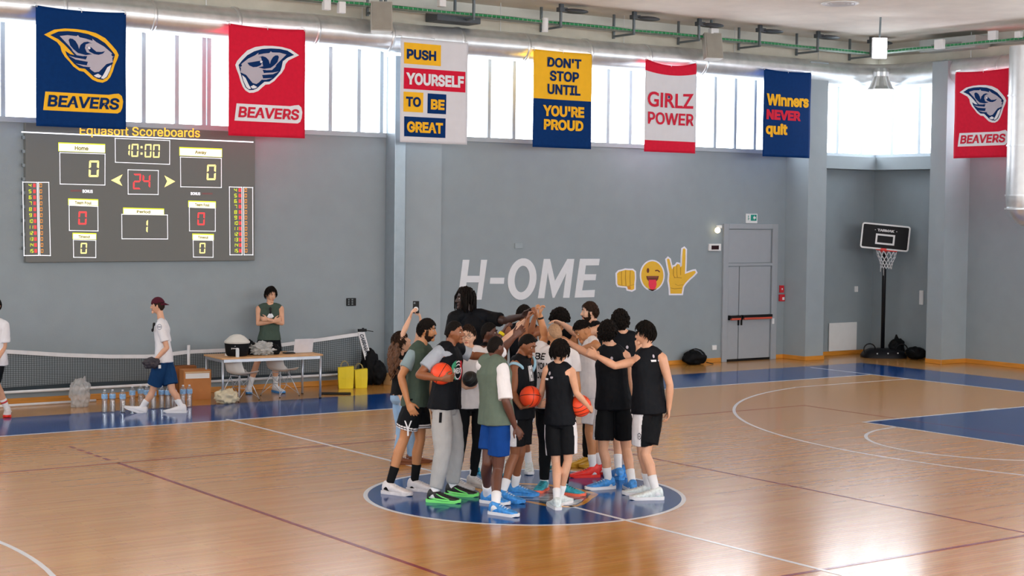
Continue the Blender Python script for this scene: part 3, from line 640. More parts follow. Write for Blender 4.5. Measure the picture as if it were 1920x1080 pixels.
SEGS = {'0': 'abcdef', '1': 'bc', '2': 'abged', '3': 'abgcd', '4': 'fgbc', '5': 'afgcd', '6': 'afgedc', '7': 'abc', '8': 'abcdefg', '9': 'abcdfg'}
def digit(mb, ch, x0, y0, x1, y1, lean=0.06, lift=0.004, th=0.2):
    """seven-segment digit in the zoomed picture box"""
    w, h = x1 - x0, y1 - y0; t = th * w
    def pt(a, b): return q2(x0 + a * w + lean * w * (0.5 - b), y0 + b * h, lift)
    tw, thh = th, th * w / h; g = 0.03
    S = {'a': [(g, 0), (1 - g, 0), (1 - tw, thh), (tw, thh)], 'd': [(tw, 1 - thh), (1 - tw, 1 - thh), (1 - g, 1), (g, 1)], 'g': [(g + .05, .5), (tw, .5 - thh / 2), (1 - tw, .5 - thh / 2), (1 - g - .05, .5), (1 - tw, .5 + thh / 2), (tw, .5 + thh / 2)],
         'f': [(0, g), (tw, thh + g), (tw, .5 - thh / 2 - g), (0, .5 - g)], 'b': [(1, g), (1 - tw, thh + g), (1 - tw, .5 - thh / 2 - g), (1, .5 - g)],
         'e': [(0, .5 + g), (tw, .5 + thh / 2 + g), (tw, 1 - thh - g), (0, 1 - g)], 'c': [(1, .5 + g), (1 - tw, .5 + thh / 2 + g), (1 - tw, 1 - thh - g), (1, 1 - g)]}
    for s in SEGS[ch]: mb.add([pt(a, b) for a, b in S[s]], [tuple(range(len(S[s])))])
def ztext(name, s, x0, y0, x1, y1, m, bold=0.0, dy=0.0, lift=0.005, parent=board):
    mb = MB(); text_quad(mb, s, [q2(x0, y0, lift), q2(x1, y0 + dy, lift), q2(x1, y1 + dy, lift), q2(x0, y1, lift)], bold=bold); return build(mb, name, m, parent=parent, fix=False)
def zpanel(name, x0, y0, x1, y1, dy, text, tx0, tx1):
    mb = MB(); A = [q2(x0 - 4, y0 - 4), q2(x1 + 3, y0 + dy - 4), q2(x1 + 3, y1 + dy + 2), q2(x0 - 4, y1 + 2)]; mb.add(A, [(0, 1, 2, 3)])
    r = build(mb, name, m_lyg, parent=board, fix=False)
    mb = MB(); mb.add([q2(x0, y0 + 4, .0045), q2(x1, y0 + dy + 4, .0045), q2(x1, y1 + dy, .0045), q2(x0, y1, .0045)], [(0, 1, 2, 3)]); build(mb, 'label_face', m_lp, parent=r, fix=False)
    ztext('label_text', text, tx0, y0 + (y1 - y0) * .3 + dy * .4, tx1, y0 + (y1 - y0) * .82 + dy * .4, m_ldk, 0.03, dy * (tx1 - tx0) / (x1 - x0), .006, r)
zframe('title_rule', [(158, 105), (1828, 178), (1828, 180), (158, 107)], 0.016)
ztext('title_text', 'Equasoft Scoreboards', 575, 58, 1445, 142, m_lt, 0.012, 20)
zpanel('home_label', 425, 185, 757, 243, 12, 'Home', 540, 640); zpanel('away_label', 1300, 218, 1602, 275, 12, 'Away', 1408, 1492)
zframe('home_frame', [(432, 255), (759, 265), (758, 490), (434, 482)]); zframe('clock_frame', [(832, 152), (1227, 168), (1226, 340), (834, 325)]); zframe('away_frame', [(1304, 287), (1600, 297), (1600, 508), (1306, 502)])
zframe('shot_clock_frame', [(925, 379), (1144, 385), (1143, 558), (926, 555)]); zframe('period_frame', [(880, 701), (1210, 706), (1212, 880), (881, 878)])
zframe('home_foul_frame', [(499, 636), (707, 645), (708, 822), (501, 818)]); zframe('away_foul_frame', [(1368, 650), (1556, 657), (1556, 824), (1370, 821)])
zframe('home_timeout_frame', [(530, 885), (692, 890), (692, 1014), (532, 1012)]); zframe('away_timeout_frame', [(1396, 888), (1540, 890), (1540, 1012), (1398, 1010)])
zpanel('home_foul_label', 496, 590, 707, 632, 7, 'Team Foul', 540, 660); zpanel('away_foul_label', 1364, 606, 1557, 647, 6, 'Team Foul', 1408, 1514)
zpanel('period_label', 893, 656, 1183, 696, 8, 'Period', 988, 1086); zpanel('home_timeout_label', 528, 838, 693, 878, 4, 'Timeout', 566, 650); zpanel('away_timeout_label', 1394, 844, 1543, 882, 4, 'Timeout', 1430, 1505)
def zdigits(name, lst, m):
    mb = MB()
    for a in lst: digit(mb, *a)
    return build(mb, name, m, parent=board, fix=False)
zdigits('home_score', [('0', 642, 312, 714, 432)], m_ly); zdigits('away_score', [('0', 1495, 342, 1560, 454)], m_ly)
o = zdigits('game_clock', [('1', 888, 192, 938, 280), ('0', 950, 192, 1000, 286), ('0', 1046, 194, 1094, 290), ('0', 1106, 196, 1154, 292)], m_ly)
mb = MB(); zrect(mb, 1016, 208, 1030, 224); zrect(mb, 1016, 254, 1030, 270); build(mb, 'clock_colon', m_ly, parent=board, fix=False)
zdigits('shot_clock', [('2', 962, 408, 1018, 520), ('4', 1030, 412, 1086, 512)], m_lr); zdigits('period_number', [('1', 1014, 738, 1068, 836)], m_ly)
zdigits('home_foul', [('0', 566, 680, 626, 776)], m_lr); zdigits('away_foul', [('0', 1427, 688, 1480, 780)], m_lr); zdigits('home_timeout', [('0', 582, 908, 628, 986)], m_ly); zdigits('away_timeout', [('0', 1442, 908, 1484, 984)], m_ly)
for nm, pts in (('left_arrow', [(802, 455), (886, 412), (862, 455), (884, 496)]), ('right_arrow', [(1188, 420), (1266, 464), (1188, 506), (1208, 462)])):
    mb = MB(); mb.add([q2(*p) for p in pts], [(0, 1, 2, 3)]); build(mb, nm, m_ly, parent=board, fix=False)
ztext('bonus_text', 'BONUS', 596, 522, 670, 546, m_lw, 0.03, 2); ztext('bonus_text', 'BONUS', 1378, 540, 1447, 562, m_lw, 0.03, 2)
mb = MB(); zrect(mb, 510, 524, 588, 538); build(mb, 'dim_bonus_mark', m_dred, parent=board, fix=False); mb = MB(); zrect(mb, 1460, 546, 1536, 558); build(mb, 'dim_bonus_mark', m_dred, parent=board, fix=False)
def pcol(side, xs, ys, fr):
    for f in fr: zframe('player_column_frame', f, 0.012)
    for k in range(12):
        y0 = ys[0] + (ys[1] - ys[0]) * k / 11; dxk = (xs[3]) * k / 11; t_ = str(4 + k); n_, r_, rf, o_ = MB(), MB(), MB(), MB()
        if len(t_) == 1: digit(n_, t_, xs[0] + dxk, y0 - 13, xs[0] + 20 + dxk, y0 + 13)
        else:
            digit(n_, t_[0], xs[0] - 8 + dxk, y0 - 13, xs[0] + 6 + dxk, y0 + 13, th=.28); digit(n_, t_[1], xs[0] + 10 + dxk, y0 - 13, xs[0] + 26 + dxk, y0 + 13, th=.26)
        zrect(r_, xs[1] + 1 + dxk, y0 - 13, xs[1] + 19 + dxk, y0 + 13); digit(rf, '0', xs[1] + 4 + dxk, y0 - 11, xs[1] + 16 + dxk, y0 + 11, lift=.006)
        digit(o_, '0', xs[2] + dxk, y0 - 13, xs[2] + 16 + dxk, y0 + 13)
        build(n_, 'player_number', m_lyg, parent=board, fix=False); fo_ = build(r_, 'player_foul', m_lr, parent=board, fix=False); build(rf, 'foul_digit', m_dred, parent=fo_, fix=False); build(o_, 'player_points', m_lo, parent=board, fix=False)
pcol(0, (206, 238, 286, 10), (492, 966), [[(164, 468), (268, 470), (278, 998), (174, 1000)], [(278, 470), (352, 470), (364, 1000), (288, 998)]])
pcol(1, (1692, 1724, 1768, 3), (526, 964), [[(1658, 503), (1748, 506), (1750, 994), (1662, 994)], [(1760, 506), (1826, 508), (1828, 994), (1764, 994)]])
for k in range(9): build(MB().box((SX0 - 0.02, WY - 0.06, 2.5 + k * 0.22), (0.05, 0.05, 0.05)), 'fixing_clip', m_strut, parent=board)

# ================================================================ WALL LETTERS AND WALL STICKERS
m_letter = mat('wall_letter_white', 'dcdfe4', rough=0.6, var=0.02)
def wz(x, y, lift=0.012): # zoomed (820,440)-(1340,600) picture, scale 3.692
    p = on_y(820 + x / 3.6923, 440 + y / 3.6923, WY); return V((p.x, WY - lift, p.z))
def wall_letter(ch, polys, label):
    mb = MB()
    for outer in polys:
        P3 = [wz(*p) for p in outer]; n = len(P3); B3 = [p + V((0, 0.012, 0)) for p in P3]
        mb.add(P3 + B3, [tuple(range(n)), tuple(range(n, 2 * n))[::-1]] + [(i, (i + 1) % n, n + (i + 1) % n, n + i) for i in range(n)])
    c = wz(*polys[0][0]); o = build(mb, 'wall_letter', m_letter, loc=(c.x, WY, c.z)); tag(o, label, 'wall letter', 'letters of the white wall word')
wall_letter('H', [[(174, 174), (220, 174), (206, 285), (290, 285), (300, 174), (343, 174), (304, 450), (268, 450), (284, 330), (200, 330), (185, 450), (140, 450)]], 'big white slanted letter H painted on the grey wall')
wall_letter('-', [[(365, 298), (462, 298), (458, 340), (361, 340)]], 'white hyphen between the big letters H and O on the wall')
oo = [(585 + 99 * math.cos(R(a)) + 10 * math.sin(R(a)), 307 - 144 * math.sin(R(a))) for a in range(0, 361, 12)]; oi = [(585 + 52 * math.cos(R(a)) + 7 * math.sin(R(a)), 307 - 92 * math.sin(R(a))) for a in range(0, 361, 12)]
wall_letter('O', [[oo[i], oo[i + 1], oi[i + 1], oi[i]] for i in range(30)], 'big white letter O painted on the grey wall')
wall_letter('M', [[(735, 168), (778, 168), (812, 320), (898, 168), (946, 168), (912, 437), (868, 437), (890, 268), (808, 437), (796, 437), (762, 262), (738, 440), (694, 441)]], 'big white letter M painted on the grey wall')
wall_letter('E', [[(986, 167), (1122, 167), (1116, 212), (1026, 213), (1018, 274), (1098, 274), (1093, 315), (1012, 316), (1000, 386), (1089, 382), (1084, 432), (948, 436)]], 'big white letter E painted on the grey wall')
m_ey = mat('sticker_yellow', 'e8b62e', rough=0.6, var=0.03); m_eo = mat('sticker_orange', 'd98a22', rough=0.6); m_ew = mat('sticker_white', 'ebe9f4', rough=0.6); m_eb = mat('sticker_brown', '6b2f1c', rough=0.6); m_ep = mat('sticker_pink', 'e8304e', rough=0.6); m_ek = mat('sticker_ochre', '9a6a10', rough=0.6)
def zpoly(t, name, polys, m, lift):
    mb = MB()
    for p in polys: mb.add([wz(x, y, lift) for x, y in p], [tuple(range(len(p)))])
    return build(mb, name, m, parent=t, fix=False)
def swell(poly, d):
    cx = sum(p[0] for p in poly) / len(poly); cy = sum(p[1] for p in poly) / len(poly); n = len(poly); out = []
    A = sum(poly[i][0] * poly[(i + 1) % n][1] - poly[(i + 1) % n][0] * poly[i][1] for i in range(n)); sg = 1 if A > 0 else -1
    for i in range(n):
        (x0, y0), (x1, y1), (x2, y2) = poly[i - 1], poly[i], poly[(i + 1) % n]
        n1 = V((y1 - y0, x0 - x1)).normalized(); n2 = V((y2 - y1, x1 - x2)).normalized(); nn = n1 + n2
        if nn.length < 0.3: nn = n1
        nn = nn.normalized() * (d / max(0.5, nn.normalized().dot(n1))); out.append((x1 + sg * nn.x, y1 + sg * nn.y))
    return out
def line(pts, w=3):
    out = []
    for a, b in zip(pts[:-1], pts[1:]):
        d = V((b[0] - a[0], b[1] - a[1])); 
        if d.length < 1e-6: continue
        d.normalize(); n = V((-d.y, d.x)) * w / 2; a, b = V(a), V(b); out.append([tuple(a + n), tuple(b + n), tuple(b - n), tuple(a - n)])
    return out
# fist
FI = [(1243, 270), (1256, 256), (1280, 250), (1300, 244), (1325, 246), (1350, 246), (1364, 258), (1366, 300), (1362, 342), (1362, 375), (1345, 384), (1318, 378), (1312, 358), (1280, 356), (1252, 352), (1245, 338)]
c = wz(1305, 380); t = thing('fist_sticker', 'yellow clenched fist sticker on the wall, left of the winking face', 'wall sticker', (c.x, WY, c.z), 'yellow wall stickers')
zpoly(t, 'white_border', [swell(FI, 11)], m_ew, 0.004); zpoly(t, 'fist', [FI], m_ey, 0.007); zpoly(t, 'thumb', [[(1314, 360), (1336, 356), (1338, 378), (1320, 378)]], m_eo, 0.009)
zpoly(t, 'finger_lines', line([(1274, 254), (1272, 300), (1276, 352)]) + line([(1302, 248), (1300, 300), (1304, 355)]) + line([(1334, 248), (1332, 300), (1334, 352)]) + line([(1248, 345), (1312, 358), (1362, 345)], 2), m_ek, 0.010)
# winking face with tongue out
FC = [(1487 + 77 * math.cos(R(a)), 282 - 98 * math.sin(R(a))) for a in range(0, 360, 10)]
TG = [(1462, 312), (1512, 312), (1516, 345), (1508, 372), (1488, 382), (1468, 374), (1460, 348)]
c = wz(1487, 380); t = thing('winking_face_sticker', 'round yellow winking face sticker with tongue out, middle of three', 'wall sticker', (c.x, WY, c.z), 'yellow wall stickers')
zpoly(t, 'white_border', [swell(FC, 10), swell(TG, 9)], m_ew, 0.004); zpoly(t, 'face', [FC], m_ey, 0.007)
zpoly(t, 'mouth', [[(1444, 286), (1532, 286), (1526, 310), (1508, 330), (1470, 330), (1450, 310)]], m_eb, 0.009); zpoly(t, 'teeth', [[(1452, 288), (1524, 288), (1520, 298), (1456, 298)]], mat('sticker_dark_red', '8a4a3a', rough=0.6), 0.010); zpoly(t, 'tongue', [TG], m_ep, 0.011)
zpoly(t, 'eye', [[(1456 + 9 * math.cos(R(a)), 248 - 17 * math.sin(R(a))) for a in range(0, 360, 24)]], m_eb, 0.010); zpoly(t, 'winking_eye', line([(1506, 250), (1522, 246), (1538, 258)], 8), m_eb, 0.010)
# hand with thumb, index and little finger out
HD = [(1588, 172), (1596, 164), (1606, 172), (1616, 215), (1624, 240), (1632, 222), (1648, 218), (1660, 202), (1676, 206), (1682, 225), (1692, 215), (1694, 150), (1698, 100), (1708, 94), (1717, 104), (1716, 170), (1714, 230), (1712, 272), (1740, 262), (1768, 252), (1782, 250), (1788, 262), (1770, 282), (1742, 306), (1714, 336), (1698, 360), (1690, 408), (1612, 408), (1610, 370), (1602, 320), (1606, 270), (1598, 230)]
c = wz(1650, 410); t = thing('hand_sign_sticker', 'tall yellow hand sign sticker, rightmost of the three wall stickers', 'wall sticker', (c.x, WY, c.z), 'yellow wall stickers')
zpoly(t, 'white_border', [swell(HD, 11)], m_ew, 0.004); zpoly(t, 'hand', [HD], m_ey, 0.007)
zpoly(t, 'finger_lines', line([(1634, 225), (1632, 280), (1642, 298)]) + line([(1656, 210), (1656, 270), (1660, 295)]) + line([(1682, 225), (1682, 280)]) + line([(1636, 298), (1660, 296), (1690, 300)]) + line([(1644, 342), (1664, 352), (1700, 346)], 2) + line([(1612, 368), (1640, 374), (1690, 370)], 3), m_ek, 0.010)
# ================================================================ ALONG THE LEFT WALL
m_metal = mat('leg_metal', 'b4bac4', rough=0.35, metal=0.6); m_wood = mat('table_birch', 'cf9f6c', rough=0.45, var=0.1, vscale=8, stretch=(1, 6, 1))
m_shell = mat('chair_shell_white', 'e6e3de', rough=0.4, var=0.02); m_wire = mat('chair_wire', 'c9d0dc', rough=0.3, metal=0.5)
m_net = mat('net_cord_black', '27333a', rough=0.8); m_tape = mat('net_tape_white', 'd9dade', rough=0.6)
m_card = mat('cardboard', 'b97a45', rough=0.8, var=0.07, vscale=5); m_card2 = mat('cardboard_dark', '8a5224', rough=0.8, var=0.08)
m_bagy = mat('paper_bag_yellow', 'e2cb0c', rough=0.55, var=0.04, bump=0.3, bscale=10)
m_bagk = mat('bag_nylon_black', '0c0d10', rough=0.7, spec=0.15, var=0.3, bump=0.4, bscale=18)
# ---- the net
NY = 10.78
net = thing('court_net', 'long sagging black mesh net with white top tape behind the table', 'net', (1.0, NY, 0))
TOPP = [(-3.6, 0.99), (-2.9, 0.95), (-2.23, 0.90), (-1.4, 0.815), (-0.6, 0.755), (0.12, 0.725), (0.78, 0.775), (1.6, 0.775), (2.54, 0.825), (3.3, 0.89), (4.13, 0.965)]
def ntop(x):
    for (x0, z0), (x1, z1) in zip(TOPP[:-1], TOPP[1:]):
        if x0 <= x <= x1: return z0 + (z1 - z0) * (x - x0) / (x1 - x0)
    return TOPP[0][1] if x < TOPP[0][0] else TOPP[-1][1]
def nbot(x): return 0.255 + (0.03 * math.sin((x + 3) * 0.9) if x < 1 else 0)
tp = MB(); xs = [-3.6 + i * 0.15 for i in range(52)]; xs = [x for x in xs if x < 4.13] + [4.13]
tp.rings([[V((x, NY - 0.01, ntop(x))), V((x, NY + 0.01, ntop(x))), V((x, NY + 0.01, ntop(x) - 0.062)), V((x, NY - 0.01, ntop(x) - 0.062))] for x in xs])
build(tp, 'top_tape', m_tape, parent=net)
mm = MB()
i = 0; x = -3.58
while x < 4.16:
    zt, zb_ = ntop(x) - 0.06, nbot(x); mm.add([(x - .0024, NY, zb_), (x + .0024, NY, zb_), (x + .0024, NY, zt), (x - .0024, NY, zt)], [(0, 1, 2, 3)]); x += 0.042
for k in range(17):
    f = (k + 0.5) / 17
    xs2 = [-3.58 + j * 0.3 for j in range(26)] + [4.16]
    P_ = [(q, nbot(q) + (ntop(q) - 0.06 - nbot(q)) * f) for q in xs2]
    for (xa, za), (xb, zb_) in zip(P_[:-1], P_[1:]): mm.add([(xa, NY, za - .0024), (xb, NY, zb_ - .0024), (xb, NY, zb_ + .0024), (xa, NY, za + .0024)], [(0, 1, 2, 3)])
mo = build(mm, 'mesh', m_net, parent=net, fix=False); sd = mo.modifiers.new('cord', 'SOLIDIFY'); sd.thickness = 0.004; sd.offset = 0
bt = MB(); xs3 = [-3.4 + 0.3 * i for i in range(26)]
bt.rings([[V((x, NY - 0.012, nbot(x) + 0.03)), V((x, NY + 0.012, nbot(x) + 0.03)), V((x, NY + 0.012, nbot(x) - 0.03)), V((x, NY - 0.012, nbot(x) - 0.03))] for x in xs3]); build(bt, 'bottom_hem', m_net, parent=net)
build(MB().tube([(-3.6, NY - 0.05, 0.235), (4.1, NY - 0.05, 0.225)], 0.022, 10), 'bottom_bar', m_tape, parent=net, smooth=True)
build(MB().tube([(0.78, NY - 0.02, 0.0), (0.78, NY - 0.02, 0.86)], 0.026, 10), 'centre_post', m_tape, parent=net, smooth=True)
build(MB().tube([(-3.6, NY - 0.02, 0.0), (-3.6, NY - 0.02, 1.02)], 0.026, 10), 'end_post', m_tape, parent=net, smooth=True)
st = MB(); st.add([(4.06, NY - 0.02, 0.97), (4.2, NY - 0.02, 0.97), (4.36, NY - 0.1, 0.3), (4.22, NY - 0.1, 0.3)], [(0, 1, 2, 3)])
so = build(st, 'end_strap', m_tape, parent=net); sd = so.modifiers.new('thick', 'SOLIDIFY'); sd.thickness = 0.006
lt = MB(); text_quad(lt, 'CARRARA HONOR', [V((4.17, NY - 0.032, 0.93)), V((4.335, NY - 0.11, 0.32)), V((4.255, NY - 0.11, 0.32)), V((4.09, NY - 0.032, 0.93))], bold=0.03); build(lt, 'strap_lettering', mat('strap_ink', '2e3440', rough=0.6), parent=net, fix=False)
build(MB().tube([(4.18, NY, 0.0), (4.18, NY, 1.04)], 0.02, 10).box((4.15, NY - 0.02, 1.0), (0.16, 0.05, 0.05)).tube([(4.2, NY - 0.02, 1.0), (4.38, NY - 0.02, 0.97)], 0.008, 6), 'end_clamp', m_black, parent=net)
tag(build(MB().tube([(-3.2, 10.72, 0.024), (-0.86, 10.72, 0.024)], 0.022, 10), 'pole', m_tape, loc=(-2, 10.72, 0), smooth=True), 'white pole lying on the floor along the left baseboard', 'pole')

# ---- table
TA = (0.78, 9.46); ta = R(-3.5); TW, TD, TH = 1.78, 0.76, 0.745
tu, tv = V((math.cos(ta), math.sin(ta), 0)), V((-math.sin(ta), math.cos(ta), 0)); rT = Matrix.Rotation(ta, 3, 'Z')
def tpt(a, b, z): return V((TA[0], TA[1], z)) + tu * a + tv * b
tb = thing('folding_table', 'long birch table with grey metal legs by the left wall', 'table', tpt(TW / 2, TD / 2, 0))
build(MB().box(tpt(TW / 2, TD / 2, TH - 0.014), (TW + 0.03, TD + 0.03, 0.028), 0, rT), 'table_top', m_wood, parent=tb, bevel=0.004)
build(MB().box(tpt(TW / 2, 0.02, TH - 0.053), (TW - 0.04, 0.03, 0.05), 0, rT).box(tpt(TW / 2, TD - 0.02, TH - 0.053), (TW - 0.04, 0.03, 0.05), 0, rT).box(tpt(0.02, TD / 2, TH - 0.053), (0.03, TD - 0.04, 0.05), 0, rT).box(tpt(TW - 0.02, TD / 2, TH - 0.053), (0.03, TD - 0.04, 0.05), 0, rT), 'frame', m_metal, parent=tb)
for a in (0.02, TW - 0.02):
    for b in (0.02, TD - 0.02):
        lgo = build(MB().tube([tpt(a, b, 0.012), tpt(a, b, TH - 0.03)], 0.02, 10), 'leg', m_metal, parent=tb, smooth=True)
        build(MB().tube([tpt(a, b, 0.0), tpt(a, b, 0.015)], 0.022, 10), 'foot', m_black, parent=lgo)
# ---- two shell chairs
def chair(label, px, py, ang):
    g = gnd(px, py); t = thing('shell_chair', label, 'chair', g, 'white shell chairs at the table')
    f = V((math.cos(R(ang)), math.sin(R(ang)), 0)); s = V((-f.y, f.x, 0))
    prof = [(0.27, 0.415), (0.24, 0.432), (0.15, 0.43), (0.02, 0.418), (-0.1, 0.425), (-0.165, 0.47), (-0.2, 0.55), (-0.225, 0.65), (-0.245, 0.75), (-0.255, 0.81), (-0.258, 0.825)]
    hw = [0.16, 0.20, 0.225, 0.235, 0.235, 0.23, 0.225, 0.215, 0.19, 0.14, 0.08]
    NX = 12; vs = []
    for (a, z), w in zip(prof, hw):
        k = 1.0
        for i in range(NX + 1):
            q = -1 + 2 * i / NX; lift = 0.055 * abs(q) ** 3 if z < 0.46 else 0.0; fw_ = 0.085 * abs(q) ** 2.5 if z > 0.44 else 0.02 * abs(q) ** 3
            vs.append(g + f * (a + fw_) + s * (w * q) + V((0, 0, z + lift)))
    mb = MB(); mb.add(vs, [(j * (NX + 1) + i, j * (NX + 1) + i + 1, (j + 1) * (NX + 1) + i + 1, (j + 1) * (NX + 1) + i) for j in range(len(prof) - 1) for i in range(NX)])
    o = build(mb, 'seat_shell', m_shell, parent=t, smooth=True); sd = o.modifiers.new('thick', 'SOLIDIFY'); sd.thickness = 0.008; sb_ = o.modifiers.new('sub', 'SUBSURF'); sb_.levels = 1; sb_.render_levels = 2
    P_ = lambda a, b, z: g + f * a + s * b + V((0, 0, z))
    for sa in (1, -1):
        for sb2 in (1, -1):
            l = build(MB().tube([P_(sa * 0.10, sb2 * 0.10, 0.405), P_(sa * 0.225, sb2 * 0.235, 0.012)], 0.0075, 8), 'leg', m_wire, parent=t, smooth=True)
            build(MB().tube([P_(sa * 0.225, sb2 * 0.235, 0.0), P_(sa * 0.224, sb2 * 0.234, 0.014)], 0.011, 8), 'foot_glide', m_black, parent=l)
    br = MB()
    for sb2 in (1, -1):
        br.tube([P_(0.215, sb2 * 0.225, 0.04), P_(0.0, sb2 * 0.16, 0.2), P_(-0.215, sb2 * 0.225, 0.04)], 0.005, 6); br.tube([P_(0.10, sb2 * 0.10, 0.40), P_(0.0, sb2 * 0.16, 0.2), P_(-0.1, sb2 * 0.10, 0.40)], 0.005, 6)
    for sa in (1, -1): br.tube([P_(sa * 0.12, 0.12, 0.36), P_(sa * 0.06, 0.0, 0.24), P_(sa * 0.12, -0.12, 0.36)], 0.005, 6)
    br.tube([P_(0, 0.16, 0.2), P_(0, -0.16, 0.2)], 0.005, 6); build(br, 'wire_braces', m_wire, parent=t, smooth=True)
    mt_ = MB()
    for sa in (1, -1): mt_.tube([P_(sa * 0.10, 0.11, 0.408), P_(sa * 0.10, -0.11, 0.408)], 0.008, 6)
    build(mt_, 'seat_mounts', m_wire, parent=t)
chair('white shell chair under the left end of the table', 449, 750, 16); chair('white shell chair at the middle of the table, its back showing above the top', 525, 742, 16)

# ---- crumpled things helper
def blob(c, r, amp, freq, seed, sub=4, flat=None, spikes=0.0):
    bm = bmesh.new(); bmesh.ops.create_icosphere(bm, subdivisions=sub, radius=1.0); mb = MB(); c = V(c)
    vs = []
    for v in bm.verts:
        d = v.co.normalized(); n = noise.noise(d * freq + V((seed, seed * 2.1, 0))) + 0.5 * noise.noise(d * freq * 2.3 + V((0, seed, 3)))
        k = 1 + amp * n + spikes * max(0, noise.noise(d * freq * 1.3 + V((seed, 0, 7)))) ** 1.2
        p = V((d.x * r[0] * k, d.y * r[1] * k, d.z * r[2] * k))
        if flat is not None: p.z = max(p.z, flat)
        vs.append(c + p)
    bm.verts.index_update(); mb.add(vs, [tuple(v.index for v in f.verts) for f in bm.faces]); bm.free(); return mb
# ---- on the table
c = tpt(0.38, 0.30, TH); cb_ = thing('cooler_tub', 'black tub with rounded white lid on left end of table', 'tub', c)
build(MB().lathe(c, [(0.001, 0.002), (0.165, 0.002), (0.185, 0.04), (0.205, 0.21), (0.2, 0.215), (0.001, 0.215)], 28), 'tub_body', mat('tub_black', '0d1014', rough=0.6, spec=0.2), parent=cb_, smooth=True, auto=40)
build(MB().lathe(c, [(0.208, 0.212), (0.212, 0.235), (0.19, 0.262), (0.12, 0.325), (0.06, 0.352), (0.001, 0.358)], 28), 'lid', mat('tub_lid_white', 'cfccc4', rough=0.5), parent=cb_, smooth=True, auto=40)
side = -FWH; e = MB(); q_ = c + V((side.x * 0.198, side.y * 0.198, 0.12)); uu = V((math.cos(YAW), -math.sin(YAW), 0))
text_quad(e, 'peak', [q_ - uu * 0.06 + V((0, 0, .03)), q_ + uu * 0.06 + V((0, 0, .03)), q_ + uu * 0.06, q_ - uu * 0.06], bold=0.02); e.prism([(-0.012, 0.05), (0.012, 0.05), (0, 0.085)], q_, uu, V((0, 0, 1)), side * 0.002); build(e, 'tub_lettering', m_white, parent=cb_, fix=False)
c = tpt(0.29, 0.06, TH); cn = thing('spray_can', 'slim white can at the front edge of the table', 'can', c)
build(MB().lathe(c, [(0.001, 0), (0.03, 0), (0.03, 0.12), (0.026, 0.128), (0.001, 0.128)], 16), 'can_body', mat('can_grey', 'cdd2d6', rough=0.3), parent=cn, smooth=True, auto=40); build(MB().lathe(c, [(0.027, 0.127), (0.024, 0.145), (0.001, 0.147)], 16), 'cap', m_white, parent=cn, smooth=True)
m_film = mat('crumpled_film', 'b5b6b4', rough=0.25, var=0.2, vscale=9, alpha=0.85, bump=0.6, bscale=15)
tag(build(blob(tpt(0.84, 0.32, TH + 0.09), (0.24, 0.17, 0.12), 0.45, 3.2, 3.3, 5, -0.088), 'plastic_wrap_heap', m_film, loc=tpt(0.84, 0.32, TH), smooth=True), 'heap of crumpled clear plastic wrapping in the middle of table', 'plastic wrap')
tag(build(blob(tpt(0.62, 0.42, TH + 0.10), (0.16, 0.13, 0.13), 0.35, 2.6, 5.1, 4, -0.098), 'black_bag', m_bagk, loc=tpt(0.62, 0.42, TH), smooth=True), 'black soft bag on table between the tub and plastic wrapping', 'bag')
bk = thing('black_pouch', 'small black pouch with white round badge right of the plastic wrapping', 'pouch', tpt(1.03, 0.26, TH)); build(blob(tpt(1.03, 0.28, TH + 0.07), (0.10, 0.08, 0.1), 0.25, 2.6, 8.1, 4, -0.069), 'pouch_body', m_bagk, parent=bk, smooth=True)
build(MB().lathe(tpt(1.03, 0.28, TH + 0.09) + side * 0.1, [(0.001, 0), (0.022, 0), (0.022, -0.02)], 14, 0, side), 'badge', m_white, parent=bk)
c = tpt(1.58, 0.40, TH); lp = thing('laptop', 'open white laptop seen from behind at right end of table', 'laptop', c); lr = Matrix.Rotation(ta + R(4), 3, 'Z')
build(MB().box(c + V((0, 0.06, 0.009)), (0.36, 0.25, 0.016), 0, lr), 'keyboard_base', mat('laptop_silver', 'c5c8cd', rough=0.35, metal=0.3), parent=lp, bevel=0.005)
build(MB().box(c + V((0.0, -0.085, 0.125)), (0.36, 0.012, 0.235), 0, lr @ Matrix.Rotation(R(12), 3, 'X')), 'screen_lid', mat('laptop_lid', 'd5d4db', rough=0.35), parent=lp, bevel=0.006)
tag(build(MB().box(tpt(1.31, 0.3, TH + 0.012), (0.18, 0.13, 0.02), 0, rT), 'notebook', m_black, loc=tpt(1.31, 0.3, TH), bevel=0.004), 'flat black notebook left of the laptop', 'notebook')
# ---- below and beside the table
c = gnd(424, 756); tag(build(blob(c + V((0, 0, 0.10)), (0.19, 0.15, 0.13), 0.4, 2.3, 1.7, 4, -0.098), 'canvas_bag', mat('cream_cloth', 'd9cdb0', rough=0.85, var=0.1, bump=0.3), loc=c, smooth=True), 'crumpled cream cloth bag on floor under the left table end', 'bag')
def carton(name, label, c, w, d, h, ang, m, open_top=False):
    rz = Matrix.Rotation(R(ang), 3, 'Z'); t = thing(name, label, 'box', c); c = V(c)
    build(MB().box(c + V((0, 0, h / 2)), (w, d, h), 0, rz), 'carton_body', m, parent=t, bevel=0.004)
    fl_ = MB(); fl_.box(c + rz @ V((0, -d * 0.26, h + 0.004)), (w, d * 0.47, 0.006), 0, rz); fl_.box(c + rz @ V((0, d * 0.26, h + 0.004)), (w, d * 0.47, 0.006), 0, rz); build(fl_, 'top_flaps', m, parent=t)
    return t, c, rz
t, c, rz = carton('cardboard_box', 'tall cardboard box with white label strip left of the table', gnd(366, 748), 0.46, 0.30, 0.49, -10, m_card)
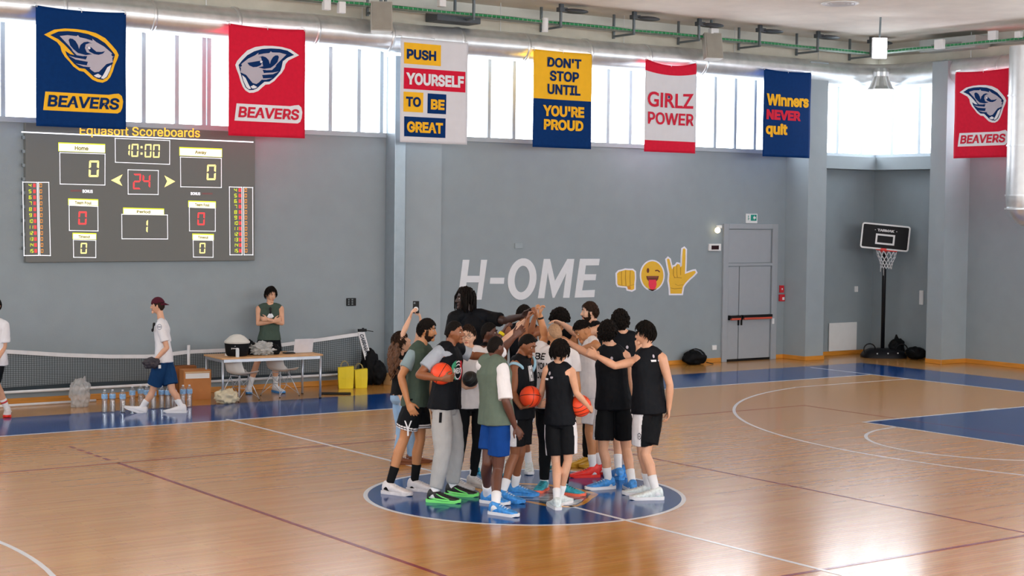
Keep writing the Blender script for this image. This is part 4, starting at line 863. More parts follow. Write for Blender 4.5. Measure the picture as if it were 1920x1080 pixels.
build(MB().box(c + rz @ V((0, -0.152, 0.40)), (0.40, 0.004, 0.085), 0, rz), 'label_strip', m_white, parent=t); build(MB().box(c + rz @ V((0, -0.152, 0.46)), (0.42, 0.003, 0.02), 0, rz), 'tape', mat('packing_tape', 'c9b08a', rough=0.3), parent=t)
t, c, rz = carton('cardboard_box', 'darker brown cardboard box behind the labelled one', gnd(346, 744), 0.36, 0.22, 0.52, -12, m_card2)
t, c, rz = carton('cardboard_box', 'small low cardboard box beside the black bag pile', gnd(737, 721), 0.26, 0.24, 0.2, 8, mat('cardboard_pale', 'c29a6a', rough=0.8))
def paper_bag(label, px, py, w, h, ang, hx):
    c = gnd(px, py); rz = Matrix.Rotation(R(ang), 3, 'Z'); t = thing('paper_bag', label, 'bag', c, 'yellow paper bags by the net'); rg = []
    for z, kw, kd in ((0, 0.88, 1), (0.01, 0.9, 1.02), (h * 0.5, 0.98, 0.95), (h, 1.0, 0.7)):
        rg.append([c + rz @ V((sx * w / 2 * kw, sy * 0.085 * kd, z + (0.012 * sx if z == h else 0))) for sx, sy in ((-1, -1), (0, -1.12), (1, -1), (1, 1), (0, 0.9), (-1, 1))])
    build(MB().rings(rg), 'bag_body', m_bagy, parent=t, bevel=0.004)
    for sy in (-1, 1):
        build(MB().tube([c + rz @ V((hx + 0.07 * math.cos(R(a)), sy * 0.05, h - 0.01 + 0.11 * math.sin(R(a)))) for a in range(0, 181, 20)], 0.004, 6), 'cord_handle', mat('cord_tan', 'b9a86a', rough=0.8), parent=t, smooth=True)
paper_bag('left and taller of the two yellow paper bags', 648, 728, 0.28, 0.385, -25, -0.02); paper_bag('right and lower of the two yellow paper bags', 676, 727, 0.23, 0.335, -20, -0.03)
for k, (px, py, r_, lab) in enumerate(((694, 722, (0.17, 0.14, 0.33), 'tall black backpack in pile behind the yellow bags'), (708, 722, (0.16, 0.15, 0.23), 'rounded black bag at the right of the bag pile'), (712, 718, (0.15, 0.13, 0.12), 'low black bag at the foot of the bag pile beside the small carton'))):
    c = gnd(px, py); t = thing('sports_bag', lab, 'bag', c, 'black bags by the net'); build(blob(c + V((0, 0.02, r_[2])), r_, 0.2, 2.4, 2.2 + k, 4, -r_[2] + 0.004), 'bag_body', m_bagk, parent=t, smooth=True)
    build(MB().tube([c + V((-0.06 + 0.04 * q, -0.03 - 0.03 * math.sin(q * 0.8), r_[2] * 2 * (0.85 - q * 0.16))) for q in range(5)], 0.014, 6), 'strap', m_black, parent=t, smooth=True)
c = gnd(628, 739); tag(build(MB().box(c + V((0, 0, 0.012)), (0.55, 0.22, 0.022), 0, Matrix.Rotation(R(-30), 3, 'Z')), 'black_mat', m_black, loc=c, bevel=0.008), 'flat black folder lying on the floor before the yellow bags', 'folder')
c = gnd(150, 763); tag(build(blob(c + V((0, 0, 0.2)), (0.155, 0.14, 0.24), 0.22, 2.2, 6.6, 5, -0.198, 0.3), 'plastic_sack', mat('clear_sack', 'c9cacb', rough=0.2, var=0.15, alpha=0.5, bump=0.8, bscale=14), loc=c, smooth=True), 'crumpled clear plastic sack on the floor left of the bottles', 'sack')
# ---- water bottles
m_pet = glass_mat('pet_plastic', (0.97, 0.98, 0.995), 0.22, 0.12); m_water = glass_mat('water', (0.96, 0.98, 0.99), 0.08, 0.06); m_blab = mat('bottle_label_blue', '8fb6dc', rough=0.35, var=0.25, vscale=25); m_cap = mat('bottle_cap_white', 'dfe4ec', rough=0.4)
BH = 0.355
def bottle(c, label):
    c = V(c); t = thing('water_bottle', label, 'bottle', c, 'water bottles along the court edge')
    pr = [(0.001, 0.004), (0.036, 0.002), (0.046, 0.012)] + [(0.046 if k % 2 else 0.0425, 0.02 + k * 0.0165) for k in range(12)] + [(0.047, 0.222), (0.0475, 0.285), (0.04, 0.305), (0.022, 0.328), (0.015, 0.336), (0.015, 0.345)]
    build(MB().lathe(c, pr, 20), 'bottle_body', m_pet, parent=t, smooth=True)
    build(MB().lathe(c, [(0.001, 0.008), (0.04, 0.01), (0.04, 0.29), (0.001, 0.291)], 16), 'water', m_water, parent=t, smooth=True)
    build(MB().lathe(c, [(0.0482, 0.216), (0.0486, 0.225), (0.0486, 0.278), (0.0482, 0.286)], 20), 'label', m_blab, parent=t, smooth=True)
    build(MB().lathe(c, [(0.017, 0.338), (0.017, 0.355), (0.001, 0.356)], 14), 'cap', m_cap, parent=t, smooth=True, auto=40)
    return t
bl = [(196, 773.5, 'leftmost water bottle of the row'), (211, 773, 'second water bottle from the left end of the row'), (230, 773.5, 'third water bottle from the left, before the raised shoe'), (248, 766, 'fourth bottle from the left, standing further back'),
      (264, 763, 'fifth bottle from the left, behind the raised white shoe'), (275, 765, 'bottle right behind the heel of the raised shoe'), (287.5, 767, 'bottle standing between the two feet of the walking man'), (303, 765, 'left one of the close pair between the feet'), (315, 765.5, 'right one of the close pair between the feet'),
      (326, 766, 'bottle just left of the planted white shoe'), (343, 763.5, 'bottle behind the planted shoe of the walking man'), (355, 763, 'rightmost water bottle, before the cardboard box')]
b0 = None
for px, py, lab in bl:
    g = gnd(px, py)
    if b0 is None: b0 = bottle(g, lab)
    else: dup(b0, g, 0.4 * px, lab)

# ================================================================ RIGHT CORNER
c = gnd(1309, 684.5); bp = thing('backpack', 'black backpack slumped on the floor below the wall stickers', 'backpack', c)
bpm = blob(c + V((0.0, 0.12, 0.155)), (0.31, 0.17, 0.165), 0.2, 1.7, 9.2, 4, -0.152); build(bpm, 'bag_body', m_bagk, parent=bp, smooth=True)
build(MB().tube([c + V((-0.12 + 0.08 * k, 0.0 - 0.02 * math.sin(k), 0.33 - 0.008 * k * k * 1.6)) for k in range(5)], 0.014, 6), 'shoulder_strap', mat('strap_grey', '4a5058', rough=0.6), parent=bp, smooth=True)
build(MB().tube([c + V((0.24, 0.02, 0.05)), c + V((0.34, -0.02, 0.02)), c + V((0.4, -0.03, 0.012))], 0.01, 6), 'loose_strap', m_black, parent=bp, smooth=True)
HX, HY = 17.36, 10.22
hp = thing('basketball_hoop', 'portable basketball hoop with black backboard standing in the corner', 'basketball hoop', (HX, HY, 0))
tw = -FWH; lr_ = V((math.cos(YAW), -math.sin(YAW), 0)); D0 = depth((HX, HY, 1))
m_hoopk = mat('hoop_black', '100f14', rough=0.5, spec=0.2, var=0.1); m_rim = mat('rim_red', 'dd2a22', rough=0.4)
build(MB().tube([(HX, HY, 0.1), V((HX, HY, 2.1)) , V((HX, HY, 2.75))], 0.045, 14), 'pole', mat('pole_black', '15171c', rough=0.4, spec=0.3), parent=hp, smooth=True)
bs = MB(); cc = V((HX, HY, 0)) + tw * 0.12; rg = []
for z, k in ((0.0, 1.0), (0.06, 1.0), (0.15, 0.86), (0.2, 0.6)):
    rg.append([cc + lr_ * (0.5 * k * math.copysign(abs(math.cos(R(a))) ** 0.6, math.cos(R(a)))) + tw * (0.36 * k * math.copysign(abs(math.sin(R(a))) ** 0.6, math.sin(R(a)))) + V((0, 0, z)) for a in range(0, 360, 15)])
bs.rings(rg); build(bs, 'base_tank', m_hoopk, parent=hp, smooth=True, auto=45)
for s_ in (-1, 1): build(MB().tube([cc + lr_ * (0.36 * s_ + 0.13 * math.cos(R(a))) + tw * 0.2 + V((0, 0, 0.14 + 0.13 * math.sin(R(a)) + 0.05)) for a in range(0, 360, 20)], 0.014, 6, closed=True), 'wheel', m_hoopk, parent=hp, smooth=True)
for k, q in enumerate((-0.22, 0.02, 0.24)): build(MB().sphere(cc + lr_ * q + tw * 0.345 + V((0, 0, 0.11 + 0.008 * k)), 0.016, 10, 6), 'bolt', m_white, parent=hp, smooth=True)
bc = at(1660, 444.5, D0 - 0.32); tilt = Matrix.Rotation(R(4.6), 3, tw) if False else None
ca, sa = math.cos(R(-4.9)), math.sin(R(-4.9)); bu = lr_ * ca + V((0, 0, 1)) * sa; bv = V((0, 0, 1)) * ca - lr_ * sa; bn = tw
BWd, BHt = 1.09, 0.575
def rrect(w, h, r, n=6):
    out = []
    for cx_, cy_, a0 in ((w / 2 - r, h / 2 - r, 0), (-w / 2 + r, h / 2 - r, 90), (-w / 2 + r, -h / 2 + r, 180), (w / 2 - r, -h / 2 + r, 270)):
        for i in range(n + 1): out.append((cx_ + r * math.cos(R(a0 + 90 * i / n)), cy_ + r * math.sin(R(a0 + 90 * i / n))))
    return out
bb = build(MB().prism(rrect(BWd, BHt, 0.06), bc, bu, bv, -bn * 0.04), 'backboard', m_hoopk, parent=hp)
def ringpoly(mb, A, B, o, lift):
    P1 = [o + bu * a + bv * b + bn * lift for a, b in A]; P2 = [o + bu * a + bv * b + bn * lift for a, b in B]; n = len(A)
    mb.add(P1 + P2, [(i, (i + 1) % n, n + (i + 1) % n, n + i) for i in range(n)])
mb = MB(); ringpoly(mb, rrect(BWd, BHt, 0.06), rrect(BWd - 0.07, BHt - 0.07, 0.03), bc, 0.003); build(mb, 'white_edge', m_white, parent=bb, fix=False)
sq = bc + bv * (-0.055) + bu * 0.0
mb = MB(); ringpoly(mb, rrect(0.43, 0.235, 0.004, 1), rrect(0.35, 0.155, 0.003, 1), sq, 0.004); build(mb, 'target_square', m_white, parent=bb, fix=False)
mb = MB(); o_ = bc + bv * 0.115 + bn * 0.004; text_quad(mb, 'TARMAK', [o_ - bu * 0.19 + bv * 0.055, o_ + bu * 0.19 + bv * 0.055, o_ + bu * 0.19, o_ - bu * 0.19], bold=0.045); mb.prism(rrect(.02, .015, .004, 1), o_ - bu * 0.24 + bv * 0.027, bu, bv, bn * .001); mb.prism(rrect(.02, .015, .004, 1), o_ + bu * 0.24 + bv * 0.027, bu, bv, bn * .001); build(mb, 'board_lettering', m_white, parent=bb, fix=False)
build(MB().tube([V((HX, HY, 2.15)), bc - bn * 0.04 - bv * 0.2], 0.03, 8).tube([V((HX, HY, 2.7)), bc - bn * 0.04 + bv * 0.15], 0.03, 8), 'support_arms', m_hoopk, parent=hp)
rc_ = bc - bv * (BHt / 2 + 0.01) + bn * 0.34 - bu * 0.02; rr_ = 0.225
rim = build(MB().tube([rc_ + bu * rr_ * math.cos(R(a)) + bn * rr_ * math.sin(R(a)) for a in range(0, 360, 10)], 0.013, 8, closed=True).box(rc_ - bn * 0.30 , (0.12, 0.06, 0.09), 0, Matrix((bu, bn, bv)).transposed()).tube([rc_ - bn * 0.3, rc_ - bn * 0.2], 0.03, 8), 'rim', m_rim, parent=hp, smooth=True, auto=50)
nt_ = MB(); m_cord = mat('net_cord_white', 'd6d8dc', rough=0.8)
lev = [(0.0, 0.225), (-0.12, 0.20), (-0.2, 0.165), (-0.27, 0.14), (-0.34, 0.125), (-0.40, 0.12)]
def np_(k, j): z, r_ = lev[j]; a = R(k * 30 + (15 if j % 2 else 0)); return rc_ + bu * r_ * math.cos(a) + bn * r_ * math.sin(a) + V((0, 0, z))
for k in range(12):
    for j in range(len(lev) - 1):
        kk = k + (1 if j % 2 else 0); nt_.tube([np_(k, j), np_(k, j + 1)], 0.006, 5); nt_.tube([np_(k, j), np_(k - 1 if j % 2 == 0 else k + 1, j + 1)], 0.006, 5)
nt_.tube([np_(8, 5), np_(8, 5) + V((0, 0, -0.16))], 0.007, 5); nt_.tube([np_(6, 4), np_(6, 4) + V((0, 0, -0.14))], 0.008, 5)
build(nt_, 'net', m_cord, parent=hp, smooth=True)
c = gnd(1672, 669); c = V((17.52, 9.95, 0)); t = thing('backpack', 'black backpack with pointed top leaning behind the hoop base', 'backpack', c)
build(blob(c + V((0, 0, 0.22)), (0.2, 0.15, 0.22), 0.2, 2.0, 4.4, 4, -0.218), 'bag_body', m_bagk, parent=t, smooth=True); build(MB().tube([c + V((0, 0, 0.36)), c + V((-0.02, 0, 0.52))], [0.08, 0.012], 10), 'top_loop', m_bagk, parent=t, smooth=True)
c = V((17.55, 9.42, 0)); t = thing('duffel_bag', 'low black duffel bag right of the hoop base', 'bag', c); build(blob(c + V((0, 0, 0.14)), (0.17, 0.26, 0.14), 0.2, 2.0, 7.7, 4, -0.138), 'bag_body', m_bagk, parent=t, smooth=True)
build(MB().tube([c + V((-0.15, -0.1 + 0.05 * k, 0.16 + 0.05 * math.sin(k * 0.78))) for k in range(5)], 0.012, 6), 'handle', m_black, parent=t, smooth=True)
# ================================================================ PEOPLE
TMP = bpy.data.scenes.new('tmp'); TVL = TMP.view_layers[0]
SKIN = dict(pale='dcae92', light='d3a082', tan='bd8358', brown='8a5536', dark='5c3729', deep='3a2723')
for k_, c_ in SKIN.items(): mat('skin_' + k_, c_, rough=0.5, var=0.06, vscale=12, sss=0.06)
m_eyew = mat('eye_white', 'd8d4d0', rough=0.25, var=0.0); m_iris = mat('eye_iris', '1d130e', rough=0.2)
def cloth_mat(name, c, rough=0.8, **k): return mat('cloth_' + name, c, rough=rough, var=k.pop('var', 0.08), vscale=k.pop('vscale', 5), bump=k.pop('bump', 0.25), bscale=k.pop('bscale', 25), spec=0.12, sheen=k.pop('sheen', 0.0), **k)
m_cblack = cloth_mat('black', '101216', rough=0.7); m_cjers = cloth_mat('jersey_black', '0f1218', rough=0.65, var=0.25); m_cwhite = cloth_mat('white', 'e0dfe3'); m_cgreen = cloth_mat('olive_green', '5f6d62'); m_cgreend = cloth_mat('dark_green', '44534a')
m_cgrey = cloth_mat('joggers_grey', 'a9aaab'); m_cnavy = cloth_mat('navy_shorts', '173a63'); m_croyal = cloth_mat('royal_shorts', '123f86'); m_cjean = cloth_mat('pale_denim', '8fb0d3', var=0.15); m_cbgrey = cloth_mat('blue_grey_tee', '8ba0a8'); m_clgrey = cloth_mat('light_grey_tee', 'a4aebb'); m_cblue = cloth_mat('sky_trim', '9cc6dc')
m_csock = cloth_mat('sock_white', 'e3e4e8'); m_csockk = cloth_mat('sock_black', '141416'); m_cmaroon = cloth_mat('maroon_cap', '4a1a28')
HAIR = dict(black=mat('hair_black', '14100e', rough=0.75, spec=0.12, var=0.4, vscale=60, bump=0.5, bscale=90), dkbrown=mat('hair_dark_brown', '2b1d15', rough=0.7, spec=0.15, var=0.3, vscale=60, bump=0.5, bscale=90), brown=mat('hair_brown', '5b3a22', rough=0.55, var=0.35, vscale=40, bump=0.6, bscale=60), sandy=mat('hair_sandy', '9c7a5c', rough=0.7, var=0.2, vscale=60, bump=0.3, bscale=120))
SH = dict(white=mat('shoe_white', 'e4e3e6', rough=0.5, var=0.05), cream=mat('shoe_cream', 'd9d4d6', rough=0.55, var=0.12, vscale=20), pastel=mat('shoe_pastel', 'd5dfe0', rough=0.5, var=0.2, vscale=30), blue=mat('shoe_blue', '3f8fd8', rough=0.5, var=0.3, vscale=30), black=mat('shoe_black', '17191c', rough=0.5, var=0.3, vscale=25), green=mat('shoe_neon_green', '7dea7a', rough=0.5), red=mat('shoe_red', 'e02b22', rough=0.5, var=0.15, vscale=25), grey=mat('shoe_grey', 'b9b5b4', rough=0.6, var=0.12, vscale=20), brown=mat('shoe_brown', '7a4427', rough=0.5), teal=mat('shoe_teal', '2fa3b8', rough=0.5, var=0.3, vscale=25), yellow=mat('shoe_yellow', 'c99a2a', rough=0.5), coral=mat('shoe_coral', 'ee6a50', rough=0.5))

def remesh(mb, voxel, it=3, fac=0.5):
    me = bpy.data.meshes.new('r'); me.from_pydata(mb.v, [], mb.f); me.update()
    b = bmesh.new(); b.from_mesh(me); bmesh.ops.recalc_face_normals(b, faces=b.faces); b.to_mesh(me); b.free()
    o = bpy.data.objects.new('r', me); TMP.collection.objects.link(o)
    md = o.modifiers.new('r', 'REMESH'); md.mode = 'VOXEL'; md.voxel_size = voxel; md.adaptivity = 0
    if it: s = o.modifiers.new('s', 'SMOOTH'); s.factor = fac; s.iterations = it
    TVL.update(); dg = TVL.depsgraph; ev = o.evaluated_get(dg)
    out = bpy.data.meshes.new_from_object(ev, depsgraph=dg)
    bpy.data.objects.remove(o); bpy.data.meshes.remove(me)
    return out
def coords(me):
    a = np.empty(len(me.vertices) * 3, np.float32); me.vertices.foreach_get('co', a); return a.reshape(-1, 3)
def setco(me, a): me.vertices.foreach_set('co', a.astype(np.float32).ravel()); me.update()
def wrinkle(me, amp, freq, seed, zs=0.6):
    a = coords(me); nn = np.empty(len(a) * 3, np.float32); me.vertices.foreach_get('normal', nn); nn = nn.reshape(-1, 3)
    f = freq; k = np.array([noise.noise(V((p[0] * f + seed, p[1] * f, p[2] * f * zs))) + 0.5 * noise.noise(V((p[0] * f * 2.4, p[1] * f * 2.4 + seed, p[2] * f * 1.6))) for p in a])
    setco(me, a + nn * (k * amp)[:, None])
def centers(me):
    a = np.empty(len(me.polygons) * 3, np.float32); me.polygons.foreach_get('center', a); return a.reshape(-1, 3)
def chain(mb, pts, rads, n=14):
    """tapered limb with rounded ends; the points are smoothed into a curve"""
    P = [V(p) for p in pts]; Q, Rr = [], []
    for i in range(len(P) - 1):
        for k in range(4):
            t = k / 4; Q.append(P[i].lerp(P[i + 1], t)); Rr.append(rads[i] * (1 - t) + rads[i + 1] * t)
    Q.append(P[-1]); Rr.append(rads[-1])
    mb.tube(Q, Rr, n); mb.sphere(P[0], rads[0] * 0.985, 12, 8); mb.sphere(P[-1], rads[-1] * 0.985, 12, 8)
def face_dir(a):
    r = V((math.cos(YAW), -math.sin(YAW), 0)); return (-FWH * math.cos(R(a)) + r * math.sin(R(a))).normalized()

HEADN = (40, 28)
def head_base(d):
    """outline of the skull and jaw in head space (x right, y forward, z up)"""
    x, y, z = d; X, Y, Z = 0.0765 * x, 0.098 * y, 0.122 * z
    if z < -0.15:
        t = (-z - 0.15) / 0.85; X *= 1 - 0.30 * t
        Y *= (1 - 0.06 * t) if y > 0 else (1 - 0.5 * t)
    if y > 0.75: Y = 0.098 * (0.75 + (y - 0.75) * 0.7)
    return V((X, Y, Z))
def shell(pred, thick, nz, seed, inner=0.96, n=HEADN):
    """a cap of hair laid on the head: closed shell over the directions where pred holds"""
    NA, NB = n; mb = MB(); outer = {}; vs = []; fs = []
    def dr(i, j):
        t = math.pi * j / NB; a = 2 * math.pi * i / NA; return V((math.sin(t) * math.cos(a), math.sin(t) * math.sin(a), math.cos(t)))
    keep = set()
    for j in range(NB):
        for i in range(NA):
            c = (dr(i, j) + dr(i + 1, j) + dr(i, j + 1) + dr(i + 1, j + 1)) / 4
            if pred(c.normalized()): keep.add((i, j))
    idx = {}
    def vid(i, j, s):
        i %= NA
        if j == 0 or j == NB: i = 0
        k = (i, j, s)
        if k not in idx:
            d = dr(i, j); b = head_base(d); t = thick(d) * (1 + nz * noise.noise(d * 6 + V((seed, 0, 0))) + nz * 0.8 * noise.noise(d * 13 + V((0, seed, 0))))
            p = b + d * t if s else b * inner
            idx[k] = len(vs); vs.append(p)
        return idx[k]
    for (i, j) in keep:
        q = lambda s: [vid(i, j, s), vid(i + 1, j, s), vid(i + 1, j + 1, s), vid(i, j + 1, s)]
        for s in (0, 1):
            f = []
            for w in q(s):
                if w not in f: f.append(w)
            if len(f) > 2: fs.append(tuple(f if s else f[::-1]))
        for (di, dj, e0, e1) in ((0, -1, 0, 1), (1, 0, 1, 2), (0, 1, 2, 3), (-1, 0, 3, 0)):
            if ((i + di) % NA, j + dj) not in keep:
                a, b = q(1), q(0)
                if a[e0] != a[e1]: fs.append((a[e0], a[e1], b[e1], b[e0]))
    return vs, fs
def hairline(d, front=0.56, side=0.12, nape=-0.62):
    y = d.y
    if y > 0: th = side + (front - side) * min(1, max(0, (y - 0.25) / 0.5))
    else: th = side + (nape - side) * min(1, -y / 0.75)
    return d.z > th

def hand(mb, w, d, pn, thumb, s=1.0, curl=25, spread=6, tcurl=20):
    """palm, five fingers with three joints each, thumb from the side of the palm. w wrist, d hand direction, pn palm normal, thumb side"""
    d = V(d).normalized(); pn = V(pn); pn = (pn - d * pn.dot(d)).normalized(); l = d.cross(pn).normalized() * thumb   # l: towards the thumb side
    ring = []
    for t, wd, th in ((-0.01, 0.027, 0.021), (0.02, 0.034, 0.018), (0.055, 0.043, 0.016), (0.085, 0.044, 0.0135), (0.096, 0.038, 0.010)):
        c = V(w) + d * t * s; ring.append([c + l * (wd * s * math.cos(R(a))) + pn * (th * s * math.sin(R(a))) for a in range(0, 360, 24)])
    mb.rings(ring)
    for k, (off, L, r) in enumerate(((0.031, 0.078, 0.0092), (0.0105, 0.088, 0.0095), (-0.0105, 0.081, 0.0092), (-0.031, 0.062, 0.0082))):
        b = V(w) + d * 0.088 * s + l * off * s; dd = (d + l * math.tan(R(spread * (1.2 - k * 0.8)))).normalized(); pts = [V(w) + d * 0.06 * s + l * off * s, b]
        ang = 0
        for q, fr in enumerate((0.45, 0.31, 0.24)):
            ang += R(curl * (0.8 + 0.12 * k) * (1.0 if q else 0.75)); v = dd * math.cos(ang) + pn * math.sin(ang); pts.append(pts[-1] + v * L * fr * s)
        chain(mb, pts, [r * s * 1.05, r * s * 1.05, r * s, r * s * 0.93, r * s * 0.8], 8)
    tb = V(w) + d * 0.025 * s + l * 0.026 * s; v1 = (d * 0.72 + l * 0.7 + pn * 0.25).normalized(); v2 = (d * 0.9 + l * 0.25 + pn * (0.2 + tcurl / 60)).normalized()
    p1 = tb + v1 * 0.042 * s; p2 = p1 + v2 * 0.033 * s; chain(mb, [tb, p1, p2, p2 + v2 * 0.024 * s], [0.0135 * s, 0.0115 * s, 0.0105 * s, 0.0085 * s], 8)

def ik(a, b, l1, l2, hint):
    a, b = V(a), V(b); d = b - a; L = d.length; u = d.normalized()
    if L >= l1 + l2 - 1e-4: return a + d * (l1 / (l1 + l2))
    x = (L * L + l1 * l1 - l2 * l2) / (2 * L); h = math.sqrt(max(0, l1 * l1 - x * x)); hv = V(hint); hv = hv - u * hv.dot(u)
    return a + u * x + (hv.normalized() * h if hv.length > 1e-6 else V((0, 0, 0)))

ALLP = []
class Person:
    def __init__(s, label, feet, pelvis, neck, head, yaw, skin, scale=1.0, build=1.0, head_yaw=None, pitch=0, roll=0, arms=None, hair='short', haircol='black', top=None, bottom=None, socks=None, shoes=None, beard=None, glasses=False, hipyaw=None, sh_w=None, knees=(None, None), ddp=0.0, headsize=1.0, seed=None, group=None, shoulders=None):
        """feet: (px,py,yaw,lift) for left and right foot on the floor; pelvis, neck base and head centre measured in the photograph"""
        s.sc, s.b, s.skin = scale, build, skin; s.seed = seed if seed is not None else len(ALLP) * 3.7 + 1
        F = [gnd(f[0], f[1]) + V((0, 0, f[3] if len(f) > 3 else 0)) for f in feet]
        s.D = sum(depth(p) for p in F) / 2 + ddp; J = lambda q: at(q[0], q[1], s.D + (q[2] if len(q) > 2 else 0))
        root = s.root = thing('person', label, 'person', ((F[0].x + F[1].x) / 2, (F[0].y + F[1].y) / 2, 0), group)
        f = s.f = face_dir(yaw); up = V((0, 0, 1)); rb = s.rb = f.cross(up).normalized(); fh = face_dir(hipyaw if hipyaw is not None else yaw); rh = s.rh = fh.cross(up).normalized(); s.fh = fh
        P, N, H = J(pelvis), J(neck), J(head); P = V((P.x, P.y, N.z * 0.615)); s.P, s.N, s.H = P, N, H; s.u = (N - P).normalized()
        sw = (sh_w or 0.185) * scale; hw = 0.092 * scale
        s.sh = [N - s.u * 0.055 * scale - rb * sw, N - s.u * 0.055 * scale + rb * sw]          # left, right
        if shoulders:
            for i in (0, 1):
                if shoulders[i] is not None: s.sh[i] = J(shoulders[i])
        s.hip = [P - rh * hw, P + rh * hw]
        s.foot = []; s.ank = []; s.kn = []
        for i in (0, 1):
            fd = face_dir(feet[i][2]); pit = feet[i][4] if len(feet[i]) > 4 else 0
            fd = (fd * math.cos(R(pit)) + up * math.sin(R(pit))).normalized(); s.foot.append((F[i], fd))
            A = F[i] + V((0, 0, 0.085 * scale)) - fd * 0.055 * scale; s.ank.append(A)
            if knees[i] is not None: K = J(knees[i])
            else:
                tot = (s.hip[i] - A).length; l1 = tot * 0.508; l2 = tot * 0.500; K = ik(s.hip[i], A, l1, l2, fd * 0.6 + fh)
            s.kn.append(K)
        s.el = [None, None]; s.wr = [None, None]; s.hd = [None, None]
        arms = arms or (None, None)
        for i in (0, 1):
            sg = -1 if i == 0 else 1
            if arms[i] is None:
                e = s.sh[i] - up * 0.285 * scale + rb * sg * 0.05 * scale - f * 0.02; w = e - up * 0.25 * scale + f * 0.06 * scale + rb * sg * 0.01; s.el[i], s.wr[i] = e, w; s.hd[i] = dict(d=(w - e), pn=-rb * sg, curl=25)
            else:
                a = arms[i]; s.wr[i] = J(a['w'])
                if 'e' in a: s.el[i] = J(a['e'])
                else: s.el[i] = ik(s.sh[i], s.wr[i], 0.30 * scale, 0.27 * scale, V(a.get('hint', (0, 0, -1))))
                s.hd[i] = dict(d=(face_dir(a['hdir'][0]) * math.cos(R(a['hdir'][1])) + up * math.sin(R(a['hdir'][1]))) if 'hdir' in a else (s.wr[i] - s.el[i]), pn=(face_dir(a['pn'][0]) * math.cos(R(a['pn'][1])) + up * math.sin(R(a['pn'][1]))) if 'pn' in a else -rb * sg, curl=a.get('curl', 25), spread=a.get('spread', 6))
        # head frame
        hf = face_dir(head_yaw if head_yaw is not None else yaw); hf = (hf * math.cos(R(pitch)) + up * math.sin(R(pitch))).normalized(); hr = hf.cross(up).normalized(); hu = hr.cross(hf)
        if roll: q = Matrix.Rotation(R(roll), 3, hf); hr = q @ hr; hu = q @ hu
        s.HM = Matrix((hr, hf, hu)).transposed(); s.hs = 1.0 * headsize
        for nm, L_, lo, hi in (('armL', (s.el[0] - s.sh[0]).length + (s.wr[0] - s.el[0]).length, .42, .72), ('armR', (s.el[1] - s.sh[1]).length + (s.wr[1] - s.el[1]).length, .42, .72), ('spine', (N - P).length, .45, .72), ('neck', (H - N).length, .12, .27), ('pelvis_h', P.z, .8, 1.2), ('headtop', H.z + .12, 1.5, 2.3)):
            if not lo < L_ < hi: print('CHECK', label[:40], nm, round(L_, 2))
        s.body(); s.face(glasses); s.hairdo(hair, haircol); 
        if beard: s.beard(beard, haircol)
        if top: s.top(*top)
        if bottom: s.bottom(*bottom)
        for i in (0, 1):
            if socks: s.sock(i, *socks)
            if shoes: s.shoe(i, *shoes)
        ALLP.append(s)
    def ring(s, c, r, f, a, b, n=20, sq=0.85):
        out = []
        for q in range(n):
            t = 2 * math.pi * q / n; x, y = math.cos(t), math.sin(t); x = math.copysign(abs(x) ** sq, x); y = math.copysign(abs(y) ** sq, y); out.append(c + r * (a * x) + f * (b * y))
        return out
    def axis(s, t):
        """spine point, right and forward vectors at height share t (0 hips, 1 neck base)"""
        r = (s.rh * (1 - t) + s.rb * t).normalized() if t > 0 else s.rh; u = s.u if t > 0 else (V((0, 0, 1)) * 0.6 + s.u * 0.4).normalized()
        c = s.P + s.u * ((s.N - s.P).length * t) if t >= 0 else s.P + V((0, 0, 1)) * ((s.N - s.P).length * t)
        r = (r - u * r.dot(u)).normalized(); return c, r, u.cross(r).normalized()
    def torso(s, mb, rows):
        k = s.sc * s.b; rg = []
        for t, a, b, o in rows:
            c, r, f = s.axis(t); rg.append(s.ring(c + f * o, r, f, a * k, b * k))
        mb.rings(rg)
    def H2W(s, p): return s.H + s.HM @ (V(p) * s.hs)
    def body(s):
        mb = MB(); k = s.sc; b = k * s.b
        s.torso(mb, [(-0.12, 0.10, 0.085, 0), (-0.04, 0.158, 0.112, -0.01), (0.06, 0.165, 0.118, -0.008), (0.2, 0.15, 0.105, 0), (0.38, 0.14, 0.098, 0.004), (0.58, 0.155, 0.108, 0.006), (0.74, 0.172, 0.115, 0.004), (0.86, 0.168, 0.10, 0), (0.94, 0.13, 0.078, -0.004), (1.0, 0.07, 0.06, -0.004)])
        for i in (0, 1):
            sg = -1 if i == 0 else 1
            chain(mb, [s.N + s.u * 0.02 * k, s.N.lerp(s.sh[i], 0.5) + s.u * 0.02 * k, s.sh[i]], [0.05 * b, 0.05 * b, 0.058 * b])
            S, E, W = s.sh[i], s.el[i], s.wr[i]; chain(mb, [S, S.lerp(E, 0.3), S.lerp(E, 0.6), E], [0.060 * b, 0.054 * b, 0.047 * b, 0.040 * b]); chain(mb, [E, E.lerp(W, 0.28), E.lerp(W, 0.65), W], [0.040 * b, 0.044 * b, 0.035 * b, 0.0265 * b])
            h = s.hd[i]; hand(mb, W, h['d'], h['pn'], 1 if (V(h['d']).cross(V(h['pn']))).dot(V(h.get('th', s.thumbdir(i, h)))) > 0 else -1, k, h['curl'], h.get('spread', 6))
            Hp, K, A = s.hip[i], s.kn[i], s.ank[i]; back = -s.foot[i][1]
            chain(mb, [Hp + V((0, 0, 0.02)), Hp.lerp(K, 0.3), Hp.lerp(K, 0.7), K], [0.095 * b, 0.088 * b, 0.068 * b, 0.054 * b]); chain(mb, [K, K.lerp(A, 0.3) + back * 0.016, K.lerp(A, 0.65) + back * 0.006, A], [0.054 * b, 0.058 * b, 0.043 * b, 0.036 * b])
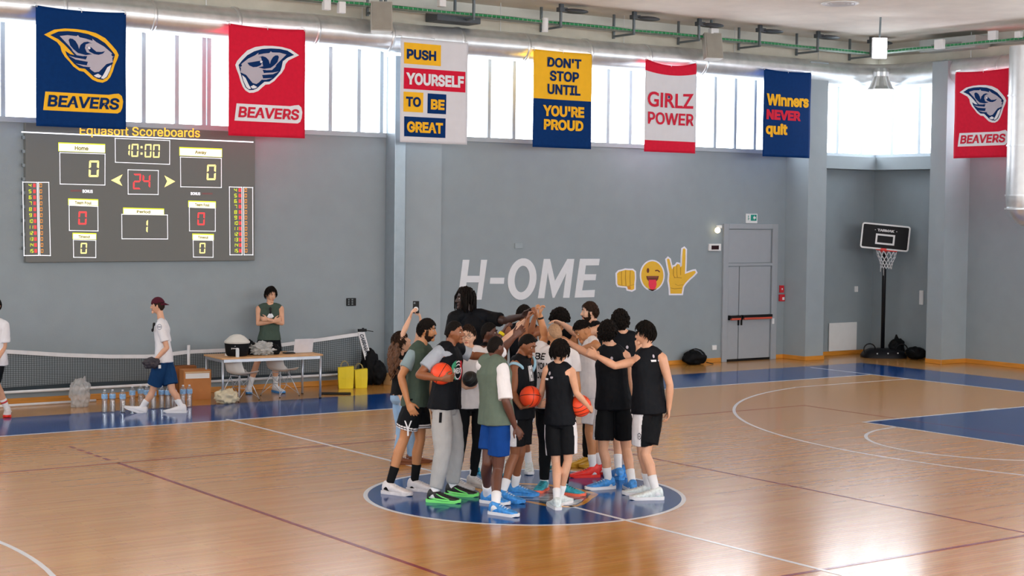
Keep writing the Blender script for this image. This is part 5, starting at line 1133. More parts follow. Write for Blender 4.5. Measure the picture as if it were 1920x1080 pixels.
            chain(mb, [A, s.foot[i][0] + V((0, 0, 0.045)) + s.foot[i][1] * 0.08 * k], [0.036 * b, 0.026 * b])
        # neck and head
        chain(mb, [s.N - s.u * 0.03, s.N.lerp(s.H2W((0, -0.02, -0.05)), 0.5), s.H2W((0, -0.02, -0.05))], [0.062 * b, 0.054 * b, 0.054 * b])
        NA, NB = HEADN; vs, fs = [], []
        for j in range(NB + 1):
            for i in range(NA):
                t = math.pi * j / NB; a = 2 * math.pi * i / NA; d = V((math.sin(t) * math.cos(a), math.sin(t) * math.sin(a), math.cos(t))); p = head_base(d)
                ex = min(abs(p.x - 0.031), abs(p.x + 0.031)); 
                if p.y > 0.05: p.y -= 0.010 * math.exp(-(ex / 0.016) ** 2 - ((p.z - 0.012) / 0.013) ** 2)
                vs.append(s.H2W(p))
        for j in range(NB):
            for i in range(NA): fs.append((j * NA + i, j * NA + (i + 1) % NA, (j + 1) * NA + (i + 1) % NA, (j + 1) * NA + i))
        # close poles
        mb.add(vs, fs)
        hh = lambda pts, rs: chain(mb, [s.H2W(p) for p in pts], [r * s.hs for r in rs], 10)
        hh([(0, 0.088, 0.02), (0, 0.101, -0.006), (0, 0.108, -0.026)], [0.009, 0.0105, 0.0135]); hh([(-0.011, 0.097, -0.029), (0.011, 0.097, -0.029)], [0.009, 0.009])
        hh([(-0.040, 0.074, 0.030), (-0.02, 0.087, 0.031), (0.02, 0.087, 0.031), (0.040, 0.074, 0.030)], [0.009, 0.010, 0.010, 0.009])
        for sx in (-1, 1):
            hh([(sx * 0.045, 0.062, -0.022), (sx * 0.04, 0.06, -0.05)], [0.018, 0.014])
            mb.sphere(s.H2W((sx * 0.079, -0.006, 0.0)), (0.009 * s.hs, 0.019 * s.hs, 0.032 * s.hs), 12, 8, 0, s.HM @ Matrix.Rotation(R(-12 * sx), 3, 'Z'))
        hh([(-0.012, 0.078, -0.098), (0.012, 0.078, -0.098)], [0.019, 0.019]); hh([(-0.018, 0.085, -0.057), (0, 0.091, -0.056), (0.018, 0.085, -0.057)], [0.006, 0.0078, 0.006]); hh([(-0.016, 0.084, -0.069), (0, 0.09, -0.070), (0.016, 0.084, -0.069)], [0.006, 0.008, 0.006])
        me = remesh(mb, 0.0066, 2, 0.5); C = centers(me); M = np.array(s.HM); L = (C - np.array(s.H)) @ M / s.hs
        lips = (np.abs(L[:, 0]) < 0.021) & (L[:, 1] > 0.083) & (L[:, 2] < -0.053 - 0.2 * np.abs(L[:, 0])) & (L[:, 2] > -0.074 + 0.2 * np.abs(L[:, 0]))
        base = SKIN[s.skin]; rgb = [int(base[i:i + 2], 16) / 255 for i in (0, 2, 4)]; lm = mat('lips_' + s.skin, [rgb[0] * 0.85, rgb[1] * 0.62, rgb[2] * 0.62], rough=0.4)
        off = s.root.location; a = coords(me) - np.array(off, np.float32); setco(me, a)
        o = link('body', me, [MATS['skin_' + s.skin], lm], s.root, smooth=True); me.polygons.foreach_set('material_index', lips.astype(np.int32)); s.bodyobj = o
    def thumbdir(s, i, h):
        """thumb side: for a hanging arm it points forward; for raised arms inward/up"""
        d = V(h['d']).normalized(); sg = 1 if i == 0 else -1      # left hand: thumb = d x pn reversed
        l = d.cross(V(h['pn'])); return l * (-1 if i == 0 else 1)
    def part(s, mb, name, m, smooth=True, parent=None, **k): return build(mb, name, m, parent=parent or s.root, smooth=smooth, **k)
    def face(s, glasses):
        for sx in (-1, 1):
            mb = MB(); mb.sphere((0, 0, 0), (0.0125, 0.009, 0.0062), 18, 12)
            mi = []
            for f in mb.f:
                c = sum((V(mb.v[i]) for i in f), V((0, 0, 0))) / len(f); mi.append(1 if c.y > 0.004 and abs(c.x) < 0.0072 else 0)
            mb.v = [tuple(s.H2W(V(v) + V((sx * 0.031, 0.0803, 0.011)))) for v in mb.v]; mb.m = mi; s.part(mb, 'eye', [m_eyew, m_iris])
            mb = MB().tube([s.H2W((sx * 0.014, 0.098, 0.034)), s.H2W((sx * 0.03, 0.093, 0.040)), s.H2W((sx * 0.047, 0.077, 0.034))], [0.0035 * s.hs, 0.0042 * s.hs, 0.0025 * s.hs], 6); s.part(mb, 'eyebrow', HAIR['dkbrown'] if s.skin in ('pale', 'light') else HAIR['black'])
        if glasses:
            mb = MB()
            for sx in (-1, 1):
                mb.tube([s.H2W((sx * 0.031 + 0.024 * math.cos(R(a)), 0.105 - abs(math.cos(R(a)) * 0.0) - 0.006 * (1 if sx * math.cos(R(a)) > 0 else 0), 0.008 + 0.019 * math.sin(R(a)))) for a in range(0, 360, 24)], 0.002, 6, closed=True); mb.tube([s.H2W((sx * 0.055, 0.098, 0.012)), s.H2W((sx * 0.08, 0.0, 0.012))], 0.002, 6)
            mb.tube([s.H2W((-0.008, 0.106, 0.01)), s.H2W((0.008, 0.106, 0.01))], 0.002, 6); s.part(mb, 'glasses', mat('glasses_frame', '4a3a34', rough=0.3))
    def hairdo(s, style, col):
        m_ = HAIR[col]; S = s.seed
        if style is None: return
        def strands(mb, ok, n, t, L, r, curl=0.0):
            rnd = random.Random(int(S * 10)); k_ = 0
            while k_ < n:
                d = V((rnd.gauss(0, 1), rnd.gauss(0, 1), rnd.gauss(0.3, 1))).normalized()
                if not ok(d): continue
                k_ += 1
                if curl: q = rnd.uniform(0.7, 1.2) * curl; mb.sphere(s.H2W(head_base(d) + d * (t * rnd.uniform(0.8, 1.15))), q * s.hs, 7, 5); continue
                tg = (d - V((0, -0.25, 0.97)) * d.dot(V((0, -0.25, 0.97)))); fl_ = V((0, 0.25, -0.97)) - d * d.dot(V((0, 0.25, -0.97))); fl_ = (fl_ + V((rnd.gauss(0, .35), rnd.gauss(0, .35), rnd.gauss(0, .2)))).normalized(); pts = []
                for a in range(4):
                    dd = (d + fl_ * L * a / 3).normalized(); pts.append(s.H2W(head_base(dd) + dd * (t * (0.9 + 0.25 * math.sin(a * 1.05) + rnd.uniform(0, .15)))))
                mb.tube(pts, [r * s.hs, r * 1.3 * s.hs, r * 1.1 * s.hs, r * 0.3 * s.hs], 5)
        def put(vf, name='hair', m__=None, parent=None):
            mb = MB(); mb.add([s.H2W(v) for v in vf[0]], vf[1])
            if name == 'hair':
                if style in ('curly', 'afro'): strands(mb, lambda d: hairline(d, 0.52, 0.04, -0.58), 330, 0.034 if style == 'curly' else 0.048, 0, 0, 0.0125)
                elif style in ('mop', 'bowl', 'long'): strands(mb, lambda d: hairline(d, 0.72 if style != 'bowl' else 0.34, 0.08, -0.42), 240, 0.026, 0.5, 0.0045)
                elif style in ('short', 'bun'): strands(mb, lambda d: hairline(d, 0.62, 0.16, -0.58), 220, 0.016, 0.3, 0.0038)
                elif style == 'fade': strands(mb, lambda d: hairline(d, 0.6, 0.44, 0.3), 150, 0.024, 0.35, 0.0042)
            return s.part(mb, name, m__ or m_, parent=parent)
        if style == 'short': put(shell(lambda d: hairline(d, 0.60, 0.14), lambda d: 0.012 + 0.010 * max(0, d.z), 0.25, S))
        elif style == 'crop': put(shell(lambda d: hairline(d, 0.66, 0.18, -0.5), lambda d: 0.007 + 0.006 * max(0, d.z), 0.2, S))
        elif style == 'buzz': put(shell(lambda d: hairline(d, 0.66, 0.2, -0.45), lambda d: 0.0035, 0.1, S))
        elif style == 'fade': put(shell(lambda d: hairline(d, 0.58, 0.42, 0.28), lambda d: 0.016 + 0.012 * max(0, d.z), 0.35, S)); 
        elif style == 'bowl': put(shell(lambda d: hairline(d, 0.30, -0.12, -0.48), lambda d: 0.024 + 0.008 * d.z, 0.06, S))
        elif style == 'mop': put(shell(lambda d: hairline(d, 0.64, 0.14, -0.55), lambda d: 0.016 + 0.018 * max(0, d.z), 0.5, S))
        elif style in ('curly', 'afro'):
            t = 0.034 if style == 'curly' else 0.05
            put(shell(lambda d: hairline(d, 0.5, 0.02, -0.6), lambda d: t * (0.75 + 0.35 * max(0, d.z)), 0.45, S, n=(64, 44)))
        elif style == 'dreads':
            h = put(shell(lambda d: hairline(d, 0.62, 0.1, -0.7), lambda d: 0.016 + 0.012 * max(0, d.z), 0.5, S)); rnd = random.Random(5); mb = MB()
            for q in range(64):
                a = R(200 + rnd.uniform(-125, 145) + 70); el = R(rnd.uniform(-5, 75)); d = V((math.cos(a) * math.cos(el), math.sin(a) * math.cos(el), math.sin(el)))
                if d.y > 0.55 and d.z < 0.7: continue
                p0 = head_base(d) + d * 0.012; ln = rnd.uniform(0.12, 0.2); out_ = V((d.x, d.y, 0)).normalized() if (d.x or d.y) else V((1, 0, 0))
                p1 = p0 + out_ * 0.022 + V((0, 0, 0.012)); e = head_base(V((out_.x, out_.y, -0.1)).normalized()) + out_ * (0.018 + rnd.uniform(0, 0.018)); p2 = V((e.x, e.y, min(p0.z, 0.03))); p3 = p2 + V((rnd.uniform(-.015, .015), rnd.uniform(-.015, .015), -ln))
                mb.tube([s.H2W(p) for p in (p0, p1, p2, p2.lerp(p3, 0.5), p3)], [0.008, 0.009, 0.0095, 0.0085, 0.006], 6)
            s.part(mb, 'dreadlocks', m_, parent=h)
        elif style == 'long':
            put(shell(lambda d: hairline(d, 0.6, 0.0, -0.7), lambda d: 0.022, 0.4, S)); rnd = random.Random(9); mb = MB()
            for q in range(58):
                a = R(rnd.uniform(185, 355)); d = V((math.cos(a), math.sin(a), rnd.uniform(0.0, 0.7))).normalized(); p = head_base(d) + d * 0.012; pts = [s.H2W(p)]; L = rnd.uniform(0.28, 0.44); ph = rnd.uniform(0, 6)
                down = V((0, 0, -1)); out_ = (s.HM @ V((d.x, d.y, 0))).normalized()
                for t in range(1, 11):
                    w = t / 10; pts.append(pts[0] + out_ * (0.05 * math.sin(min(1, w * 1.4) * 2.2)) + down * (L * w) + V((0.014 * math.sin(ph + w * 22), 0.014 * math.cos(ph + w * 22), 0)))
                mb.tube(pts, [0.016] * 4 + [0.018] * 4 + [0.014, 0.01, 0.004], 6)
            s.part(mb, 'long_curls', HAIR['brown'])
        elif style == 'bun':
            put(shell(lambda d: hairline(d, 0.62, 0.1, -0.6), lambda d: 0.012, 0.15, S)); mb = MB().sphere(s.H2W((0, -0.12, 0.03)), 0.036 * s.hs, 14, 10); s.part(mb, 'hair_bun', m_)
        elif style == 'cap':
            put(shell(lambda d: hairline(d, 0.75, 0.02, -0.55), lambda d: 0.008, 0.1, S))
            c = put(shell(lambda d: d.z > 0.36 - 0.12 * d.y, lambda d: 0.017 + 0.006 * max(0, d.z), 0.03, S, 1.02), 'cap', m_cmaroon); mb = MB()
            # peak worn to the back
            rg = []
            for q in range(9):
                a = R(-148 + q * 14.5); x0, y0 = 0.083 * math.cos(a), 0.104 * math.sin(a); k_ = max(0, math.sin(R(q * 22.5))) ** 0.6; rg.append(((x0, y0, 0.05), (x0 * 1.02, y0 - 0.07 * k_, 0.018)))
            for q in range(8): mb.add([s.H2W(rg[q][0]), s.H2W(rg[q + 1][0]), s.H2W(rg[q + 1][1]), s.H2W(rg[q][1])], [(0, 1, 2, 3)])
            o = s.part(mb, 'cap_peak', m_cmaroon, parent=c); sd = o.modifiers.new('t', 'SOLIDIFY'); sd.thickness = 0.005
    def beard(s, th, col):
        vf = shell(lambda d: d.y > -0.05 and d.z > -0.98 and (d.z < -0.44 or (d.y < 0.34 and d.z < 0.1)) and not (abs(d.x) < 0.2 and d.y > 0.5 and d.z > -0.66), lambda d: th, 0.25, s.seed, n=(56, 40)); mb = MB(); mb.add([s.H2W(v) for v in vf[0]], vf[1]); s.part(mb, 'beard', HAIR['dkbrown'])
        mb = MB().tube([s.H2W((-0.027, 0.086, -0.052)), s.H2W((0, 0.103, -0.045)), s.H2W((0.027, 0.086, -0.052))], [0.004, 0.0055, 0.004], 6); s.part(mb, 'moustache', HAIR[col])
    # ---- clothes
    def finish(s, me, name, mats, idx=None, parent=None):
        setco(me, coords(me) - np.array(s.root.location, np.float32)); o = link(name, me, mats, parent or s.root, smooth=True)
        if idx is not None: me.polygons.foreach_set('material_index', idx.astype(np.int32))
        return o
    def top(s, kind, m_, opt=None):
        opt = opt or {}; b = s.sc * s.b; L = opt.get('hem', -0.10); lo = opt.get('loose', 0.0)
        if kind == 'layer':                                      # a tee with a sleeveless vest over it
            s.top('tee', opt['under'], dict(hem=0.22, sleeve=opt.get('sleeve', 0.62), loose=-0.03)); return s.top(opt.get('outer', 'tank'), m_, dict(opt, hem=L, over=True))
        mb = MB(); ov = 0.012 if opt.get('over') else 0.0
        if kind in ('tee', 'vest'):
            s.torso(mb, [(L, 0.20 + lo, 0.15 + lo, -0.004), (0.04, 0.194 + lo, 0.145 + lo, -0.004), (0.25, 0.165 + lo, 0.125 + lo, 0), (0.42, 0.162 + lo, 0.12 + lo, 0.004), (0.6, 0.172 + lo, 0.125 + lo, 0.006), (0.76, 0.185 + lo, 0.13 + lo, 0.004), (0.88, 0.178 + ov * .5, 0.11 + ov, 0), (0.96, 0.135 + ov, 0.088 + ov, -0.004), (1.015, 0.082 + ov, 0.072 + ov, -0.004)])
            for i in (0, 1):
                S, E = s.sh[i], s.el[i]; chain(mb, [s.N + s.u * 0.012 * s.sc - (s.N - S) * 0.25, s.N.lerp(S, 0.55) + s.u * 0.022 * s.sc, (S + s.u * 0.006) if kind == 'tee' else s.N.lerp(S, 0.8) + s.u * 0.012], [0.058 * b + ov, 0.06 * b + ov, 0.066 * b + ov])
                if kind == 'tee':
                    fr = opt.get('sleeve', 0.6); e = S.lerp(E, fr); w = opt.get('sleeve_w', 1.0); pts = [S, S.lerp(e, 0.5), e]; Q = MB(); Q.tube(pts, [0.07 * b, 0.072 * b * w, 0.074 * b * w], 16); mb.add(Q.v, Q.f); mb.sphere(S, 0.07 * b, 14, 10)
        else:                                                    # tank: narrow shoulders so the arms come out bare
            s.torso(mb, [(L, 0.20 + lo, 0.15 + lo, -0.004), (0.04, 0.194 + lo, 0.145 + lo, -0.004), (0.25, 0.172 + lo, 0.128 + lo, 0), (0.42, 0.166 + lo, 0.122 + lo, 0.004), (0.58, 0.17 + lo, 0.124 + lo, 0.006), (0.7, 0.176 + lo * .5, 0.127, 0.005), (0.78, 0.168 + ov, 0.126 + ov, 0.003), (0.86, 0.152 + ov, 0.114 + ov, 0), (0.93, 0.138 + ov, 0.096 + ov, -0.004), (0.985, 0.112 + ov, 0.08 + ov, -0.006), (1.015, 0.08 + ov, 0.072 + ov, -0.006)])
            for i in (0, 1): chain(mb, [s.N.lerp(s.sh[i], 0.22) + s.u * 0.012 * s.sc, s.N.lerp(s.sh[i], 0.5) + s.u * 0.017 * s.sc, s.N.lerp(s.sh[i], 0.7) + s.u * 0.008 * s.sc], [0.057 * b + ov, 0.0605 * b + ov, 0.0625 * b + ov])
        me = remesh(mb, 0.0085, 3, 0.5); wrinkle(me, opt.get('fold', 0.006), 9, s.seed); wrinkle(me, 0.0025, 26, s.seed + 3)
        mats = [m_]; idx = None
        s.topobj = s.finish(me, opt.get('name', {'tee': 'shirt', 'vest': 'sleeveless_shirt', 'tank': 'jersey'}[kind]), mats, idx)
        if 'trim' in opt:
            for i in (0, 1):
                sg = -1 if i == 0 else 1; ax = (s.sh[i] - s.N).normalized(); c = s.N.lerp(s.sh[i], 0.86) - s.u * 0.062 * s.sc; f_ = (s.f - ax * s.f.dot(ax)).normalized(); u_ = ax.cross(f_).normalized()
                if u_.dot(s.u) < 0: u_ = -u_
                rg_ = []
                for q in range(30):
                    t = R(q * 12); p_ = c + f_ * (0.092 * b * math.cos(t)) + u_ * (0.112 * b * math.sin(t)); n_ = (f_ * math.cos(t) + u_ * math.sin(t)); rg_.append([p_ + n_ * (0.011 * math.cos(R(w))) + ax * (0.021 * math.sin(R(w))) for w in range(0, 360, 45)])
                mb = MB(); mb.rings(rg_, closed=True); s.part(mb, 'armhole_trim', opt['trim'], parent=s.topobj)
        if opt.get('collar'):
            mb = MB(); rg = []
            for r_, z in ((0.075, -0.005), (0.068, 0.03), (0.078, 0.012)):
                c, r, f = s.axis(1.0); rg.append(s.ring(c + s.u * z * 1.0 + f * 0.004, r, f, r_ * b, r_ * 0.9 * b))
            mb.rings(rg, cap=False); s.part(mb, 'collar', m_, parent=s.topobj)
    def bottom(s, kind, m_, opt=None):
        opt = opt or {}; b = s.sc * s.b; mb = MB(); wst = opt.get('waist', 0.075)
        s.torso(mb, [(-0.15, 0.12, 0.11, -0.004), (-0.06, 0.172, 0.132, -0.012), (0.04, 0.172, 0.130, -0.008), (wst, 0.162, 0.120, -0.006)])
        for i in (0, 1):
            Hp, K, A = s.hip[i], s.kn[i], s.ank[i]; o = (s.rh * (-1 if i == 0 else 1)) * 0.004
            if kind == 'shorts':
                fr = opt.get('len', 0.92); e = Hp.lerp(K, fr) if fr <= 1 else K.lerp(A, fr - 1); fl = opt.get('flare', 1.0)
                Q = MB(); Q.tube([Hp + V((0, 0, 0.02)) + o, Hp.lerp(e, 0.5) + o, e + o], [0.095 * b, 0.110 * b * fl, 0.110 * b * fl], 18); mb.add(Q.v, Q.f); mb.sphere(Hp + V((0, 0, 0.02)) + o, 0.095 * b, 14, 10)
            else:
                w = opt.get('width', 1.0); end = K.lerp(A, opt.get('to', 0.93)); Q = MB(); pts = [Hp + V((0, 0, 0.02)), Hp.lerp(K, 0.5), K, K.lerp(end, 0.5), end]; rs = [0.094 * b, 0.092 * b * w, 0.072 * b * w, 0.066 * b * w, opt.get('cuff', 0.052) * b]
                P2, R2 = [], []
                for q in range(4):
                    for t in range(4): P2.append(pts[q].lerp(pts[q + 1], t / 4)); R2.append(rs[q] * (1 - t / 4) + rs[q + 1] * t / 4)
                P2.append(pts[4]); R2.append(rs[4]); Q.tube(P2, R2, 18); mb.add(Q.v, Q.f); mb.sphere(pts[0], rs[0], 14, 10)
        me = remesh(mb, 0.0085, 3, 0.5); wrinkle(me, opt.get('fold', 0.006), 8, s.seed + 9, 0.35); wrinkle(me, 0.0025, 22, s.seed + 1)
        mats = [m_]; idx = None
        if 'panel' in opt:
            C = centers(me); idx = np.zeros(len(C), bool)
            for i in (0, 1):
                Hp, K = np.array(s.hip[i]), np.array(s.kn[i]); ax = (K - Hp) / np.linalg.norm(K - Hp); rel = C - Hp; rad = rel - np.outer(rel @ ax, ax); out_ = np.array(s.rh) * (-1 if i == 0 else 1); f_ = np.array(s.fh)
                lat = rad @ out_; fw_ = rad @ f_; idx |= (lat > 0.035) & (np.abs(fw_) < 0.066 * b) & (rel @ ax > -0.12)
            mats = [m_, opt['panel']]
        if 'hemband' in opt:
            C = centers(me); idx = np.zeros(len(C), bool)
            for i in (0, 1):
                Hp, K = np.array(s.hip[i]), np.array(s.kn[i]); ln = np.linalg.norm(K - Hp); ax = (K - Hp) / ln; t = ((C - Hp) @ ax) / ln - opt.get('len', 0.92); near = np.linalg.norm((C - Hp) - np.outer((C - Hp) @ ax, ax), axis=1) < 0.15
                idx |= near & (((t > -0.10) & (t < -0.065)) | ((t > -0.04) & (t < -0.012)))
            mats = [m_, opt['hemband']]
        s.botobj = s.finish(me, {'shorts': 'shorts', 'trousers': 'trousers'}[kind], mats, idx)
    def sock(s, i, m_, hgt=0.16, stripe=None):
        b = s.sc * s.b; A, K = s.ank[i], s.kn[i]; u = (K - A).normalized(); fd = s.foot[i][1]; mb = MB()
        rs = [(-0.05, 0.047), (0.0, 0.045), (0.05, 0.044), (hgt * 0.6, 0.047), (hgt, 0.052), (hgt + 0.006, 0.046)]
        mb.tube([A + u * z * s.sc - fd * 0.004 for z, r in rs], [r * b for z, r in rs], 16); n = len(mb.f); o = s.part(mb, 'sock', m_)
        if stripe:
            q = MB().tube([A + u * (hgt * 0.72) * s.sc, A + u * (hgt * 0.86) * s.sc], [0.0525 * b, 0.054 * b], 16); s.part(q, 'sock_stripe', stripe, parent=o)
    def shoe(s, i, mu, msole, mlace=None, high=1.0, accent=None):
        k = s.sc * 1.13; g, fd = s.foot[i]; high = high * 1.16; up = V((0, 0, 1)); sd = fd.cross(up).normalized(); upv = sd.cross(fd).normalized(); mb = MB(); rg = []
        spec = [(-0.118, 0.020, 0.03, 0.060), (-0.108, 0.034, 0.022, 0.098 * high), (-0.085, 0.040, 0.02, 0.110 * high), (-0.045, 0.043, 0.02, 0.108 * high), (-0.005, 0.044, 0.02, 0.098), (0.045, 0.047, 0.02, 0.080), (0.095, 0.051, 0.02, 0.063), (0.14, 0.050, 0.02, 0.053), (0.172, 0.040, 0.022, 0.045), (0.192, 0.018, 0.028, 0.034)]
        for x, w, z0, z1 in spec:
            c = g + fd * x * k + upv * ((z0 + z1) / 2 * k); rg.append([c + sd * (w * k * math.copysign(abs(math.cos(R(a))) ** 0.7, math.cos(R(a)))) + upv * ((z1 - z0) / 2 * k * math.copysign(abs(math.sin(R(a))) ** 0.8, math.sin(R(a)))) for a in range(0, 360, 20)])
        mb.rings(rg); o = s.part(mb, 'shoe', mu); md = o.modifiers.new('s', 'SUBSURF'); md.levels = 1; md.render_levels = 1
        q = MB(); A = []
        for x, w in ((-0.128, 0.016), (-0.118, 0.036), (-0.08, 0.045), (0.0, 0.044), (0.06, 0.049), (0.11, 0.055), (0.155, 0.050), (0.185, 0.034), (0.203, 0.014)): A.append((x, w))
        L_ = [(x, w) for x, w in A] + [(x, -w) for x, w in A[::-1]]; lay = []
        for z, kk in ((0.001, 0.96), (0.012, 1.0), (0.03, 1.0)): lay.append([g + fd * x * k * (0.99 if z < .005 else 1) + sd * w * kk * k + upv * (z + (0.008 if x > 0.18 else 0)) * k for x, w in L_])
        q.rings(lay); s.part(q, 'sole', msole, parent=o, auto=40)
        t = MB()
        for x, z in ((0.005, 0.0975), (0.03, 0.089), (0.055, 0.079), (0.08, 0.0705)): t.tube([g + fd * x * k - sd * 0.026 * k + upv * (z - 0.008) * k, g + fd * x * k + upv * (z + 0.002) * k, g + fd * x * k + sd * 0.026 * k + upv * (z - 0.008) * k], 0.0035, 6)
        s.part(t, 'laces', mlace or SH['white'], parent=o)
        if accent:
            for sg in (-1, 1):
                t = MB(); pts = [(-0.09, 0.036, 0.05), (-0.03, 0.047, 0.038), (0.05, 0.053, 0.03), (0.11, 0.056, 0.03)]; t.tube([g + fd * x * k + sd * sg * w * k + upv * z * k for x, w, z in pts], [0.006, 0.01, 0.012, 0.008], 8)
                t.tube([g + fd * x * k + sd * sg * w * k + upv * z * k for x, w, z in [(-0.02, 0.043, 0.085), (0.03, 0.049, 0.06), (0.1, 0.054, 0.04)]], [0.004, 0.007, 0.005], 8); s.part(t, 'side_flash', accent, parent=o)
    def decal(s, kind, cx, cy, w, h, m_, name, text=None, parent=None, poly=None, bold=0.02, shear=0, lift=0.005):
        """print laid on the shirt: centred where the photograph shows it (pixels), size in metres"""
        ob = parent or s.topobj; tr = BVHTree.FromPolygons([tuple(v.co + s.root.location) for v in ob.data.vertices], [tuple(p.vertices) for p in ob.data.polygons])
        d = ray(cx, cy).normalized(); hit = tr.ray_cast(CAMP, d)
        if hit[0] is None: print('DECAL miss', name); return
        c, n = hit[0], hit[1]; n = V((n.x, n.y, n.z * 0.3)).normalized(); n = n if n.dot(d) < 0 else -n; r = V((0, 0, 1)).cross(n).normalized(); u = n.cross(r)
        mb = MB()
        if text: vs, fs, _ = text_shape(text, bold, shear); pts = [((x - 0.5) * w, (y - 0.5) * h) for x, y in vs]
        else:
            bm = bmesh.new(); bm.faces.new([bm.verts.new((a, b_, 0)) for a, b_ in poly]); bmesh.ops.triangulate(bm, faces=bm.faces); bmesh.ops.subdivide_edges(bm, edges=[e for e in bm.edges if e.calc_length() > 0.3], cuts=1); bmesh.ops.triangulate(bm, faces=bm.faces); bm.verts.index_update()
            pts = [(v.co.x * w / 2, v.co.y * h / 2) for v in bm.verts]; fs = [tuple(v.index for v in f.verts) for f in bm.faces]; bm.free()
        out = []
        for a, b_ in pts:
            p = c + r * a + u * b_ + n * 0.15; hh = tr.ray_cast(p, -n, 0.4); out.append((hh[0] if hh[0] is not None else c + r * a + u * b_) + n * lift)
        mb.add(out, fs); return build(mb, name, m_, parent=ob, fix=False)

CIRC = [(math.cos(R(a)), math.sin(R(a))) for a in range(0, 360, 18)]
def ring_strokes(s, cx, cy, w, h, m_, name, **k):
    for t in (0,): s.decal('', cx, cy, w, h, m_, name, poly=CIRC, **k)

m_ball = None
def ball_mat(name, c1, line):
    mt = bpy.data.materials.new(name); mt.use_nodes = True; nt = mt.node_tree; b = nt.nodes['Principled BSDF']; L = nt.links.new
    tc = nt.nodes.new('ShaderNodeTexCoord'); sx = nt.nodes.new('ShaderNodeSeparateXYZ'); L(tc.outputs['Object'], sx.inputs[0])
    def mth(op, a, bb=None):
        n = nt.nodes.new('ShaderNodeMath'); n.operation = op
        for i, q in enumerate((a, bb)):
            if q is None: continue
            if isinstance(q, (int, float)): n.inputs[i].default_value = q
            else: L(q, n.inputs[i])
        return n.outputs[0]
    X, Y, Z = sx.outputs; W = 0.0038
    l1 = mth('LESS_THAN', mth('ABSOLUTE', X), W); l2 = mth('LESS_THAN', mth('ABSOLUTE', Y), W)
    k = mth('SUBTRACT', mth('ABSOLUTE', X), mth('MULTIPLY_ADD', mth('MULTIPLY', Z, Z), 3.2) if False else mth('ADD', mth('MULTIPLY', mth('MULTIPLY', Z, Z), 4.0), 0.042)); l3 = mth('LESS_THAN', mth('ABSOLUTE', k), W)
    mk = mth('MAXIMUM', mth('MAXIMUM', l1, l2), l3); mx = nt.nodes.new('ShaderNodeMix'); mx.data_type = 'RGBA'; mx.inputs['A'].default_value = (*lin(c1), 1); mx.inputs['B'].default_value = (*lin(line), 1); L(mk, mx.inputs['Factor']); L(mx.outputs['Result'], b.inputs['Base Color'])
    b.inputs['Roughness'].default_value = 0.5; vo = nt.nodes.new('ShaderNodeTexVoronoi'); vo.inputs['Scale'].default_value = 260; L(tc.outputs['Object'], vo.inputs['Vector']); bp = nt.nodes.new('ShaderNodeBump'); bp.inputs['Strength'].default_value = 0.3; bp.inputs['Distance'].default_value = 0.002; L(vo.outputs['Distance'], bp.inputs['Height']); L(bp.outputs['Normal'], b.inputs['Normal'])
    return mt
m_orange = ball_mat('basketball_orange', 'f0491e', '2a0f0a'); m_blackball = ball_mat('basketball_black', '121417', '2c3a3a')
def ball(c, r, label, m_, rot=(20, 30, 10), group='basketballs held in the huddle'):
    o = build(MB().sphere(c, r, 32, 20), 'basketball', m_, loc=c, smooth=True); o.rotation_euler = tuple(R(a) for a in rot); tag(o, label, 'ball', group); return o
# ---------------------------------------------------------------- the three by the left wall
PW = dict
p = Person('person in white polo and backwards maroon cap striding left past the bottles', [(258, 774, -80, 0.0, 20), (334, 774, -86)], (307, 699), (303, 602), (296, 574), -85, 'light', 0.98, 0.98, hair='cap', haircol='dkbrown', head_yaw=-88, knees=((286, 733, 0.0), (323, 733)),
    arms=(PW(w=(290, 676, -0.22), e=(313, 652, -0.2), hdir=(-80, -50), pn=(180, 0), curl=42), PW(w=(296, 690, 0.25), e=(316, 655, 0.2))), top=('tee', m_cwhite, dict(hem=-0.16, collar=True, sleeve=0.72)), bottom=('shorts', m_cnavy, dict(len=0.82, flare=1.1)), socks=(m_csock, 0.15), shoes=(SH['white'], SH['white']))
g1 = at(291, 609, p.D - 0.10); pt = MB().tube([at(288, 606, p.D - 0.15), at(287, 620, p.D - 0.17)], 0.012, 6).sphere(at(286, 619, p.D - 0.17), (0.02, 0.01, 0.028), 10, 8).sphere(at(289, 608, p.D - 0.15), (0.02, 0.01, 0.028), 10, 8); p.part(pt, 'sunglasses', m_black)
p.decal('', 299, 613, 0.075, 0.09, mat('badge_grey', '9097a5', rough=0.7), 'chest_badge', poly=CIRC); p.decal('', 299, 613, 0.055, 0.068, m_cwhite, 'chest_badge_center', poly=CIRC, lift=0.007); p.decal('', 299, 613, 0.05, 0.02, mat('badge_grey', '9097a5'), 'chest_badge_word', poly=[(-1, -1), (1, -1), (1, 1), (-1, 1)], lift=0.008)
c = at(284, 681, p.D - 0.27); pch = thing('pouch', 'dark crumpled pouch in the hand of the man with the maroon cap', 'pouch', c); build(blob(c, (0.13, 0.08, 0.085), 0.28, 2.2, 3.9, 4), 'pouch_body', mat('pouch_dark', '2f2b33', rough=0.6, var=0.2, bump=0.4, bscale=20), parent=pch, smooth=True); build(MB().box(c + V((0.09, -0.1, -0.05)), (0.035, 0.02, 0.05)), 'pouch_tag', m_white, parent=pch)
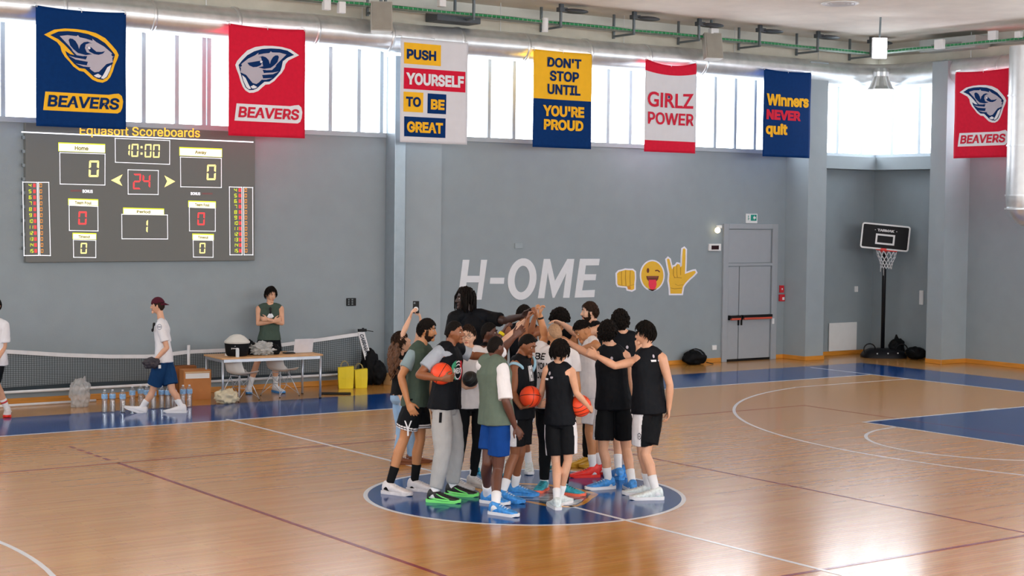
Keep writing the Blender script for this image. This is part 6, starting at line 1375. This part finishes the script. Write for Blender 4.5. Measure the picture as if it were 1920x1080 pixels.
p = Person('person in sleeveless dark green shirt, arms crossed, behind the table', [(520, 736, 40), (467, 737, 8)], (505, 653), (506, 573), (507.5, 553), 12, 'light', 1.0, 0.98, hair='mop', head_yaw=38, pitch=-12, group=None,
    arms=(PW(w=(502, 599, -0.27), e=(529, 606, -0.1), hdir=(-95, 5), pn=(180, 0), curl=40), PW(w=(513, 603, -0.22), e=(484, 607, -0.12), hdir=(80, 20), pn=(180, 0), curl=40)), top=('vest', m_cgreend, dict(hem=-0.02, loose=0.01)), bottom=('shorts', m_cblack, dict(len=0.8)), socks=(m_csock, 0.2), shoes=(SH['white'], SH['blue']))
pt = MB().tube([at(507, 576, p.D - 0.15), at(507, 588, p.D - 0.17)], 0.016, 6).sphere(at(507, 579, p.D - 0.16), (0.028, 0.012, 0.03), 10, 8); p.part(pt, 'sunglasses', m_black)
p.decal('', 507, 591, 0.12, 0.10, m_inkw, 'shirt_print', poly=[(-1, -0.6), (-0.5, 0.4), (0, 1), (0.5, 0.5), (1, -0.5), (0.4, -1), (-0.4, -1)])
p = Person('person in white tee and black shorts cut off by the left picture edge', [(-26, 784, -20), (14, 780, 15)], (-12, 693), (-13, 602), (-10, 573), -10, 'light', 1.0, 1.0, hair='short', arms=(PW(w=(-12, 685, -0.25), e=(8, 650, -0.02)), None), top=('tee', m_cwhite, dict(hem=-0.2, loose=0.015, sleeve=0.8, sleeve_w=1.15)), bottom=('shorts', m_cblack, dict(len=0.85)), socks=(m_csock, 0.18, mat('sock_red', 'c8404a')), shoes=(SH['cream'], SH['red']))

# ---------------------------------------------------------------- the huddle, left to right
JB = lambda **k: ('tank', m_cjers, dict(dict(hem=-0.13, loose=0.012), **k))
SP = lambda **k: ('shorts', m_cblack, dict(dict(len=0.9, panel=m_cwhite, flare=1.08), **k))
WHITE_SHOE = (SH['pastel'], SH['white']); BLUE = (SH['blue'], SH['blue']); 
p = Person('person with long curly brown hair holding up a phone at the left of the huddle', [(752, 871, 100), (779, 868, 100)], (750, 733), (749, 668), (753, 643), 115, 'pale', 0.93, 0.86, hair='long', haircol='dkbrown', head_yaw=100, pitch=28,
    shoulders=((776, 662, 0.12), (742, 662, -0.06)), arms=(PW(w=(789, 603, 0.12), e=(783, 634, 0.14), hdir=(-30, 75), pn=(-90, 0), curl=40), PW(w=(769, 595, 0.0), e=(757, 622, -0.06), hdir=(40, 62), pn=(90, 0), curl=40)), top=('tank', m_cblack, dict(hem=0.1, loose=-0.006)), bottom=('trousers', m_cjean, dict(width=1.08, cuff=0.07, to=0.97)), shoes=(SH['brown'], SH['brown']))
ph = at(780, 576, p.D + 0.06); t = thing('phone', 'dark phone with round white back ring held up over the huddle', 'phone', ph); rP = Matrix.Rotation(-YAW, 3, 'Z')
build(MB().box(ph, (0.078, 0.009, 0.155), 0, rP), 'phone_body', m_black, parent=t, bevel=0.004); build(MB().lathe(ph + (rP @ V((0, -0.006, -0.025))), [(0.022, 0), (0.031, 0), (0.031, 0.003), (0.022, 0.003)], 20, 0, rP @ V((0, -1, 0))), 'ring_mount', m_white, parent=t); build(MB().lathe(ph + (rP @ V((-0.018, -0.005, 0.052))), [(0.001, 0.004), (0.012, 0.004), (0.012, 0)], 12, 0, rP @ V((0, -1, 0))), 'camera_lens', m_strut, parent=t)

p = Person('person in green vest over blue-grey tee, bearded, leaning in from the left', [(786, 921, 72), (738, 927, 62)], (779, 772), (790, 648), (800, 620), 78, 'tan', 1.07, 0.98, hair='short', beard=0.010, head_yaw=84, pitch=-4,
    shoulders=((803, 668, 0.2), (774, 665, -0.12)), knees=((788, 824, 0.06), (758, 822, -0.06)), arms=(None, PW(w=(765, 755, -0.22), e=(752, 706, -0.2), hdir=(75, -60), pn=(180, 0), curl=22)), top=('layer', m_cgreend, dict(under=m_cbgrey, hem=-0.06, sleeve=0.62, name='vest', outer='vest')), bottom=('shorts', m_cblack, dict(len=0.72, hemband=m_cwhite, flare=1.1)), socks=(m_csockk, 0.2), shoes=(SH['cream'], SH['cream']))
p.decal('', 765, 803, 0.085, 0.17, m_inkw, 'shorts_mark', poly=[(-1, 1), (-0.65, 1), (0, 0.15), (0.65, 1), (1, 1), (0.22, -0.1), (0.22, -1), (-0.22, -1), (-0.22, -0.1)], parent=p.botobj)

p = Person('person in black jersey over grey tee with ball under the arm, pale grey joggers', [(858, 930, 80), (824, 942, 78)], (834, 772), (843, 650), (852, 624), 70, 'brown', 1.05, 1.04, hair='crop', head_yaw=72,
    shoulders=((868, 660, 0.2), (822, 662, -0.14)), arms=(PW(w=(908, 666, 0.12), e=(888, 668, 0.22), hdir=(90, 0), pn=(0, -60), curl=30), PW(w=(828, 710, -0.36), e=(786, 703, -0.24), hdir=(95, 3), pn=(180, 10), curl=40, spread=10)), top=('layer', m_cjers, dict(under=m_clgrey, hem=-0.05, sleeve=0.68, loose=0.012, name='jersey')), bottom=('trousers', m_cgrey, dict(width=1.22, cuff=0.064, to=0.86, fold=0.009)), socks=(m_csock, 0.16), shoes=(SH['black'], SH['green'], SH['black'], 1.0, SH['green']))
ball(at(828, 700.5, p.D - 0.26), 0.121, 'orange basketball clamped under the arm of the man in grey joggers', m_orange, (30, 20, 60))
p.decal('', 858, 694, 0.15, 0.21, m_inkw, 'roundel', poly=CIRC, lift=0.006); p.decal('', 855, 694, 0.135, 0.215, mat('roundel_green', '3aa078', rough=0.7), 'roundel_green_edge', poly=[(-math.sin(R(a)) , math.cos(R(a))) for a in range(0, 181, 15)], lift=0.0045); p.decal('', 861, 694, 0.135, 0.215, mat('roundel_red', 'd8303c', rough=0.7), 'roundel_red_edge', poly=[(math.sin(R(a)) , math.cos(R(a))) for a in range(0, 181, 15)], lift=0.0045); p.decal('', 858, 694, 0.125, 0.18, m_cjers, 'roundel_center', poly=CIRC, lift=0.009); p.decal('', 858, 695, 0.135, 0.06, m_inkw, 'roundel_word', text='NEXT', bold=0.03, lift=0.012); p.decal('', 858, 684, 0.08, 0.03, m_inkw, 'roundel_arc', poly=[(-1, -1), (-0.6, 0.5), (0, 1), (0.6, 0.5), (1, -1), (0, 0)], lift=0.012)
p.decal('', 826, 783, 0.03, 0.11, m_cblack, 'pocket_zip', poly=[(-1, -1), (1, -1), (1, 1), (-1, 1)], parent=p.botobj)

p = Person('person with glasses in plain white tee and black trousers, facing the camera', [(893, 913, 50), (861, 917, 50)], (884, 757), (879, 655), (878, 631), 0, 'pale', 0.99, 0.92, hair='bun', haircol='dkbrown', head_yaw=-12, glasses=True,
    arms=(PW(w=(968, 617, 0.1), e=(941, 643, 0.08), hdir=(80, 40), pn=(0, -30), curl=15), PW(w=(874, 727, -0.3), e=(857, 712, -0.12), hdir=(80, 15), pn=(180, 45), curl=42)), top=('tee', m_cwhite, dict(hem=-0.1, sleeve=0.7)), bottom=('trousers', m_cblack, dict(width=0.95, cuff=0.05, to=0.9)), socks=(m_csock, 0.12), shoes=(SH['grey'], SH['grey']))
ball(at(882, 711, p.D - 0.3), 0.092, 'small black ball held before the white tee', m_blackball, (10, 40, 0))

p = Person('very tall person with dreadlocks in black tee, reaching an arm to the raised hands', [(938, 876, 10), (902, 878, 0)], (906, 722, 0.05), (880, 591), (872, 561), 18, 'deep', 1.2, 1.0, hair='dreads', head_yaw=-72, headsize=1.06,
    shoulders=((921, 597, 0.0), (852, 596, -0.1)), arms=(PW(w=(980, 592, -0.42), e=(948, 601, -0.15), hdir=(75, 35), pn=(0, -60), curl=30), None), top=('layer', m_cjers, dict(under=m_cblack, hem=-0.1, sleeve=0.66, name='jersey')), bottom=('shorts', m_cblack, dict(len=0.95)), socks=(m_csock, 0.18), shoes=(SH['pastel'], SH['teal']))

p = Person('bald person in green vest over white tee and royal blue shorts, back to camera', [(922, 944, 60), (938, 966, 58)], (931, 797), (925, 673), (929, 652), 128, 'dark', 1.0, 1.06, hair='buzz', head_yaw=132, pitch=-5, hipyaw=115,
    shoulders=((905, 685, 0.04), (942, 692, -0.15)), knees=((914, 868, 0.0), (934, 880, -0.04)), arms=(PW(w=(964, 632, 0.2), e=(942, 655, 0.25), hdir=(90, 45), pn=(0, 0), curl=20), PW(w=(966, 800, -0.16), e=(948, 752, -0.26), hdir=(60, -50), pn=(0, -10), curl=25)), top=('layer', m_cgreen, dict(under=m_cwhite, hem=-0.12, sleeve=0.95, sleeve_w=1.15, loose=0.022, name='vest', outer='vest')), bottom=('shorts', m_croyal, dict(len=0.72)), socks=(m_csock, 0.16), shoes=(SH['blue'], SH['white']))

p = Person('person in black jersey with pale blue trim, looking down, palming a ball', [(974, 929, 72), (950, 941, 60)], (974, 781), (976, 668), (988, 648), 62, 'brown', 1.0, 0.98, hair='crop', head_yaw=62, pitch=-22,
    shoulders=((994, 676, 0.12), (968, 686, -0.1)), knees=((976, 850, 0.05), (966, 852, -0.04)), arms=(PW(w=(989, 600, 0.12), e=(978, 640, 0.2), hdir=(60, 75), pn=(90, 0), curl=75), PW(w=(977, 764, -0.3), e=(962, 737, -0.2), hdir=(85, 8), pn=(0, 80), curl=22, spread=12)), top=JB(trim=m_cblue), bottom=SP(len=0.78), socks=(m_csock, 0.16), shoes=BLUE)
ball(at(994.5, 744, p.D - 0.3), 0.119, 'orange basketball resting on an open palm near the green vest', m_orange, (80, 15, 20))
p.decal('', 996, 700, 0.1, 0.17, m_inkw, 'jersey_print', text='NEXT', bold=0.03)

p = Person('person with buzz cut in white printed tee and black trousers', [(1017, 921, -20), (1064, 928, 60)], (1033, 776), (1041, 655), (1040, 627), 170, 'tan', 1.0, 1.06, hair='buzz', haircol='sandy', head_yaw=205, pitch=-12, hipyaw=160,
    shoulders=((1009, 668, 0.02), (1074, 668, 0.0)), arms=(PW(w=(1013, 592, 0.1), e=(1022, 632, 0.16), hdir=(-30, 80), pn=(90, 0), curl=60), None), top=('tee', m_cwhite, dict(hem=-0.06, sleeve=0.62, loose=0.008)), bottom=('trousers', m_cblack, dict(width=1.0, cuff=0.055, to=0.92)), socks=(m_csock, 0.1), shoes=(SH['teal'], SH['coral'], SH['black']))
mb = MB().tube([p.el[0].lerp(p.wr[0], 0.86), p.el[0].lerp(p.wr[0], 0.94)], 0.034, 14); p.part(mb, 'wristband', m_black)
for k, (s_, cy) in enumerate((('BE', 668), ('YOU', 686), ('OWN', 704))): p.decal('', 1014 + k * 1.0, cy, 0.15 if k else 0.12, 0.075, m_cblack, 'tee_lettering', text=s_, bold=0.02)

p = Person('person at the front with bowl-cut black hair, back turned, ball under the arm', [(1041, 953, 195), (1054, 946, 150)], (1050, 794), (1048, 683), (1049, 661), 165, 'light', 0.94, 0.9, hair='bowl', head_yaw=150, pitch=-15,
    shoulders=((1026, 694, 0.02), (1071, 697, -0.02)), knees=((1043, 868, 0.02), (1065, 864, 0.0)), arms=(PW(w=(1010, 760, 0.3), e=(1016, 732, 0.1), hdir=(150, 0), pn=(90, 0)), PW(w=(1104, 764, -0.05), e=(1081, 737, -0.16), hdir=(150, -20), pn=(-90, 0), curl=40)), top=JB(hem=-0.1), bottom=SP(len=0.82), socks=(m_csock, 0.15), shoes=WHITE_SHOE)
ball(at(1088, 761, p.D + 0.02), 0.12, 'orange basketball held at the hip of the bowl-cut player', m_orange, (50, 60, 10))
p.decal('', 1031, 700, 0.026, 0.04, m_inkg, 'jersey_emblem', poly=CIRC); p.decal('', 1024.5, 710.5, 0.075, 0.022, m_inkw, 'jersey_word', poly=[(-1, 1), (1, 0.9), (1, -1), (-0.85, -1)]); p.decal('', 1034.5, 708, 0.034, 0.024, m_inkg, 'jersey_word_end', poly=[(-1, 0.6), (0.2, 1), (1, 0.8), (0.8, -0.6), (0, -1), (-0.8, -0.7)])

p = Person('person with faded black hair in white jersey and red shoes, head bowed', [(1103, 895, -80), (1118, 890, -80)], (1110, 765), (1108, 637), (1094, 622), -75, 'tan', 1.03, 0.98, hair='fade', head_yaw=-75, pitch=-28,
    arms=(PW(w=(1068, 641, 0.1), e=(1085, 658, 0.0), hdir=(-90, 30), pn=(0, -60), curl=25), None), top=('tank', m_cwhite, dict(hem=-0.1, loose=0.008)), bottom=('shorts', m_cwhite, dict(len=0.8)), socks=(m_csock, 0.18), shoes=(SH['red'], SH['red'], SH['black'], 1.15))

p = Person('tall bearded person in black jersey standing at the back, seen in profile', [(1093, 874, -60), (1120, 876, -70)], (1117, 722), (1113, 608), (1106, 586), -70, 'pale', 1.08, 0.98, hair='short', haircol='dkbrown', beard=0.007, head_yaw=-84,
    arms=(PW(w=(1055, 607, -0.42), e=(1080, 626, -0.28), hdir=(-80, 20), pn=(0, -70), curl=30), None), top=JB(), bottom=('trousers', m_cblack, dict(width=0.95)), shoes=(SH['yellow'], SH['yellow']))

p = Person('person with big curly black hair, face hidden behind raised hands at the back', [(1024, 875, 0), (1052, 877, 0)], (1042, 735), (1047, 624), (1049, 601), 10, 'tan', 1.03, 0.98, hair='afro', head_yaw=10, pitch=-42,
    arms=(None, PW(w=(1008, 592, -0.3), e=(1022, 622, -0.2), hdir=(-60, 70), pn=(90, 0), curl=60)), top=JB(), bottom=SP(), socks=(m_csock, 0.16), shoes=(SH['pastel'], SH['teal']))

p = Person('person with round black curls in black jersey, back view, second from right', [(1132, 917, -68), (1183, 920, 190)], (1150, 770), (1145, 650), (1139, 626), 178, 'light', 1.03, 1.0, hair='curly', head_yaw=168, pitch=-6,
    shoulders=((1121, 668, 0.0), (1173, 668, 0.0)), knees=((1131, 845, 0.0), (1174, 842, 0.05)), arms=(PW(w=(1068, 643, 0.2), e=(1099, 662, 0.05), hdir=(-100, 25), pn=(0, -60), curl=25), None), top=JB(loose=0.014), bottom=SP(len=0.78), socks=(m_csock, 0.16), shoes=(SH['blue'], SH['white']))
p.decal('', 1147, 672, 0.03, 0.04, m_inkg, 'jersey_emblem', poly=CIRC)

p = Person('person with curly top hair in black jersey, back view, behind the two right players', [(1154, 897, -150), (1172, 891, 170)], (1173, 752), (1169, 627), (1163, 604), 180, 'light', 1.03, 0.96, hair='curly', head_yaw=185,
    arms=(None, PW(w=(1180, 715, -0.25), e=(1192, 690, -0.12), hdir=(-60, -10), pn=(-90, 0), curl=40)), top=JB(), bottom=SP(), socks=(m_csock, 0.2), shoes=BLUE)
p.decal('', 1176, 651, 0.03, 0.04, m_inkg, 'jersey_emblem', poly=CIRC)
ball(at(1181, 712, p.D - 0.3), 0.118, 'orange basketball just showing between the two right players', m_orange, (0, 50, 30))

p = Person('rightmost person in black jersey, arm laid over the shoulders of the next', [(1206, 929, -100), (1220, 937, -85)], (1216, 780), (1213, 654), (1210, 627), 205, 'light', 1.05, 0.98, hair='mop', head_yaw=250, pitch=-4, hipyaw=225,
    shoulders=((1196, 676, 0.06), (1241, 672, -0.02)), knees=((1204, 852, 0.04), (1210, 852, -0.02)), arms=(PW(w=(1118, 667, -0.2), e=(1153, 686, -0.22), hdir=(-110, 25), pn=(150, -30), curl=60), PW(w=(1254, 766, -0.02), e=(1256, 722, -0.06), hdir=(-20, -85), pn=(-90, 0), curl=35)), top=JB(loose=0.014, hem=-0.12), bottom=SP(len=0.78), socks=(m_csock, 0.17), shoes=WHITE_SHOE)
p.decal('', 1225, 668, 0.026, 0.04, m_inkg, 'jersey_emblem', poly=CIRC); p.decal('', 1225, 676.5, 0.075, 0.022, m_inkw, 'jersey_word', poly=[(-1, 1), (1, 0.9), (1, -1), (-0.85, -1)]); p.decal('', 1235, 676, 0.034, 0.024, m_inkg, 'jersey_word_end', poly=[(-1, 0.6), (0.2, 1), (1, 0.8), (0.8, -0.6), (0, -1), (-0.8, -0.7)])
def shorts_mark(px, py):
    H6 = [(0.9 * math.cos(R(a)), math.sin(R(a))) for a in range(30, 390, 60)]
    p.decal('', px, py, 0.055, 0.085, mat('mark_grey', '6d7078', rough=0.7), 'panel_emblem', poly=H6, parent=p.botobj, lift=0.006); p.decal('', px, py, 0.036, 0.058, m_cwhite, 'panel_emblem_center', poly=H6, parent=p.botobj, lift=0.009); p.decal('', px, py, 0.018, 0.03, MATS['mark_grey'], 'panel_emblem_core', poly=H6, parent=p.botobj, lift=0.011)
shorts_mark(1199, 818)

p = Person('person at the back centre, only dark hair showing above the raised fists', [(966, 884, 0), (992, 886, 0)], (982, 748), (982, 612), (982, 592), 0, 'brown', 1.0, 0.98, hair='short', head_yaw=20, pitch=-20,
    arms=(PW(w=(1002, 596, -0.35), e=(994, 628, -0.25), hdir=(40, 70), pn=(-90, 0), curl=70), None), top=JB(), bottom=SP(), socks=(m_csock, 0.16), shoes=WHITE_SHOE)
p = Person('person at the back in black jersey, yellow wristband, half hidden by the tall man', [(918, 890, 60), (944, 892, 60)], (922, 760), (913, 648), (917, 625), 70, 'dark', 0.97, 0.96, hair='crop', head_yaw=80,
    arms=(None, PW(w=(943, 622, -0.15), e=(922, 652, -0.2), hdir=(70, 60), pn=(90, 0), curl=40)), top=JB(), bottom=SP(), socks=(m_csock, 0.16), shoes=(SH['pastel'], SH['teal']))
mb = MB().tube([p.el[1].lerp(p.wr[1], 0.8), p.el[1].lerp(p.wr[1], 0.95)], 0.036, 14); p.part(mb, 'wristband', m_bagy)

bpy.data.scenes.remove(TMP)
